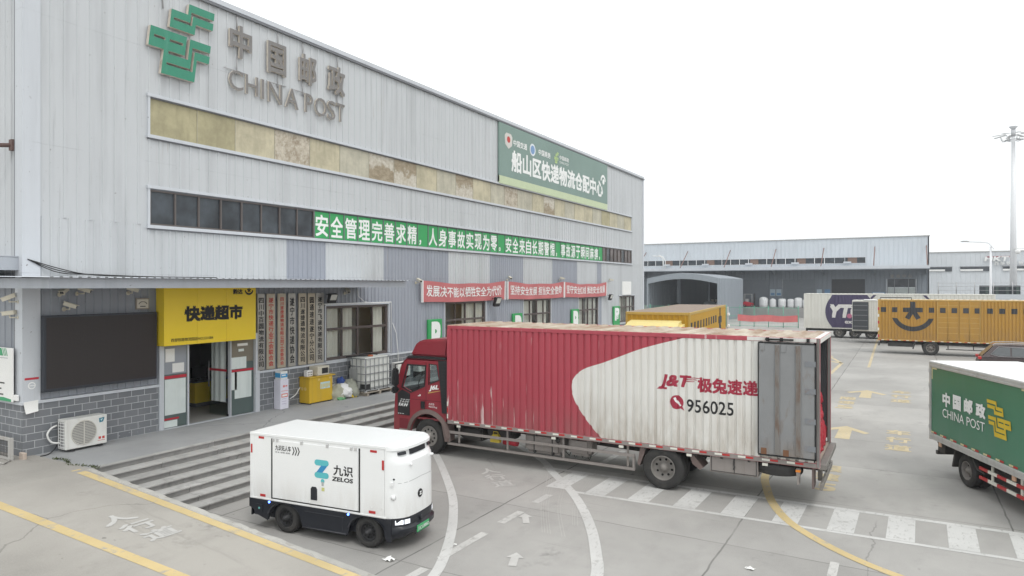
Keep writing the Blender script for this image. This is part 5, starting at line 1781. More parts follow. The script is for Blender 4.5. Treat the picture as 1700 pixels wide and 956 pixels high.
for sd in (1, -1):
    w = MB()
    y = sd * (CW + .006)
    w.plate([(8.27, 1.73), (8.10, 1.85), (7.80, 1.74), (7.81, 1.08), (8.27, 1.08)], [], lambda u, v, t_: (u, sd * (CW + t_), v), 0, 0.012)
    for poly_, k in ((WIN1, .05), (WIN2, .035)):
        c = Vector((sum(a for a, b in poly_) / len(poly_), sum(b for a, b in poly_) / len(poly_)))
        big = [tuple(c + (Vector(q) - c) * (1 + k * 2.2)) for q in poly_]
        w.plate(big, [poly_], lambda u, v, t_: (u, sd * (CW + t_), v), 0, 0.014)
    w.plate([(6.74, 2.80), (6.42, 2.80), (6.42, 1.26), (6.60, 1.26)], [], lambda u, v, t_: (u, sd * (CW + t_), v), 0.0, 0.03)
    for i in range(12):
        w.box(6.47, 6.62, y, sd * (CW + .038), 1.5 + i * .1, 1.53 + i * .1)
    w.box(7.24, 7.38, y, sd * (CW + .03), 1.33, 1.55)
    w.build('black_trim', m_black, cb)
    w = MB()
    n = 14
    ring = [(7.12 + .67 * math.cos(R(a)), .53 + .67 * math.sin(R(a))) for a in range(178, -2, -12)]
    ring2 = [(7.12 + .80 * math.cos(R(a)), .53 + .80 * math.sin(R(a))) for a in range(178, -2, -12)]
    for i in range(len(ring) - 1):
        a, b, c, d = ring[i], ring[i + 1], ring2[i + 1], ring2[i]
        for t0, t1 in ((0.03, 0.03),):
            w.face([(a[0], sd * (CW + .05), a[1]), (b[0], sd * (CW + .05), b[1]), (c[0], sd * (CW + .012), c[1]), (d[0], sd * (CW + .012), d[1])])
            w.face([(a[0], sd * (CW + .05), a[1]), (b[0], sd * (CW + .05), b[1]), (b[0], sd * (CW - .3), b[1]), (a[0], sd * (CW - .3), a[1])])
    w.prism([(6.36, .46), (6.50, .44), (6.62, .95), (6.50, 1.02), (6.40, .9)], 'y', sd * (CW - .3), sd * (CW + .03))
    w.build('fender', m_flare, cb)
    w = MB()
    w.box(7.86, 8.2, sd * (CW - .2), sd * (CW + .02), .62, .66, 0)
    w.box(7.86, 8.2, sd * (CW), sd * (CW + .006), .68, .98, 1)
    w.build('step_board', [m_grail, mat('dark_red_panel', (0.17, 0.02, 0.03), 0.5)], cb)
    for poly_ in (WIN1, WIN2):
        w = MB()
        w.face([(u, sd * (CW - .03), v) for u, v in poly_])
        w.build('window', m_glass, cb)
    w = MB()
    w.box(8.10, 8.26, sd * (CW + .12), sd * (CW + .32), 1.98, 2.50)
    w.box(8.13, 8.27, sd * (CW + .10), sd * (CW + .34), 1.76, 1.96)
    mo = w.build('mirror', m_black, cb, bevel=0.04, seg=2)
    w = MB()
    w.tube([(8.05, sd * CW, 2.66), (8.2, sd * (CW + .2), 2.62), (8.18, sd * (CW + .22), 2.5)], .022, 6)
    w.tube([(8.22, sd * CW, 1.85), (8.22, sd * (CW + .2), 1.8)], .022, 6)
    w.build('mirror_arm', m_black, mo)
    w = MB()
    w.box(7.195, 7.205, sd * (CW), sd * (CW + .003), 1.2, 2.72)
    w.box(6.62, 7.76, sd * (CW), sd * (CW + .003), 1.58, 1.588)
    w.build('door_seam', m_ink, cb)
w = MB()
w.face([(8.375, -CW + .06, 1.79), (8.375, CW - .06, 1.79), (8.135, CW - .06, 2.60), (8.135, -CW + .06, 2.60)])
w.build('windscreen', glass('windscreen_glass', (0.6, 0.68, 0.68)), cb)
w = MB()
w.box(7.95, 8.33, -CW + .06, CW - .06, 1.5, 1.86)
for y in (.6, -.6):
    w.box(6.95, 7.5, y - .27, y + .27, 1.3, 1.55); w.box(6.85, 7.02, y - .25, y + .25, 1.5, 2.25)
w.box(6.55, 6.75, -1.1, 1.1, 1.4, 1.75)
w.lathe([(.21, -.015), (.235, 0), (.21, .015), (.185, 0), (.21, -.015)], (7.8, .6, 1.95), 'x', 18)
w.build('cab_interior', m_black, cb, bevel=0.02)
w = MB()
for z, h, o_ in ((1.34, .10, .03), (1.455, .06, 0), (1.53, .04, 0)):
    put_text(w, 'FAW', (8.22 - (z - 1.34) * .4, CW + .016, z), (-1, 0, 0), NZ, .36, h, offset=o_, shear=.15)
put_text(w, 'J6L', (7.09, CW + .004, 1.86), Vector((-1, 0, 0.14)).normalized(), NZ, .36, .17, offset=0.04, shear=.2)
put_text(w, '总质量', (7.1, CW + .004, 1.46), (-1, 0, 0), NZ, .2, .06)
put_text(w, '9027kg', (7.1, CW + .004, 1.37), (-1, 0, 0), NZ, .3, .065)
w.box(7.44, 7.5, CW + .003, CW + .006, 1.69, 1.71); w.box(7.40, 7.44, CW + .003, CW + .006, 1.70, 1.75)
for x in (8.25, 8.17, 8.08):
    w.box(x - .05, x, CW + .013, CW + .015, 1.11, 1.125)
w.build('lettering', m_wink, cb)
w = MB()
w.prism([(7.12, 1.80), (6.68, 1.90), (6.68, 1.912), (7.12, 1.825)], 'y', CW + .001, CW + .005)
w.build('stripe', mat('gold_stripe', (0.6, 0.42, 0.12)), cb)
# running gear
w = MB()
for y in (.38, -.38):
    w.box(-3.6, 7.9, y - .04, y + .04, .74, .985)
for x in (-3.5, -1.2, .9, 2.9, 4.9, 6.4):
    w.box(x, x + .1, -.34, .34, .78, .94)
for x in [-3.3 + .62 * i for i in range(16)]:
    w.box(x, x + .06, -1.2, 1.2, .93, .985)
w.cyl((0, -.9, .52), (0, .9, .52), .1, n=12); w.lathe([(.001, -.25), (.2, -.18), (.24, 0), (.2, .18), (.001, .25)], (0, 0, .52), 'y', 16)
w.cyl((7.12, -.9, .5), (7.12, .9, .5), .07, n=12)
w.cyl((.1, 0, .6), (5.5, 0, .72), .06, n=10)
for y in (.5, -.5):
    w.box(-.8, .8, y - .04, y + .04, .64, .72); w.box(6.5, 7.8, y - .04, y + .04, .6, .68)
w.box(5.4, 7.7, -.35, .35, .45, 1.0)
w.build('chassis', m_chas, jt)
for sd in (1, -1):
    wheel(jt, 0.0, sd * 1.22, .525, .28, sd, .15)
    wheel(jt, 0.0, sd * .90, .525, .28, sd, .15)
    wheel(jt, 7.12, sd * 1.20, .525, .30, sd, .03, nh=10)
    w = MB()
    y0, y1 = sd * 1.16, sd * 1.21
    w.box(.72, 6.44, y0, y1, .70, .77); w.box(.72, 6.44, y0, y1, .36, .43)
    w.box(.72, .78, y0, y1, .43, .70); w.box(6.36, 6.44, y0, y1, .43, .70)
    for x in (.92, 2.72, 4.44, 6.06):
        w.box(x - .03, x + .03, sd * 1.13, sd * 1.16, .40, 1.0)
    w.build('side_guard', m_grail, jt, bevel=0.008)
    w = MB()
    tape(w, -3.4 + .2, 6.4, sd * (HW + .008), 1.03, sd)
    for x in (-2.45, -.72, 1.0, 2.9, 5.95):
        w.box(x, x + .12, sd * (HW - .02), sd * (HW + .004), .91, .97, 1)
    for z in (1.5, 1.32, 1.14):
        w.box(6.36, 6.40, sd * (HW + .017), sd * (HW + .021), z, z + .13, 1 if z != 1.32 else 0)
    w.build('reflective_tape', [m_tr, m_tw], jt)
    w = MB()
    w.prism([(.42, 1.0), (.58, 1.0), (.66, .55), (.60, .5)], 'y', sd * .7, sd * 1.18)
    w.prism([(-.62, 1.02), (-.70, .98), (-.98, .66), (-.9, .60), (-.72, .72)], 'y', sd * .68, sd * 1.18)
    w.box(-3.40, -3.36, sd * .75, sd * 1.15, .50, .98)
    w.build('mudguard', m_flare, jt)
w = MB(); w.box(2.82, 3.94, .50, 1.10, .43, .99)
tk = w.build('fuel_tank', m_grail, jt, bevel=0.09, seg=3)
w = MB()
for x in (3.05, 3.6):
    w.box(x, x + .05, .49, 1.112, .422, .998)
w.cyl((2.9, 1.10, .86), (2.9, 1.15, .86), .07, n=12)
w.build('tank_strap', m_chas, tk, bevel=.02)
w = MB(); w.box(1.97, 2.62, .55, 1.10, .50, 1.0)
w.build('fuel_tank', m_grail, jt, bevel=0.09, seg=3)
w = MB(); w.box(4.35, 5.2, .5, 1.0, .66, .96); w.box(5.4, 6.1, .45, .95, .5, .9)
w.build('battery_box', m_chas, jt, bevel=.05, seg=2)
w = MB()
w.prism([(5.02, .58), (5.02, .72), (4.94, .80), (4.78, .80), (4.72, .70), (4.72, .58)], 'y', 1.01, 1.12)
w.tube([(4.80, 1.06, .80), (4.80, 1.06, .87), (4.95, 1.06, .87), (4.95, 1.06, .80)], .015, 6)
w.build('wheel_chock', mat('chock_yellow', (0.55, 0.42, 0.05), 0.5), jt)
w = MB(); w.cyl((4.25, .9, .58), (4.7, .9, .58), .08, n=12)
w.build('extinguisher', m_red, jt)
w = MB(); w.box(-2.23, -1.14, .72, 1.20, .60, 1.06)
tb_ = w.build('tool_box', m_grail, jt, bevel=.01)
w = MB()
for a, b, c, d in ((-2.2, -1.17, .625, .64), (-2.2, -1.17, 1.02, 1.035), (-2.2, -2.185, .625, 1.03), (-1.185, -1.17, .625, 1.03), (-1.71, -1.695, .625, 1.03)):
    w.box(a, b, 1.2, 1.208, c, d)
w.tube([(-1.7, 1.215, .95), (-1.69, 1.22, .85), (-1.71, 1.22, .78), (-1.69, 1.22, .72)], .018, 6)
w.build('latch', m_chas, tb_)
w = MB()
w.lathe([(.28, .0), (.50, .02), (.52, .06), (.52, .2), (.50, .24), (.28, .26)], (-2.62, .78, .70), 'z', 32)
w.build('spare_tyre', m_tyre, jt)
w = MB()
w.box(-3.58, -3.52, -1.22, 1.22, .50, .64)
w.box(-3.52, -3.42, .5, .58, .55, .98); w.box(-3.52, -3.42, -.58, -.5, .55, .98)
w.box(-3.66, -3.5, -1.24, 1.24, .96, 1.08)
w.build('underrun_bar', mat('dirty_bar', (0.20, 0.185, 0.17), 0.6, streak=.5), jt, bevel=.01)
w = MB()
for y in (1.05, -1.05):
    w.box(-3.12, -3.04, y + .02, y + .14, .74, .92, 1); w.box(-3.10, -3.06, y - .1, y + .14, .56, .74, 0)
    w.box(-3.13, -3.03, y + .03, y + .15, .84, .89, 2)
w.build('marker_lamp', [m_grail, m_grail, m_orange], jt)
w = MB()
for i in range(5):
    x = 2.1 + i * .2
    w.tube([(x, .7, .5), (x + .05, .72, .34 + .05 * (i % 2)), (x + .16, .7, .48)], .014, 5)
w.build('air_hose', m_chas, jt)

w = MB()
for x, y, z, s, sd_ in ((-1.84, 17.75, 1.08, (.17, .55, .28), 3), (-1.86, 18.25, 1.10, (.18, .42, .45), 8), (-1.86, 18.0, 1.45, (.15, .48, .26), 21), (-1.9, 18.35, 1.75, (.16, .32, .3), 14), (-1.82, 18.1, 1.72, (.1, .3, .16), 31), (-1.9, 18.4, 2.1, (.13, .2, .22), 37)):
    lump(w, (x, y, z), s, sd_, 0, 4, 0.42)
solo(w, 'tarpaulin', mat('red_tarpaulin', (0.42, 0.018, 0.035), 0.55, var=.35, scale=9), 'crumpled bright red tarpaulin bundled inside the open rear of the box truck', 'tarpaulin')

# ---------------------------------------------------------------- the small white driverless van
m_vw = mat('van_white_paint', (0.80, 0.81, 0.81), 0.25, var=0.025, spec=0.5, low=(.6, 1.2, .45), lowcol=(.52, .49, .45))
m_vb = mat('van_black_plastic', (0.018, 0.02, 0.026), 0.35, var=0.15)
vn = thing('delivery_van', 'small white driverless delivery van with black skirt in front of the steps', 'van', (-10.895, 10.37, 0), 0.1101)
def vbox(name, mats, parent, *bs, bevel=0.0):
    w = MB()
    for b in bs:
        w.box(*b)
    return w.build(name, mats, parent, bevel=bevel)
VW = .70
w = MB(); w.box(-.92, 2.38, -VW, VW, .635, 1.955)
bodyv = w.build('cargo_body', m_vw, vn, bevel=.012, seg=2)
w = MB(); w.box(-.935, 2.40, -VW - .012, VW + .012, 1.92, 1.975); w.box(-.93, -.85, -VW - .008, VW + .008, .62, 1.93); w.box(-.93, 2.4, -VW - .012, VW + .012, .615, .65)
w.build('body_rail', m_vw, vn, bevel=.006)
for sd in (-1, 1):
    w = MB()
    w.box(-.33, 1.77, sd * (VW - .01), sd * (VW + .012), .685, 1.86)
    d = w.build('side_door', m_vw, vn, bevel=.004)
    w = MB()
    for x in (-.365, 1.79):
        w.box(x, x + .028, sd * (VW - .01), sd * (VW + .009), .66, 1.885)
    w.box(-.36, 1.81, sd * (VW - .01), sd * (VW + .006), .662, .682)
    w.build('door_seal', m_ink, d)
    w = MB()
    for x in (-.30, -.20, .42, 1.05, 1.62, 1.72):
        w.box(x - .03, x + .03, sd * VW, sd * (VW + .026), 1.83, 1.90)
    w.build('hinge', mat('satin_hinge', (.55, .55, .55), .4, .3), d, bevel=.006)
    w = MB()
    w.plate([(.655, .77), (.805, .77), (.805, .99), (.775, 1.03), (.685, 1.03), (.655, .99)], [], lambda u, v, t: (u, sd * (VW + .012 + t), v), 0, .012)
    w.build('latch', m_vb, d)
    w = MB()
    for x, z, a, b in ((-.70, 1.88, .14, .045), (2.05, 1.86, .15, .045), (-.66, .70, .14, .05), (2.02, .705, .15, .05)):
        w.box(x, x + a, sd * VW, sd * (VW + .005), z - b / 2, z + b / 2)
    for x, z in ((-.905, 1.64), (2.32, 1.62)):
        w.box(x, x + .042, sd * VW, sd * (VW + .012), z - .09, z + .09)
    w.build('reflector', m_tr, vn)
    w = MB()
    for x, z in ((.45, .72), (.62, .72), (-.1, .72), (1.1, .72), (1.5, .74), (2.1, .8), (2.3, .8)):
        w.cyl((x, sd * (VW + .008), z), (x, sd * (VW + .016), z), .014, n=8)
    w.build('bolt', m_white, vn)
yv = -(VW + .015)
w = MB()
put_text(w, '九识无人车', (-.25, yv, 1.66), NX, NZ, .40, .11, offset=.015)
put_text(w, '安全 智慧 高效', (-.25, yv, 1.61), NX, NZ, .38, .03)
for k in range(3):
    x = .18 + k * .065
    w.face([(x, yv, 1.77), (x + .025, yv, 1.77), (x + .065, yv, 1.685), (x + .04, yv, 1.685)])
    w.face([(x + .04, yv, 1.685), (x + .065, yv, 1.685), (x + .025, yv, 1.60), (x, yv, 1.60)])
put_text(w, '九识', (1.20, yv, 1.315), NX, NZ, .46, .20, offset=.02)
put_text(w, 'ZELOS', (1.165, yv, 1.20), NX, NZ, .50, .085, offset=.03, shear=.1)
w.build('lettering', m_ink, vn)
w = MB()
def caps(xa, xb, z, r, tilt=0.0):
    P = [(xa + r * math.cos(R(a)), z + r * math.sin(R(a))) for a in range(90, 271, 15)] + [(xb + r * math.cos(R(a)), z - tilt + r * math.sin(R(a))) for a in range(-90, 91, 15)]
    return P
w.face([(u, yv, v) for u, v in caps(.80, 1.03, 1.52, .058)], 0)
w.face([(u, yv, v) for u, v in caps(.80, 1.03, 1.275, .058)], 0)
w.face([(u, yv - .002, v) for u, v in ((1.075, 1.50), (1.0, 1.455), (.75, 1.305), (.80, 1.335), (.99, 1.46))], 1)
w.face([(u, yv - .001, v) for u, v in ((.905, 1.465), (1.05, 1.465), (.935, 1.33), (.79, 1.33))], 1)
w.face([(u, yv, v) for u, v in circle(.94, 1.165, .045, 14)], 0)
w.box(.915, .965, yv - .001, yv, 1.07, 1.15, 2); w.box(.915, .985, yv - .001, yv, .97, 1.04, 3)
w.build('logo', [mat('logo_teal', (.10, .46, .50)), mat('logo_blue', (.03, .24, .48)), mat('sticker_grey', (.4, .42, .42)), mat('sticker_yellow', (.55, .55, .22))], vn)

def loft(mb, secs, m=0):
    """stack of closed outlines (z, points) with caps"""
    rings = [[mb.bm.verts.new((x, y, z)) for x, y in pts] for z, pts in secs]
    n = len(rings[0])
    for A, B in zip(rings, rings[1:]):
        for i in range(n):
            mb.bm.faces.new((A[i], A[(i + 1) % n], B[(i + 1) % n], B[i])).material_index = m
    mb.bm.faces.new(rings[0][::-1]).material_index = m
    mb.bm.faces.new(rings[-1]).material_index = m
HALF = [(2.42, .698), (2.50, .665), (2.58, .615), (2.67, .535), (2.73, .42), (2.755, .25), (2.762, .08)]
def nose(dx, sy=1.0):
    f = lambda x: x + dx * (x - 2.38) / .382
    return [(2.38, -.70 * sy)] + [(f(x), -y * sy) for x, y in HALF] + [(f(x), y * sy) for x, y in HALF[::-1]] + [(2.38, .70 * sy)]
def nosex(y):
    P = [(2.38, .70)] + HALF + [(2.763, 0)]
    y = abs(y)
    for (xa, ya_), (xb, yb_) in zip(P, P[1:]):
        if yb_ <= y <= ya_:
            return xa + (xb - xa) * (ya_ - y) / (ya_ - yb_)
    return 2.38
def sharp(o, ang=28):
    for f in o.data.polygons:
        f.use_smooth = True
    o.data.set_sharp_from_angle(angle=R(ang))
    return o
w = MB()
loft(w, [(.60, nose(0)), (1.60, nose(-.012)), (1.66, nose(-.02)), (1.745, nose(-.085)), (1.76, nose(-.105)), (1.875, nose(-.12)), (1.885, nose(-.055)), (1.94, nose(-.06)), (1.968, nose(-.10)), (1.972, nose(-.16))])
sharp(w.build('nose', m_vw, vn))
w = MB()
def on(u, v, t):           # a point t in front of the recessed forehead
    x = nosex(u)
    return (x - .112 * (x - 2.38) / .382 + t, u, v)
for a, b, z0, z1 in ((-.56, -.40, 1.795, 1.85), (-.27, .27, 1.768, 1.868), (.40, .56, 1.795, 1.85)):
    n = 10
    P = [a + (b - a) * i / n for i in range(n + 1)]
    for u, v in zip(P, P[1:]):
        w.face([on(u, z0, .035), on(v, z0, .035), on(v, z1, .02), on(u, z1, .02)])
        w.face([on(u, z1, .02), on(v, z1, .02), on(v, z1, -.03), on(u, z1, -.03)])
        w.face([on(u, z0, .035), on(v, z0, .035), on(v, z0, -.03), on(u, z0, -.03)])
    for u in (a, b):
        w.face([on(u, z0, .035), on(u, z1, .02), on(u, z1, -.03), on(u, z0, -.03)])
w.build('sensor_window', m_vb, vn)
w = MB()
for i in range(24):
    a, b = -.66 + 1.32 * i / 24, -.66 + 1.32 * (i + 1) / 24
    dz = lambda u: 1.30 - .05 * abs(u)
    w.face([(nosex(a) - .005, a, dz(a)), (nosex(b) - .005, b, dz(b)), (nosex(b) - .005, b, dz(b) + .008), (nosex(a) - .005, a, dz(a) + .008)])
w.build('panel_seam', mat('seam_grey', (.30, .31, .32), .6), vn)
w = MB()
for u, z, r in ((-.645, 1.02, .055), (-.36, 1.60, .035), (.42, 1.62, .035)):
    p_ = Vector((nosex(u), u, z)); d = Vector((1, 1.2 * u / .7, 0)).normalized()
    w.cyl(p_ - d * .04, p_ + d * .025, r, r * .85, 14)
    w.cyl(p_ + d * .025, p_ + d * .045, r * .85, r * .3, 14)
w.box(2.49, 2.545, -.69, -.655, 1.24, 1.31)
w.build('sensor', m_vw, vn)
w = MB()
for u, z in ((-.635, 1.36), (.47, 1.72)):
    p_ = Vector((nosex(u) - .02, u, z)); d = Vector((1, u, 0)).normalized()
    w.cyl(p_, p_ + d * .03, .016, n=8)
w.build('lens', m_ink, vn)
w = MB()
w.cyl((2.74, -.06, .98), (2.768, -.06, .98), .08, n=24)
lg = w.build('badge', m_ink, vn)
w = MB(); put_text(w, 'Z', (2.771, -.10, .945), NY, NZ, .08, .07, offset=.06)
w.build('badge_letter', m_wink, lg)
# black bumper and skirt
w = MB()
def bump(dx, k=1.0):
    return [(x + (dx * min(1, (x - 2.38) / .25)), y * k) for x, y in nose(0)]
loft(w, [(.20, bump(-.14, .97)), (.26, bump(-.02, 1.0)), (.34, bump(.05, 1.01)), (.42, bump(.055, 1.01)), (.46, bump(.0, 1.005)), (.60, bump(.012, 1.005)), (.622, bump(.006))])
sharp(w.build('front_bumper', m_vb, vn))
arch = lambda cx: [(cx + .41 * math.cos(R(a)), .31 + .41 * math.sin(R(a)) * .72) for a in range(172, 7, -15)]
for sd in (-1, 1):
    w = MB()
    o = [(-.93, .62), (-.93, .45), (-.80, .40), (-.78, .32), (-.44, .22)] + arch(0)[0:] + [(.46, .19), (1.53, .19)] + arch(1.99) + [(2.44, .20), (2.52, .20), (2.52, .62)]
    w.plate(o[::-1], [], lambda u, v, t: (u, sd * (VW + .02 - t), v), 0, .05)
    sk = w.build('side_skirt', m_vb, vn, bevel=.006)
    w = MB()
    w.tube([(.46, sd * (VW + .03), .215), (1.53, sd * (VW + .03), .215)], .014, 8)
    w.box(.5, 1.46, sd * (VW + .018), sd * (VW + .03), .52, .528)
    w.box(1.42, 1.428, sd * (VW + .018), sd * (VW + .03), .27, .525)
    for k in range(14):
        pass
    for cx in (0, 1.99):
        A = arch(cx)
        for (a, b), (c, d) in zip(A, A[1:]):
            w.face([(a, sd * (VW + .022), b), (c, sd * (VW + .022), d), (cx + (c - cx) * 1.07, sd * (VW + .05), .31 + (d - .31) * 1.07), (cx + (a - cx) * 1.07, sd * (VW + .05), .31 + (b - .31) * 1.07)])
            w.face([(a, sd * (VW + .022), b), (c, sd * (VW + .022), d), (c, sd * .35, d), (a, sd * .35, b)])
    w.build('skirt_trim', mat('van_dark_trim', (.045, .047, .055), .4), sk)
    w = MB()
    for x, z in ((-.40, .59), (1.56, .60)):
        w.cyl((x, sd * (VW + .018), z), (x, sd * (VW + .034), z), .022, n=12)
    w.build('marker_light', emis('blue_marker_light', (.10, .22, 1.0), 6), vn)
    w = MB()
    w.box(-.74, -.58, sd * (VW + .02), sd * (VW + .03), .36, .52, 0)
    w.cyl((-.66, sd * (VW + .03), .44), (-.66, sd * (VW + .038), .44), .022, n=10, m=1)
    w.build('charge_port', [m_vb, mat('port_teal', (.15, .45, .42))], vn)
    wheel(vn, 0, sd * (VW - .01), .305, .20, sd, .05, m_rimd, 10)
    wheel(vn, 1.99, sd * (VW - .01), .305, .20, sd, .05, m_rimd, 10)
w = MB()
w.box(-.90, 2.55, -.60, .60, .24, .62)
w.build('underbody', m_vb, vn)
w = MB()
w.box(-.95, -.92, -.66, .66, .24, .62)
w.build('rear_bumper', m_vb, vn, bevel=.01)
m_head = emis('headlight_white', (.9, .93, 1.0), .6)
for sd in (-1, 1):
    for u0, u1 in ((.635, .535), (.515, .405)):
        w = MB()
        q = lambda u: nosex(u) + .016
        w.face([(q(u0), sd * u0, .50), (q(u1), sd * u1, .50), (q(u1), sd * u1, .585), (q(u0), sd * u0, .585)])
        w.face([(q(u0), sd * u0, .585), (q(u1), sd * u1, .585), (q(u1) - .05, sd * u1, .585), (q(u0) - .05, sd * u0, .585)])
        w.build('headlight', m_head, vn)
w = MB()
w.box(2.812, 2.828, -.27, .17, .285, .415)
pl = w.build('number_plate', mat('plate_green', (.06, .36, .14), .5), vn, bevel=.004)
w = MB(); put_text(w, '川C·L0886D', (2.832, -.25, .31), NY, NZ, .40, .08, offset=.01)
w.build('plate_lettering', m_wink, pl)
w = MB(); w.cyl((2.74, -.06, .51), (2.815, -.06, .51), .045, n=16); w.box(2.79, 2.815, -.31, .21, .265, .285)
w.build('front_camera', m_vb, vn, bevel=.004)

# ---------------------------------------------------------------- green light truck at the right edge
m_gpaint = mat('dark_green_paint', (.055, .19, .115), .3, var=.16, scale=.8, streak=.45, scol=(.085, .20, .145), sscale=(3, 3, .6), slo=.45, shi=.75)
m_alu = mat('aluminium_trim', (.50, .50, .49), .45, .3, streak=.3)
GA = R(-67.05)
gt = thing('box_truck', 'dark green box truck with white roof and yellow emblem, cut by the right edge', 'truck', (2.23, 20.71, 0), GA)
gx0, gx1, gw, gz0, gz1 = -1.53, 2.75, 1.10, .87, 2.97
w = MB(); w.box(gx0 + .03, gx1, -gw + .01, gw - .01, gz0 + .1, gz1 - .04)
w.build('cargo_body', m_gpaint, gt)
w = MB(); w.box(gx0, gx1, -gw - .005, gw + .005, gz1 - .03, gz1)
w.build('roof', mat('white_roof', (.82, .82, .81), .5, var=.03, streak=.3, scol=(.5, .5, .49), sscale=(.6, 3, 1), slo=.6, shi=.8), gt, bevel=.006)
w = MB()
for sd in (-1, 1):
    w.box(gx0, gx1, sd * (gw - .02), sd * (gw + .02), gz1 - .16, gz1 - .10); w.box(gx0, gx1, sd * (gw - .02), sd * (gw + .012), gz1 - .098, gz1 - .034)
    w.box(gx0, gx1, sd * (gw - .02), sd * (gw + .016), gz0, gz0 + .075); w.box(gx0, gx1, sd * (gw - .02), sd * (gw + .024), gz0 + .077, gz0 + .16)
    w.box(gx0 - .015, gx0 + .07, sd * (gw - .03), sd * (gw + .018), gz0 - .02, gz1 - .02)
w.box(gx0 - .012, gx0 + .03, -gw, gw, gz0, gz0 + .12); w.box(gx0 - .012, gx0 + .03, -gw, gw, gz1 - .14, gz1 - .032)
w.build('body_trim', m_alu, gt, bevel=.006)
w = MB()
for y in (-.54, .54):
    w.box(gx0 - .005, gx0 + .03, y - .52, y + .52, gz0 + .12, gz1 - .14)
rd = w.build('rear_door', m_alu, gt, bevel=.01)
w = MB()
for y in (-.25, .25):
    w.tube([(gx0 - .03, y, gz0 + .1), (gx0 - .03, y, gz1 - .15)], .018, 8)
w.build('locking_bar', m_steel, rd)
w = MB()
for sd in (-1, 1):
    for z in (1.2, 1.75, 2.3, 2.7):
        w.box(gx0 - .02, gx0 + .05, sd * (gw + .012), sd * (gw + .028), z - .05, z + .05)
w.build('hinge', m_galv, rd)
w = MB()
gy = -(gw + .004)
def gtext(s, x0, x1, z0, z1, off):
    put_text(w, s, (x0 + gx0, gy, z0), NX, NZ, x1 - x0, z1 - z0, offset=off)
for ch, a, b, c, d in (('中', .68, 1.06, 1.86, 2.23), ('国', 1.20, 1.58, 1.87, 2.24), ('邮', 1.72, 2.11, 1.88, 2.24), ('政', 2.24, 2.65, 1.88, 2.22)):
    gtext(ch, a, b, c, d, .045)
gtext('CHINA POST', .68, 2.62, 1.58, 1.80, -.004)
w.build('lettering', m_wink, gt)
w = MB()
emblem(w, lambda a, b, t: (gx0 + 3.68 - a * .98, gy, 1.575 + b * .80), 0, 0, 0)
w.build('emblem', mat('emblem_yellow', (.62, .45, .03), .5), gt)
w = MB()
tape(w, gx0 + .06, gx1, -(gw + .002), gz0 + .175, -1, .50, .15, .045, 1)
for a, b, c, d in ((.1, .36, gz1 - .21, gz1 - .17), (.1, .13, gz1 - .48, gz1 - .21), (4.0, 4.26, gz1 - .21, gz1 - .17)):
    w.box(gx0 + a, gx0 + b, -gw - .003, -gw + .01, c, d, 1)
w.build('reflective_tape', [m_tr, mat('reflective_cream', (.62, .55, .33), .5)], gt)
w = MB()
for y in (.36, -.36):
    w.box(gx0 + .05, 4.2, y - .035, y + .035, .62, .80)
for x in [-1.3 + .5 * i for i in range(8)]:
    w.box(x, x + .05, -1.02, 1.02, .80, .87)
w.box(gx0 + .1, gx0 + .2, -1.0, 1.0, .48, .58); w.box(gx0 + .12, gx0 + .5, -.95, -.6, .55, .80)
w.cyl((0, -.7, .4), (0, .7, .4), .08, n=12); w.cyl((3.3, -.7, .4), (3.3, .7, .4), .05, n=12)
w.box(1.0, 2.2, .4, .9, .45, .8); w.box(.9, 2.3, -.85, -.45, .42, .8)
w.build('chassis', m_chas, gt)
for sd in (-1, 1):
    wheel(gt, 0, sd * (gw - .14), .40, .21, sd, .12, m_rim, 6)
    wheel(gt, 0, sd * (gw - .38), .40, .21, sd, .12, m_rim, 6)
    wheel(gt, 3.3, sd * (gw - .12), .40, .21, sd, .03, m_rim, 6)
    w = MB()
    for x0, x1 in ((-.42, -.36), ):
        w.prism([(-.60, .35), (-.54, .35), (-.40, .80), (-.46, .82)], 'y', sd * .65, sd * 1.0)
    w.prism([(.36, .80), (.44, .80), (.62, .62), (.92, .58), (.92, .54), (.58, .58)], 'y', sd * .65, sd * 1.02)
    w.build('mudguard', m_chas, gt)
    w = MB()
    for z in (.42, .64):
        x = .76
        k = 0
        while x < 2.7:
            w.box(x, x + .36, sd * 1.02, sd * 1.055, z, z + .07, k % 2)
            x += .362; k += 1
    for x in (1.2, 2.3):
        w.box(x, x + .06, sd * .99, sd * 1.02, .40, .86, 1)
    w.build('side_guard', [m_tr, m_tw], gt)
    w = MB()
    for x in (-1.15, 2.05):
        w.box(x, x + .12, sd * (gw - .07), sd * (gw - .04), .74, .85)
    w.build('marker_lamp', mat('pale_orange_lens', (.66, .42, .28), .4), gt)
w = MB()
w.prism([(2.85, .5), (2.85, 2.1), (3.1, 2.2), (3.9, 2.15), (4.4, 1.35), (4.5, 1.2), (4.5, .5)], 'y', -.98, .98)
w.build('cab', m_gpaint, gt, bevel=.05, seg=2)
w = MB()
w.face([(4.41, -.85, 1.38), (4.41, .85, 1.38), (3.94, .85, 2.08), (3.94, -.85, 2.08)])
for sd in (-1, 1):
    w.face([(3.2, sd * .986, 1.4), (4.2, sd * .986, 1.4), (3.85, sd * .986, 2.0), (3.2, sd * .986, 2.0)])
w.build('cab_window', m_pane, gt)

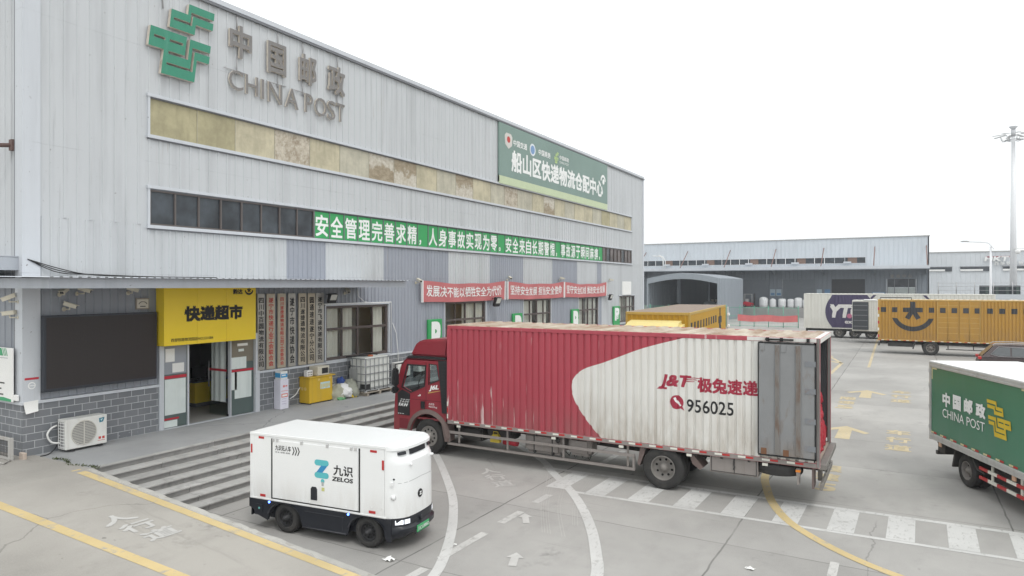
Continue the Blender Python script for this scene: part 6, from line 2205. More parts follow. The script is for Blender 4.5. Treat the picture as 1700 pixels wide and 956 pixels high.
# ---------------------------------------------------------------- other trucks: shared builder
def cargo_truck(t, x0, x1, hw, z0, z1, side_m, rail_m, roof_m, axles, cab=None, cab_m=None, r=.52, pitch=.2):
    """plain corrugated box body on a chassis; +x is forward"""
    prof = corr(x0 + .1, x1 - .1, pitch, pitch * .6, .015, -.034)
    for sd in (1, -1):
        w = MB()
        sheet(w, prof, z0, z1 - .1, lambda u, d, v: (u, sd * (hw + d), v))
        w.build('side_panel', side_m, t)
    w = MB()
    pf = corr(-hw + .06, hw - .06, pitch, pitch * .6, .015, .034)
    sheet(w, pf, z0, z1 - .1, lambda u, d, v: (x1 - .034 + d, u, v))
    w.build('front_wall', side_m, t)
    w = MB()
    for sd in (1, -1):
        w.box(x0, x1, sd * (hw - .05), sd * (hw + .012), z1 - .1, z1)
        w.box(x0, x1, sd * (hw - .05), sd * (hw + .008), z0 - .1, z0)
        for x in (x0, x1 - .1):
            w.box(x, x + .1, sd * (hw - .06), sd * (hw + .016), z0, z1 - .1)
    w.box(x1 - .06, x1 + .012, -hw, hw, z1 - .11, z1 - .004); w.box(x0, x0 + .06, -hw, hw, z1 - .11, z1 - .004)
    w.box(x1 - .06, x1 + .012, -hw, hw, z0 - .1, z0)
    w.build('body_frame', rail_m, t, bevel=.008)
    w = MB()
    pr = corr(x0, x1, .36, .15, .05, .025)
    sheet(w, pr, -hw + .03, hw - .03, lambda u, d, v: (u, v, z1 - .02 + d))
    w.build('roof', roof_m, t)
    w = MB()
    w.box(x0 + .05, x1 - .05, -hw + .06, hw - .06, z0 - .08, z0)
    for y in (.4, -.4):
        w.box(x0 + .1, x1 + (1.6 if cab else 0), y - .05, y + .05, z0 - .36, z0 - .1)
    for i in range(int((x1 - x0) / .8)):
        w.box(x0 + .3 + i * .8, x0 + .38 + i * .8, -hw + .08, hw - .08, z0 - .16, z0 - .1)
    w.box(x0 + .02, x0 + .1, -hw + .05, hw - .05, z0 - .5, z0 - .4)
    for a in axles:
        w.cyl((a, -hw + .3, r), (a, hw - .3, r), .09, n=10)
    w.build('chassis', m_chas, t)
    for a in axles:
        for sd in (1, -1):
            wheel(t, a, sd * (hw - .05), r, .28, sd, .14 if a < x1 - 1 else .03)
    if cab:
        ca, cz = cab
        w = MB()
        w.prism([(ca - 1.9, .5), (ca - 1.9, cz - .1), (ca - 1.8, cz), (ca - .45, cz), (ca - .12, 1.9), (ca, 1.75), (ca, .5)], 'y', -hw + .04, hw - .04)
        cb = w.build('cab', cab_m, t, bevel=.06, seg=2)
        w = MB()
        w.prism([(ca - 1.85, cz + .002), (ca - .5, cz + .002), (ca - .75, cz + .42), (ca - 1.15, cz + .66), (ca - 1.85, cz + .74)], 'y', -hw + .14, hw - .14)
        w.build('roof_deflector', cab_m, cb, bevel=.12, seg=4)
        w = MB()
        dx, dz = .33, cz - 1.9
        w.face([(ca - .10, -hw + .15, 1.95), (ca - .10, hw - .15, 1.95), (ca - .41, hw - .15, cz - .12), (ca - .41, -hw + .15, cz - .12)])
        for sd in (1, -1):
            w.face([(ca - 1.4, sd * (hw - .033), 1.8), (ca - .25, sd * (hw - .033), 1.8), (ca - .5, sd * (hw - .033), cz - .2), (ca - 1.4, sd * (hw - .033), cz - .2)])
        w.build('cab_window', m_pane, cb)
        w = MB()
        w.box(ca, ca + .05, -hw + .1, hw - .1, .5, .8); w.box(ca, ca + .02, -hw + .3, hw - .3, .95, 1.6)
        w.build('grille', m_black, cb, bevel=.01)
    return prof

def tri(poly):
    tb = bmesh.new()
    vs = [tb.verts.new((a, b, 0)) for a, b in poly]
    es = [tb.edges.new((vs[i], vs[(i + 1) % len(vs)])) for i in range(len(vs))]
    bmesh.ops.triangle_fill(tb, edges=es, use_beauty=True)
    tb.verts.index_update()
    r = [(v.co.x, v.co.y) for v in tb.verts], [[v.index for v in f.verts] for f in tb.faces]
    tb.free()
    return r

m_sy = mat('ochre_yellow_paint', (.43, .235, .04), .5, var=.1, scale=.8, low=(.9, 2.4, .6), lowcol=(.27, .17, .08), streak=.35, scol=(.36, .2, .05), sscale=(4, 4, .4))
m_syr = mat('ochre_rail', (.48, .30, .08), .5, streak=.3)
m_cream = mat('cream_roof', (.62, .52, .38), .7, streak=.5, scol=(.4, .28, .17))
m_charc = mat('charcoal_paint', (.045, .047, .052), .6)
def star(cx, k=1.0, z=0.0):
    """bold five armed figure: bar, post and two slanting legs, without overlaps"""
    return [tri([(cx - .165 * k, 3.83 + z), (cx + .165 * k, 3.83 + z), (cx + .165 * k, 3.41 + z), (cx + .62 * k, 3.40 + z), (cx + .62 * k, 3.08 + z), (cx + .26 * k, 3.08 + z), (cx + .50 * k, 2.68 + z), (cx + .22 * k, 2.53 + z), (cx, 2.93 + z), (cx - .22 * k, 2.53 + z), (cx - .50 * k, 2.68 + z), (cx - .26 * k, 3.08 + z), (cx - .62 * k, 3.08 + z), (cx - .62 * k, 3.40 + z), (cx - .165 * k, 3.41 + z)])]

# yellow truck with the smile, parked across the yard
tx, ty = 1.68, 58.45
sm = thing('box_truck', 'ochre yellow box truck with a black smile and square marks, parked across the yard', 'truck', (tx, ty, 0))
sp = cargo_truck(sm, -1.65 - tx, 8.0 - tx, 1.25, 1.08, 3.98, m_sy, m_syr, m_cream, [0, 6.6], (8.5 - tx + 1.7, 2.8), m_sy)
sdn = lambda u, d, v: (u, -(1.25 + d), v)
w = MB()
for wx in (-1.28, -.57, 1.73, 2.41, 3.1, 3.78, 4.45, 5.17, 5.85, 6.53, 7.2):
    a = wx - tx
    drape(w, [(a - .165, 3.06), (a + .165, 3.06), (a + .165, 3.42), (a - .165, 3.42)], [(0, 1, 2, 3)], sp, sdn, .012)
for vs, fs in star(.575 - tx):
    drape(w, vs, fs, sp, sdn, .012)
vs, fs = arc_band(.57 - tx, 3.06, 1.364, 3.13, 1.1, 1.3, .98, 24)
drape(w, vs, fs, sp, sdn, .012)
w.build('smile_marking', m_charc, sm, normals=False)
w = MB()
for a, b in ((2.1, 3.33), (3.4, 4.63)):
    a -= tx; b -= tx
    w.box(a, b, -1.258, -1.235, 1.12, 3.84)
dd = w.build('side_door', m_sy, sm, bevel=.01)
w = MB()
for a in (2.1, 4.6):
    w.box(a - tx - .03, a - tx + .03, -1.29, -1.25, 1.1, 3.86)
w.box(3.35 - tx, 3.38 - tx, -1.275, -1.25, 1.1, 3.86)
for a in (2.72, 4.0):
    w.tube([(a - tx, -1.28, 1.1), (a - tx, -1.28, 3.86)], .02, 6)
for z in (1.6, 2.0, 2.35, 2.7, 3.55):
    w.box(2.13 - tx, 3.31 - tx, -1.268, -1.258, z, z + .05); w.box(3.42 - tx, 4.57 - tx, -1.268, -1.258, z, z + .05)
w.build('door_fitting', m_syr, dd)
w = MB()
for wx in (2.41, 3.1, 3.78, 4.45):
    w.box(wx - tx - .165, wx - tx + .165, -1.272, -1.269, 3.06, 3.42)
w.build('square_marking', m_charc, dd)
w = MB()
tape(w, -1.6 - tx, 7.9 - tx, -1.26, .99, -1)
for i in range(5):
    w.box(-1.655 - tx, -1.56 - tx, -1.27, -1.266, 1.2 + i * .5, 1.4 + i * .5, i % 2)
w.build('reflective_tape', [m_tr, m_tw], sm)
w = MB()
for z in (.45, .75):
    w.box(2.6 - tx, 6.2 - tx, -1.2, -1.15, z, z + .06)
for x in (2.7, 4.2, 5.7):
    w.box(x - tx, x - tx + .06, -1.15, -1.1, .45, 1.0)
w.box(-1.0 - tx, 0.6 - tx, -1.1, -.5, .55, .85)
w.prism([(.7 - tx, .95), (.78 - tx, .95), (.62 - tx, .4), (.55 - tx, .42)], 'y', -1.2, -.7)
w.build('side_guard', m_chas, sm)
w = MB()
w.tube([(-1.5 - tx, -1.15, 3.98), (-1.5 - tx, -1.15, 4.12), (.5 - tx, -1.15, 4.12), (.5 - tx, -1.15, 3.98)], .035, 6)
w.build('roof_rail', m_charc, sm)

# yellow truck beside the hall, only its upper half in view
PA = math.atan2(-.994, .106)
pk = thing('box_truck', 'ochre yellow box truck parked beside the hall behind the red and white one', 'truck', (-8.05, 25.05, 0), PA)
m_py = mat('deep_yellow_paint', (.50, .285, .02), .5, var=.08, scale=.8, streak=.3, scol=(.36, .2, .04), sscale=(4, 4, .4))
m_proof = mat('brown_roof', (.27, .215, .18), .8, var=.1, streak=.5, scol=(.33, .27, .22), sscale=(.5, 3, 1))
pp = cargo_truck(pk, -11.3, .02, 1.2, 1.1, 4.0, m_py, mat('yellow_rail', (.46, .30, .07), .5), m_proof, [-9, -7.7, -.6], (2.0, 2.98), mat('pale_yellow_cab', (.68, .56, .22), .4))
spk = lambda u, d, v: (u, 1.2 + d, v)
w = MB()
for k in range(10):
    a = -(.35 + k * .785)
    drape(w, [(a - .17, 3.28), (a + .17, 3.28), (a + .17, 3.61), (a - .17, 3.61)], [(0, 1, 2, 3)], pp, spk, .012)
for vs, fs in star(-8.95, 1.0, .1):
    drape(w, vs, fs, pp, spk, .012)
w.build('square_marking', m_charc, pk, normals=False)
w = MB()
w.box(-11.42, -11.36, .1, 1.2, 1.1, 3.9); w.box(-11.42, -11.36, -1.2, -.1, 1.1, 3.9)
w.box(-11.9, -11.36, 1.24, 1.30, 1.1, 3.88)
rd = w.build('rear_door', m_galv, pk, bevel=.01)
w = MB()
for z in (1.5, 2.2, 2.9, 3.5):
    w.box(-11.9, -11.3, 1.28, 1.36, z - .06, z + .06)
w.build('hinge', m_white, rd)

# long white trailer with the purple disc
yx, yy_ = -4.0, 73.25
yt = thing('semi_trailer', 'long white corrugated trailer with a purple disc, at the back of the yard', 'trailer', (yx, yy_, 0))
m_yw = mat('cream_white_paint', (.66, .65, .60), .5, var=.06, low=(.8, 2.0, .4), lowcol=(.4, .37, .32), streak=.3, scol=(.46, .43, .38), sscale=(3, 3, .3))
yp = cargo_truck(yt, -8.45 - yx, 6.9 - yx, 1.25, .98, 4.23, m_yw, m_yw, m_yw, [-5.35 - yx, -4.0 - yx, -2.65 - yx], None, None, .5, .3)
w = MB()
disc = [(-5.93, 4.12)] + [(-4.42 + 2.12 * math.cos(R(a)), 2.52 + 2.12 * math.sin(R(a))) for a in range(142, 225, 8)] + [(-5.95, .99), (-2.9, .99)] + [(-4.42 + 2.12 * math.cos(R(a)), 2.52 + 2.12 * math.sin(R(a))) for a in range(-40, 34, 8)] + [(-2.74, 3.84), (-2.96, 4.12)]
vs, fs = tri([(a - yx, b) for a, b in disc])
drape(w, vs, fs, yp, sdn, .012, 0)
def ytext(s, a, b, z0, z1, off, sh, m):
    vs, fs = text_poly(s, a - yx, z0, b - a, z1 - z0, off, sh)
    drape(w, vs, fs, yp, sdn, .02, m)
ytext('YTO', -6.14, -3.1, 1.92, 3.22, .05, .2, 1)
ytext('express', -4.85, -2.9, 1.28, 1.66, .03, 0, 1)
drape(w, [(a - yx, b) for a, b in circle(-4.45, 2.12, .22, 14)], [tuple(range(14))], yp, sdn, .026, 2)
for P in ([(-2.7, 3.86), (-2.45, 4.12), (-2.2, 4.12), (-2.6, 3.7)], [(3.2 - 1.7, 4.12), (3.45 - 1.7, 4.12), (2.3, 3.5), (2.1, 3.5)]):
    drape(w, [(a - yx, b) for a, b in P], [(0, 1, 2, 3)], yp, sdn, .02, 0)
w.build('logo', [mat('faded_purple_paint', (.065, .052, .11), .6, var=.1), mat('logo_white', (.7, .68, .66)), mat('logo_pink', (.5, .15, .25))], yt, normals=False)
w = MB()
w.box(-1 - yx, 6.5 - yx, -1.2, -1.15, .5, .9)
w.prism([(-4.7 - yx, .95), (-4.6 - yx, .95), (-4.67 - yx, .6)], 'y', -1.2, -1.1)
w.build('side_guard', m_chas, yt)
# its tractor
tr = thing('truck_tractor', 'dark truck tractor with a pale roof fairing at the nose of the white trailer', 'truck', (9.4, 73.3, 0))
w = MB()
w.prism([(-1.3, .6), (-1.3, 2.9), (.5, 2.9), (.9, 1.9), (1.0, .6)], 'y', -1.22, 1.22)
cb = w.build('cab', mat('tractor_dark_green', (.03, .045, .04), .4), tr, bevel=.06, seg=2)
w = MB(); w.prism([(-1.25, 2.91), (-1.25, 3.85), (-.6, 3.75), (.3, 3.2), (.5, 2.91)], 'y', -1.1, 1.1)
w.build('roof_deflector', m_yw, cb, bevel=.08, seg=3)
w = MB()
for sd in (1, -1):
    w.face([(-.4, sd * 1.226, 1.8), (.75, sd * 1.226, 1.8), (.5, sd * 1.226, 2.6), (-.4, sd * 1.226, 2.6)])
w.build('cab_window', m_pane, cb)
w = MB(); w.box(-5.5, .8, -.5, .5, .6, .9)
w.build('chassis', m_chas, tr)
for a in (-4.2, 0):
    for sd in (1, -1):
        wheel(tr, a, sd * 1.2, .52, .3, sd, .05)

# smaller white box truck with its dark door folded back
wx_ = -1.2
wt = thing('box_truck', 'plain white box truck with a dark rear door folded back, behind the smile truck', 'truck', (wx_, 67.75, 0))
wp = cargo_truck(wt, -3.9 - wx_, 4.6 - wx_, 1.22, 1.15, 3.72, m_yw, m_yw, m_yw, [0 - wx_ - .3, 5.6 - wx_], (6.6 - wx_, 2.7), m_yw)
w = MB(); w.box(-3.86 - wx_, -2.64 - wx_, -1.34, -1.27, 1.18, 3.58)
rd = w.build('rear_door', mat('dark_door', (.055, .06, .068), .6), wt, bevel=.01)
w = MB()
for z in (1.45, 1.95, 2.4, 2.85, 3.25):
    w.box(-3.8 - wx_, -2.7 - wx_, -1.37, -1.34, z, z + .05)
w.build('door_rib', mat('grey_rib', (.2, .21, .22), .5), rd)
w = MB()
w.cyl((-3.0 - wx_, -1.2, 3.75), (-2.0 - wx_, -1.2, 3.75), .07, n=8)
w.build('roof_fitting', m_white, wt)

# brown SUV, only its roof above the green truck
sv = thing('parked_car', 'brown sport utility car with silver roof rails, mostly hidden behind the green truck', 'car', (5.9, 46.65, 0))
m_svp = mat('brown_car_paint', (.085, .066, .066), .25, .3, spec=.6)
def carx(p, y0, y1, name, m, par, bev):
    w = MB(); w.prism(p, 'y', y0, y1)
    return w.build(name, m, par, bevel=bev, seg=3)
w = MB()
loft_secs = []
w.prism([(-2.25, .35), (-2.3, .7), (-2.2, 1.05), (-1.2, 1.1), (1.0, 1.08), (2.1, .95), (2.3, .7), (2.28, .35)], 'y', -.93, .93)
bd_ = w.build('body', m_svp, sv, bevel=.07, seg=3)
w = MB()
A = [(-2.15, 1.04), (-1.55, 1.70), (-.8, 1.76), (.35, 1.72), (1.05, 1.07)]
vb = [[w.bm.verts.new((x, s * (.90 if z < 1.2 else .68), z)) for x, z in A] for s in (-1, 1)]
for i in range(4):
    w.bm.faces.new((vb[0][i], vb[0][i + 1], vb[1][i + 1], vb[1][i]))
for s in (0, 1):
    w.bm.faces.new(vb[s] if s else vb[s][::-1])
gh = w.build('greenhouse', m_svp, sv, bevel=.04, seg=3)
w = MB()
def onside(x, z, s):
    return (x, s * (.905 - .22 * (z - 1.06) / .66 + .012), z)
for s in (-1, 1):
    for P in ([(-1.72, 1.25), (-1.35, 1.14), (-.85, 1.14), (-.85, 1.6), (-1.35, 1.6)], [(-.78, 1.14), (-.02, 1.13), (-.02, 1.6), (-.78, 1.6)], [(.05, 1.13), (.8, 1.12), (.33, 1.58), (.05, 1.6)]):
        w.face([onside(x, z, s) for x, z in P])
w.face([(1.03, -.78, 1.12), (1.03, .78, 1.12), (.44, .62, 1.68), (.44, -.62, 1.68)])
w.face([(-2.12, -.75, 1.12), (-2.12, .75, 1.12), (-1.62, .6, 1.66), (-1.62, -.6, 1.66)])
w.build('window', mat('car_glass', (.10, .11, .115), .1, spec=.6), gh)
w = MB()
for s in (-1, 1):
    w.tube(smooth_path([(-1.6, s * .64, 1.70), (-1.45, s * .64, 1.80), (-.5, s * .64, 1.83), (.25, s * .64, 1.78), (.4, s * .64, 1.70)]), .022, 8)
    for P in (([(-1.75, 1.22), (-1.37, 1.115), (.83, 1.10), (.35, 1.61), (-1.36, 1.63)]),):
        w.tube([onside(x, z, s) for x, z in P + P[:1]], .012, 6)
w.build('roof_rail', m_steel, gh)
w = MB()
for s in (-1, 1):
    w.box(-2.31, -2.15, s * .6, s * .935, .92, 1.06)
w.build('tail_light', m_tr, bd_, bevel=.02)
for a in (-1.4, 1.4):
    for s in (1, -1):
        wheel(sv, a, s * .93, .36, .22, s, .04, m_steel, 6)

# ================================================================== back of the yard
# far warehouse: facade at y = 119, dock edge at y = 114.5
FY = 119.0
fw = thing('far_warehouse', 'long low grey warehouse with a braced canopy closing the back of the yard', 'building', (-30, 135, 0))
m_fclad = cladding('far_pale_cladding', (.56, .60, .64), .4)
m_fdark = cladding('far_slate_cladding', (.20, .225, .255), .3)
w = MB()
pf = corr(-75, 3.3, .62, .5, .02, .05)
ff = lambda u, d, v: (u, FY - d, v)
sheet(w, pf, 9.42, 12.4, ff, 0)
sheet(w, pclip(pf, -5.1, 3.3), 8.5, 9.42, ff, 0)
sheet(w, pf, 7.6, 8.5, ff, 0)
for a, b in ((-75, -32), (-32, -24), (-19.3, -17.2), (-12.3, -9.9), (-5.2, -2.25), (1.65, 3.3)):
    sheet(w, pclip(pf, a, b), 1.5, 6.0, ff, 1)
sheet(w, pf, 6.0, 7.6, ff, 1)
w.box(3.1, 3.28, FY, 160, 0, 12.35, 0)
w.build('wall', [m_fclad, m_fdark], fw, world=True, normals=False)
w = MB(); w.box(-75, 3.3, FY + .1, 160, 12.0, 12.2); w.box(-75, 3.4, FY - .12, FY + .3, 12.36, 12.5)
w.build('roof', m_roofm, fw, world=True)
w = MB()
for i in range(48):
    a = -75 + i * 1.456
    w.box(a + .04, a + 1.42, FY + .1, FY + .15, 8.52, 9.4)
rw = w.build('ribbon_window', m_pane, fw, world=True)
w = MB()
w.box(-75, -5.05, FY - .08, FY + .05, 9.4, 9.48); w.box(-75, -5.05, FY - .1, FY + .05, 8.42, 8.5); w.box(-5.1, -5.0, FY - .08, FY + .05, 8.42, 9.48)
for a in (-37, -30.2, -23, -15.8, -8.2):
    w.box(a, a + 1.1, FY - .5, FY - .06, 8.5, 8.75, 0)
w.build('window_frame', [m_trim], rw, world=True)
w = MB()
for a in (-36.8, -29.5, -22.3, -15.0, -7.6):
    w.box(a, a + 1.3, FY + .05, FY + .09, 8.52, 9.4)
w.build('brown_panel', mat('brown_panel', (.2, .13, .10), .7), rw, world=True)
w = MB()
w.box(-75, 3.25, 114.0, 114.12, 7.42, 7.95, 0)
w.box(-75, 3.25, 114.12, FY - .06, 7.85, 7.93, 0)
w.box(-75, 3.25, 113.95, 114.0, 7.38, 7.5, 1)
for x in (-40.3, -32.75, -25.5, -18.2, -11.0, -3.85, 2.9):
    w.box(x - .1, x + .1, 114.2, FY - .06, 7.5, 7.8, 1)
    w.prism([(114.2, 7.5), (FY - .06, 7.5), (FY - .06, 6.6)], 'x', x - .05, x + .05, 1)
w.build('canopy', [m_trim, m_fdark], fw, world=True)
m_brace = mat('rusty_brace', (.22, .13, .11), .7)
for x in (-40.3, -32.75, -25.5, -18.2, -11.0, -3.85, 2.95):
    w = MB()
    w.tube([(x, FY - .1, 10.95), (x, 114.1, 7.9)], .07, 8)
    w.build('brace', m_brace, fw, world=True)
w = MB()
w.box(-75, 3.3, 114.5, FY - .08, 0, 1.54)
w.build('loading_dock', mat('dock_concrete', (.30, .295, .29), .85, streak=.4), fw, world=True)
for a, b, m_, nm in ((-24, -19.3, mat('roller_door_grey', (.17, .19, .215), .5), 'roller_door'), (-17.2, -12.3, mat('roller_door_grey2', (.16, .18, .20), .5), 'roller_door'), (-9.9, -5.2, m_dark, 'dark_doorway_fill')):  # the open doorway is a slab coloured as its dark, unlit inside
    w = MB()
    w.box(a, b, FY + .1, FY + .2, 1.5, 6.0)
    if nm == 'roller_door':
        for i in range(16):
            w.box(a, b, FY + .06, FY + .1, 1.6 + i * .27, 1.78 + i * .27)
    o = w.build(nm, m_, fw, world=True)
w = MB()
w.box(-2.2, 1.6, FY + .1, FY + .2, 4.75, 6.0, 0)
w.box(-2.2, 1.6, FY + .1, FY + .2, 1.5, 4.7, 1)
for x in (-2.2, -1.25, .6, 1.52):
    w.box(x, x + .1, FY + .0, FY + .1, 1.5, 6.0, 2)
w.build('glass_entrance', [m_pane, mat('frosted_glass', (.42, .46, .45), .4), m_dtrim], fw, world=True)
w = MB()
for i, ch in enumerate('查验中心'):
    put_text(w, ch, (-1.75 + i * .78, FY - .12, 6.2), NX, NZ, .5, .5, depth=.06, offset=.02)
w.build('sign_lettering', mat('dull_bronze', (.30, .28, .26), .5), fw, world=True)
w = MB()
for a, b, z0, z1, k in ((-19.1, -18.3, 3.3, 4.4, 0), (-18.15, -17.35, 3.3, 4.4, 0), (-12.05, -11.3, 3.3, 4.4, 0), (-10.9, -10.1, 3.3, 4.4, 1), (-4.2, -2.5, 3.4, 4.0, 1)):
    w.box(a, b, FY - .12, FY - .07, z0, z1, k)
    w.box(a + .1, b - .1, FY - .13, FY - .12, z0 + .1, z0 + .5, 1 if k == 0 else 2)
w.build('wall_poster', [mat('poster_pale', (.42, .50, .56)), mat('poster_blue', (.13, .25, .42)), m_paper], fw, world=True)
w = MB()
w.tube([(-35.6, 113.8, 7.95), (-35.6, 113.8, 9.6), (-36.0, 113.8, 9.95), (-37.4, 113.8, 10.1)], .07, 8)
w.tube([(-35.2, 113.8, 7.95), (-35.2, 113.8, 9.3), (-35.6, 113.8, 9.9), (-36.4, 113.8, 10.2)], .07, 8)
w.build('vent_pipe', m_white, fw, world=True)

# arched loading shelter
sh = thing('arched_shelter', 'grey ribbed loading shelter with a curved roof in front of the far warehouse', 'shelter', (-27.2, 103, 0))
A0, A1, SY0, SY1 = -32.3, -22.2, 96.0, 112.5
rib = corr(SY0, SY1, .9, .65, .06, .10)
w = MB()
n = 14
arcp = [(A0 + (A1 - A0) * i / n, 6.0 + .7 * math.sin(math.pi * i / n)) for i in range(n + 1)]
for (ya_, da), (yb_, db) in zip(rib, rib[1:]):
    for (xa, za), (xb, zb) in zip(arcp, arcp[1:]):
        w.face([(xa, ya_, za + da), (xb, ya_, zb + da), (xb, yb_, zb + db), (xa, yb_, za + db)])
w.build('curved_roof', mat('shelter_roof', (.30, .325, .355), .6), sh, world=True)
w = MB()
for x, s in ((A0, -1), (A1, 1)):
    sheet(w, rib, 0, 6.0, lambda u, d, v: (x + s * d, u, v))
w.build('side_wall', cladding('shelter_side', (.29, .32, .355), .3), sh, world=True)
w = MB()
for (xa, za), (xb, zb) in zip(arcp, arcp[1:]):
    w.face([(xa, SY0 - .05, za - .75), (xb, SY0 - .05, zb - .75), (xb, SY0 - .05, zb + .05), (xa, SY0 - .05, za + .05)])
    w.face([(xa, SY0 - .05, za + .05), (xb, SY0 - .05, zb + .05), (xb, SY0 + .1, zb + .02), (xa, SY0 + .1, za + .02)])
for x in (A0, A1):
    w.box(x - .12, x + .12, SY0 - .1, SY0 + .15, 0, 6.0)
w.tube([(-28.7, SY0 + 3, 2.5), (-28.7, SY0 + 3, 6.5)], .08, 8)
w.build('front_edge', cladding('shelter_edge', (.27, .30, .33), .2), sh, world=True)
w = MB()
w.box(A0 + .3, -27.5, SY1 - .6, SY1 - .4, 0, 6.2, 0)
w.box(-27.5, A1 - .2, SY1 + .4, SY1 + .5, 0, 6.2, 1)
for i in range(7):
    w.box(-27.2 + i * .6, -26.85 + i * .6, SY1 + .3, SY1 + .38, 2.4, 2.75, 2)
w.build('inner_wall', [m_fdark, m_dark, mat('warm_light_gap', (.55, .5, .4))], sh, world=True)

# wrapped goods and a forklift on the dock
def bale(mb, c, r, h, seed):
    """stout wrapped bale: a barrel with creased, slightly slumped film"""
    rr = random.Random(seed)
    n, rows = 26, [(.86, 0), (1.0, .06), (1.03, .3), (1.0, .6), (1.02, .85), (.9, .97), (.6, 1.02), (.001, 1.04)]
    cr = [rr.uniform(-.05, .05) for _ in range(n)]
    ph = rr.uniform(0, 6)
    rings = []
    for k, z in rows:
        rings.append([mb.bm.verts.new((c[0] + math.cos(2 * math.pi * i / n) * r * k * (1 + cr[i] * (1 if k > .5 else 0)), c[1] + math.sin(2 * math.pi * i / n) * r * k * (1 + cr[i]), c[2] + h * (z + (.06 * math.sin(i * .5 + ph) * (z > .8))))) for i in range(n)])
    for A, B in zip(rings, rings[1:]):
        for i in range(n):
            f = mb.bm.faces.new((A[i], A[(i + 1) % n], B[(i + 1) % n], B[i]))
            f.smooth = True
m_wrap = mat('white_wrap', (.66, .67, .68), .35, var=.1, scale=3, bump=.4)
for i, (a, b, h) in enumerate(((-20.2, -18.85, 1.5), (-18.65, -17.6, 1.3), (-17.3, -16.15, 1.28), (-15.95, -14.95, 1.25), (-14.9, -13.75, 1.45), (-13.7, -12.55, 1.2), (-12.4, -11.3, 1.2))):
    w = MB()
    bale(w, ((a + b) / 2, 115.4, 1.54), (b - a) / 2 * .98, h, 40 + i)
    wl = ('largest white wrapped bale on the dock, beside the forklift', 'second wrapped white bale from the forklift on the dock', 'third wrapped white bale from the forklift on the dock', 'fourth wrapped white bale from the forklift on the dock', 'tall white bale near the right end of the dock row', 'white bale on the dock just left of the white trailer', 'white bale on the dock partly hidden by the white trailer')[i]
    solo(w, 'wrapped_bale', m_wrap, wl, 'bale', 'white wrapped bales on the dock')
for i, (x, y) in enumerate(((-25.6, 105.0), (-24.2, 105.4))):
    w = MB()
    bale(w, (x, y, 0), .9, 2.4, 60 + i)
    solo(w, 'wrapped_bale', mat('grey_wrap', (.33, .36, .38), .5, var=.1), ('left', 'right')[i] + ' one of two grey bales inside the arched shelter', 'bale', 'grey bales in the shelter')
fk = thing('forklift', 'small red and black forklift with a cage roof on the loading dock', 'forklift', (-21.9, 115.8, 1.54))
w = MB(); w.prism([(-.9, .15), (-.9, .75), (-.5, .9), (.7, .6), (.8, .15)], 'y', -.5, .5)
w.build('body', m_red, fk, bevel=.06, seg=2)
w = MB()
for x in (-.75, .55):
    for y in (-.45, .45):
        w.tube([(x, y, .6), (x * .85, y, 2.05)], .04, 6)
w.box(-.7, .55, -.5, .5, 2.03, 2.1); w.box(-.5, .0, -.3, .3, .85, 1.3)
w.build('guard_frame', m_galv, fk)
w = MB()
for y in (-.3, .3):
    w.box(.85, .95, y - .05, y + .05, .1, 2.2); w.box(.95, 2.0, y - .06, y + .06, .1, .15)
w.build('mast', m_chas, fk)
for x in (-.6, .55):
    for s in (1, -1):
        wheel(fk, x, s * .52, .22, .2, s, .04)

# green mesh fence with a long red cloth
m_fgreen = mat('fence_green_steel', (.10, .34, .23), .5)
def fence(pts, lb, name='mesh_fence'):
    t = thing(name, lb, 'fence', (*pts[0], 0))
    w = MB()
    for (x0, y0), (x1, y1) in zip(pts, pts[1:]):
        L = math.hypot(x1 - x0, y1 - y0)
        for z in (.15, 1.3, 2.35):
            w.tube([(x0, y0, z), (x1, y1, z)], .025, 6)
        n = int(L / .16)
        for i in range(n):
            k = i / n
            x, y = x0 + (x1 - x0) * k, y0 + (y1 - y0) * k
            w.box(x - .007, x + .007, y - .007, y + .007, .15, 2.35)
    w.build('mesh', m_fgreen, t, world=True)
    for x, y in pts:
        w = MB(); w.cyl((x, y, 0), (x, y, 2.6), .045, n=8)
        w.build('post', m_fgreen, t, world=True)
    return t
fence([(-18.95 + 1.65 * i, 86) for i in range(6)], 'green mesh fence with a red cloth tied along it, left of the trailer')
fence([(-33.5 + 2.42 * i, 86.2) for i in range(7)], 'green mesh fence running past the arched shelter behind the parked yellow truck')
w = MB()
n = 40
for i in range(n):
    a, b = i / n, (i + 1) / n
    X_ = lambda t: -17.55 + 6.8 * t
    Z_ = lambda t: -.12 * math.sin(math.pi * ((t * 2) % 1)) ** 2
    Yc = lambda t: 85.9 - .04 * math.sin(t * 30)
    w.face([(X_(a), Yc(a), .72 + Z_(a) * .6), (X_(b), Yc(b), .72 + Z_(b) * .6), (X_(b), Yc(b), 1.5 + Z_(b)), (X_(a), Yc(a), 1.5 + Z_(a))])
solo(w, 'cloth', mat('faded_red_cloth', (.60, .16, .16), .8), 'long faded red cloth tied to the green mesh fence', 'cloth')

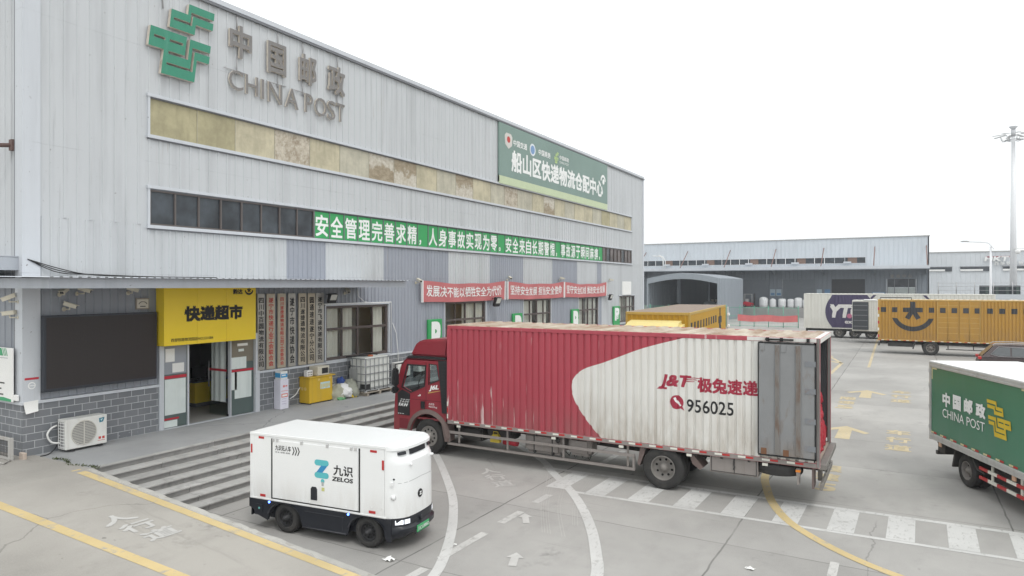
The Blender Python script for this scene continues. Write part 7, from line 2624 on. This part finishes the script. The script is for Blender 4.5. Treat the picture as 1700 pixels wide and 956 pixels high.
# second warehouse on the right
mk = thing('right_warehouse', 'pale grey warehouse with white roof letters behind the high mast at the right', 'building', (20, 195, 0))
pm = corr(-15, 70, .9, .75, .03, .05)
w = MB()
sheet(w, pm, 0, 12.4, lambda u, d, v: (u, 180 - d, v))
w.build('wall', cladding('right_cladding', (.60, .63, .66), .3), mk, world=True, normals=False)
w = MB(); w.box(-15, 70, 180.1, 215, 12.0, 12.2, 0); w.box(-15, 70, 179.85, 180.2, 12.3, 12.5, 0)
w.build('roof', m_roofm, mk, world=True)
for a, b in ((3.0, 9.3), (10.85, 16.3), (18.5, 24.2)):
    w = MB(); w.box(a, b, 179.8, 179.95, 8.15, 9.05)
    o = w.build('ribbon_window', m_pane, mk, world=True)
    w = MB(); w.box(a - .1, b + .1, 179.72, 179.95, 9.06, 9.2, 1); w.box(a, b - 1.3, 179.74, 179.8, 8.2, 8.6, 0)
    w.build('window_frame', [m_white, m_dtrim], o, world=True)
w = MB()
put_text(w, 'HKT', (15.2, 179.7, 10.3), NX, NZ, 4.4, 1.0, depth=.25, offset=.03, shear=.12, m=0, ms=0)
for i, ch in enumerate('西部铁路物流园'):
    put_text(w, ch, (17.0 + i * 1.05, 179.75, 9.45), NX, NZ, .75, .75, depth=.15, offset=.01, m=0, ms=0)
w.build('sign_lettering', m_wink, mk, world=True)
w = MB()
w.box(15.5, 19.9, 179.6, 179.68, 11.1, 11.36)
w.build('sign_bar', mat('maroon_bar', (.28, .06, .08)), mk, world=True)

# dock shelter doorway in front of the right warehouse, dark green tarpaulins
w = MB(); w.box(8.0, 12.0, 100, 100.6, 0, 5.0, 0)
for i in range(8):
    w.box(8.1 + i * .5, 8.35 + i * .5, 99.9, 100.0, 0, 4.85, 1 if i % 2 else 0)
solo(w, 'curtain_shed', [mat('shed_dark', (.03, .04, .045), .7), mat('shed_green', (.06, .085, .075), .7)], 'dark green curtained shed behind the high mast at the right edge', 'shed')

# wall with a railing behind the trailer
w = MB()
w.box(4.0, 45, 96, 96.2, 0, 4.0)
solo(w, 'boundary_wall', cladding('boundary_grey', (.50, .53, .56), .3), 'pale grey boundary wall behind the white trailer at the right', 'wall')
t = thing('railing', 'thin grey wire railing along the top of the boundary wall', 'railing', (4, 96.1, 4.0))
w = MB()
for z in (4.45, 4.9, 5.3):
    w.tube([(3.4, 96.1, z), (13, 96.1, z)], .018, 5)
w.build('wire', m_steel, t, world=True)
for i in range(6):
    w = MB(); w.cyl((3.6 + i * 1.8, 96.1, 4.0), (3.6 + i * 1.8, 96.1, 5.4), .05, n=6)
    w.build('post', m_steel, t, world=True)

# lamps
m_pole = mat('pole_white', (.70, .71, .73), .4, .1, var=.03)
hm = thing('high_mast_lamp', 'tall white high mast with a ring of floodlights at the right edge', 'lamp post', (11.85, 104.8, 0))
w = MB(); w.cyl((11.85, 104.8, 0), (11.85, 104.8, 23.6), .43, .2, 16)
w.build('mast', m_pole, hm, world=True)
w = MB()
w.cyl((11.85, 104.8, 23.6), (11.85, 104.8, 24.4), .25, .25, 14); w.cyl((11.85, 104.8, 24.4), (11.85, 104.8, 24.8), .15, .5, 14)
for k in range(12):
    a = R(k * 30)
    w.tube([(11.85 + .35 * math.cos(a), 104.8 + .35 * math.sin(a), 23.2), (11.85 + 1.0 * math.cos(a), 104.8 + 1.0 * math.sin(a), 23.1)], .05, 5)
w.build('head', mat('mast_head', (.5, .51, .53), .5), hm, world=True)
for k in range(8):
    a = R(k * 45 + 10)
    c = Vector((11.85, 104.8, 0)); d = Vector((math.cos(a), math.sin(a), 0))
    w = MB()
    w.tube([c + d * .9 + Vector((0, 0, 23.1)), c + d * 1.25 + Vector((0, 0, 23.1)), c + d * 1.35 + Vector((0, 0, 23.6))], .06, 5)
    s = d.cross(NZ)
    P = [c + d * q + s * r_ + Vector((0, 0, z)) for q, r_, z in ((.8, -.2, 23.85), (.8, .2, 23.85), (2.2, .22, 23.7), (2.2, -.22, 23.7))]
    w.face(P); w.face([p + Vector((0, 0, .06)) for p in P])
    for i in range(4):
        w.face([P[i], P[(i + 1) % 4], P[(i + 1) % 4] + Vector((0, 0, .06)), P[i] + Vector((0, 0, .06))])
    w.build('floodlight', mat('lamp_grey', (.68, .69, .70), .5), hm, world=True)
w = MB()
w.tube([(11.85, 104.3, 9.6), (12.9, 103.6, 9.6)], .05, 6)
w.lathe([(.001, -.28), (.2, -.22), (.28, 0), (.28, .25), (.001, .3)], (12.2, 103.9, 9.15), 'z', 14)
w.build('camera_dome', m_white, hm, world=True)
sl2 = thing('street_lamp', 'slim white street lamp with one curved arm left of the high mast', 'street lamp', (8.3, 91.3, 0))
w = MB(); w.cyl((8.3, 91.3, 0), (8.3, 91.3, 9.3), .16, .09, 12)
w.build('pole', m_pole, sl2, world=True)
w = MB(); w.tube(smooth_path([(8.55, 91.1, 9.05), (8.3, 91.3, 9.45), (7.9, 91.5, 9.75), (6.2, 92.2, 9.95)]), .055, 8)
w.build('arm', m_pole, sl2, world=True)
w = MB(); w.prism([(6.4, 9.92), (6.3, 10.04), (5.7, 10.05), (5.55, 9.98), (5.7, 9.92)], 'y', 92.05, 92.45)
w.build('lamp_head', mat('lamp_head_grey', (.35, .36, .36), .5), sl2, world=True, bevel=.02)
cp_ = thing('camera_pole', 'thin white camera pole right of the high mast', 'pole', (13.4, 103, 0))
w = MB(); w.cyl((13.4, 103, 0), (13.4, 103, 8.8), .13, .10, 10); w.cyl((13.4, 103, 8.8), (13.4, 103, 10.6), .03, .02, 6)
w.build('pole', m_pole, cp_, world=True)

# litter on the yard
def scrap(x, y, r, seed, lb):
    rr = random.Random(seed)
    w = MB()
    n = 5
    G_ = [[(x + r * (i / n - .5) * 2 + rr.uniform(-.2, .2) * r, y + r * (j / n - .5) * 1.1 + rr.uniform(-.2, .2) * r, .006 + abs(rr.gauss(0, .5)) * r * .45) for j in range(n + 1)] for i in range(n + 1)]
    for i in range(n):
        for j in range(n):
            if rr.random() < .86:
                w.face([G_[i][j], G_[i + 1][j], G_[i + 1][j + 1]]); w.face([G_[i][j], G_[i + 1][j + 1], G_[i][j + 1]])
    return solo(w, 'paper_scrap', m_paper, lb, 'litter')
scrap(-8.13, 9.66, .11, 3, 'crumpled white paper scrap on the ground in front of the small van')
scrap(-7.5, 10.87, .035, 5, 'tiny white scrap beside the left curved walkway line')
scrap(-2.35, 12.52, .08, 8, 'flattened pale scrap on the concrete below the crosswalk')
# weeds along the ramp's upper edge
w = MB()
rr = random.Random(4)
for i in range(150):
    t_ = rr.random()
    x, y = -17.1 + 1.8 * t_, 8.42 + rr.uniform(-.05, .06) + .08 * math.sin(t_ * 9)
    h = rr.uniform(.02, .06) * (1.3 if rr.random() < .2 else 1)
    a = rr.uniform(0, 6.28)
    dx, dy = math.cos(a) * .018, math.sin(a) * .018
    lx_, ly_ = rr.uniform(-.05, .05), rr.uniform(-.05, .05)
    w.face([(x - dx, y - dy, .98), (x + dx, y + dy, .98), (x + lx_ + dx * .3, y + ly_, .98 + h)])
o = w.build('weeds', mat('weed_green', (.07, .085, .035), .9, var=.4, scale=12), None)
o['kind'] = 'stuff'

# every repeated fitting becomes a part of its own
SPLIT = {'corner_trim', 'side_wall', 'reflective_tape', 'hinge', 'mudguard', 'reflector', 'marker_lamp', 'marker_light', 'sensor', 'lens', 'sensor_window', 'bolt', 'foot', 'tank_strap', 'latch',
         'wall_poster', 'vent_pipe', 'brown_panel', 'conduit', 'wall_cable', 'post', 'square_marking', 'tail_light', 'support_rod', 'body_trim', 'body_rail', 'door_seal', 'locking_bar', 'end_batten',
         'window', 'cab_window', 'roof_rail', 'rear_door', 'battery_box', 'step_board', 'black_trim', 'door_seam', 'mirror', 'mirror_arm', 'poster_sheet', 'curtain', 'side_door', 'charge_port',
         'smile_marking', 'roof', 'handle', 'socket', 'door_rib', 'white_paint_field', 'roof_deflector', 'cage_base', 'label_sheet', 'buttons', 'wire', 'mast', 'door_fitting', 'skirt_trim', 'tractor', 'cab_interior', 'trim', 'glass_entrance'}
def split(o):
    me = o.data
    par = list(range(len(me.vertices)))
    def find(a):
        while par[a] != a:
            par[a] = par[par[a]]
            a = par[a]
        return a
    for q in me.polygons:
        v = list(q.vertices)
        for b in v[1:]:
            par[find(v[0])] = find(b)
    comp = {}
    for q in me.polygons:
        comp.setdefault(find(q.vertices[0]), []).append(q.index)
    cl = []
    for fs in comp.values():
        vs = {i for f in fs for i in me.polygons[f].vertices}
        cs = [me.vertices[i].co for i in vs]
        lo = [min(c[k] for c in cs) - .008 for k in range(3)]
        hi = [max(c[k] for c in cs) + .008 for k in range(3)]
        cl.append([lo, hi, list(fs)])
    ch = True
    while ch:                       # pieces that touch stay together
        ch = False
        for i in range(len(cl)):
            for j in range(len(cl) - 1, i, -1):
                a, b = cl[i], cl[j]
                if all(a[0][k] <= b[1][k] and b[0][k] <= a[1][k] for k in range(3)):
                    cl[i] = [[min(x, y) for x, y in zip(a[0], b[0])], [max(x, y) for x, y in zip(a[1], b[1])], a[2] + b[2]]
                    cl.pop(j)
                    ch = True
    if len(cl) < 2 or len(cl) > 90:
        return
    kids = [c for c in bpy.data.objects if c.parent == o]
    for n_, (lo, hi, fs) in enumerate(cl):
        idx = {}
        V, F, M_, S_ = [], [], [], []
        for f in fs:
            q = me.polygons[f]
            F.append([idx.setdefault(i, len(idx)) for i in q.vertices])
            M_.append(q.material_index); S_.append(q.use_smooth)
        V = [None] * len(idx)
        for i, k in idx.items():
            V[k] = me.vertices[i].co.copy()
        nm = bpy.data.meshes.new(me.name)
        nm.from_pydata(V, [], F)
        for x in me.materials:
            nm.materials.append(x)
        for q, a, b in zip(nm.polygons, M_, S_):
            q.material_index = a
            q.use_smooth = b
        if n_ == 0:
            first = nm
        else:
            c = bpy.data.objects.new(o.name.split('.')[0], nm)
            COL.objects.link(c)
            c.parent = o.parent
    o.data = first
for o in list(bpy.data.objects):
    if o.type == 'MESH' and o.parent is not None and o.name.split('.')[0] in SPLIT and not any(c.parent == o for c in bpy.data.objects):
        split(o)

# thin overcast haze: far things pale slightly
hz = MB()
hz.box(-110, 110, -65, 260, -1, 30)
ho = hz.build('haze', [bpy.data.materials.new('haze_air')])
ho['kind'] = 'stuff'
hmat = ho.data.materials[0]
hmat.use_nodes = True
hn = hmat.node_tree
hn.nodes.remove(hn.nodes['Principled BSDF'])
pv = hn.nodes.new('ShaderNodeVolumePrincipled')
pv.inputs['Color'].default_value = (.92, .95, 1, 1)
pv.inputs['Density'].default_value = .0007
pv.inputs['Anisotropy'].default_value = .2
hn.links.new(pv.outputs[0], hn.nodes['Material Output'].inputs['Volume'])
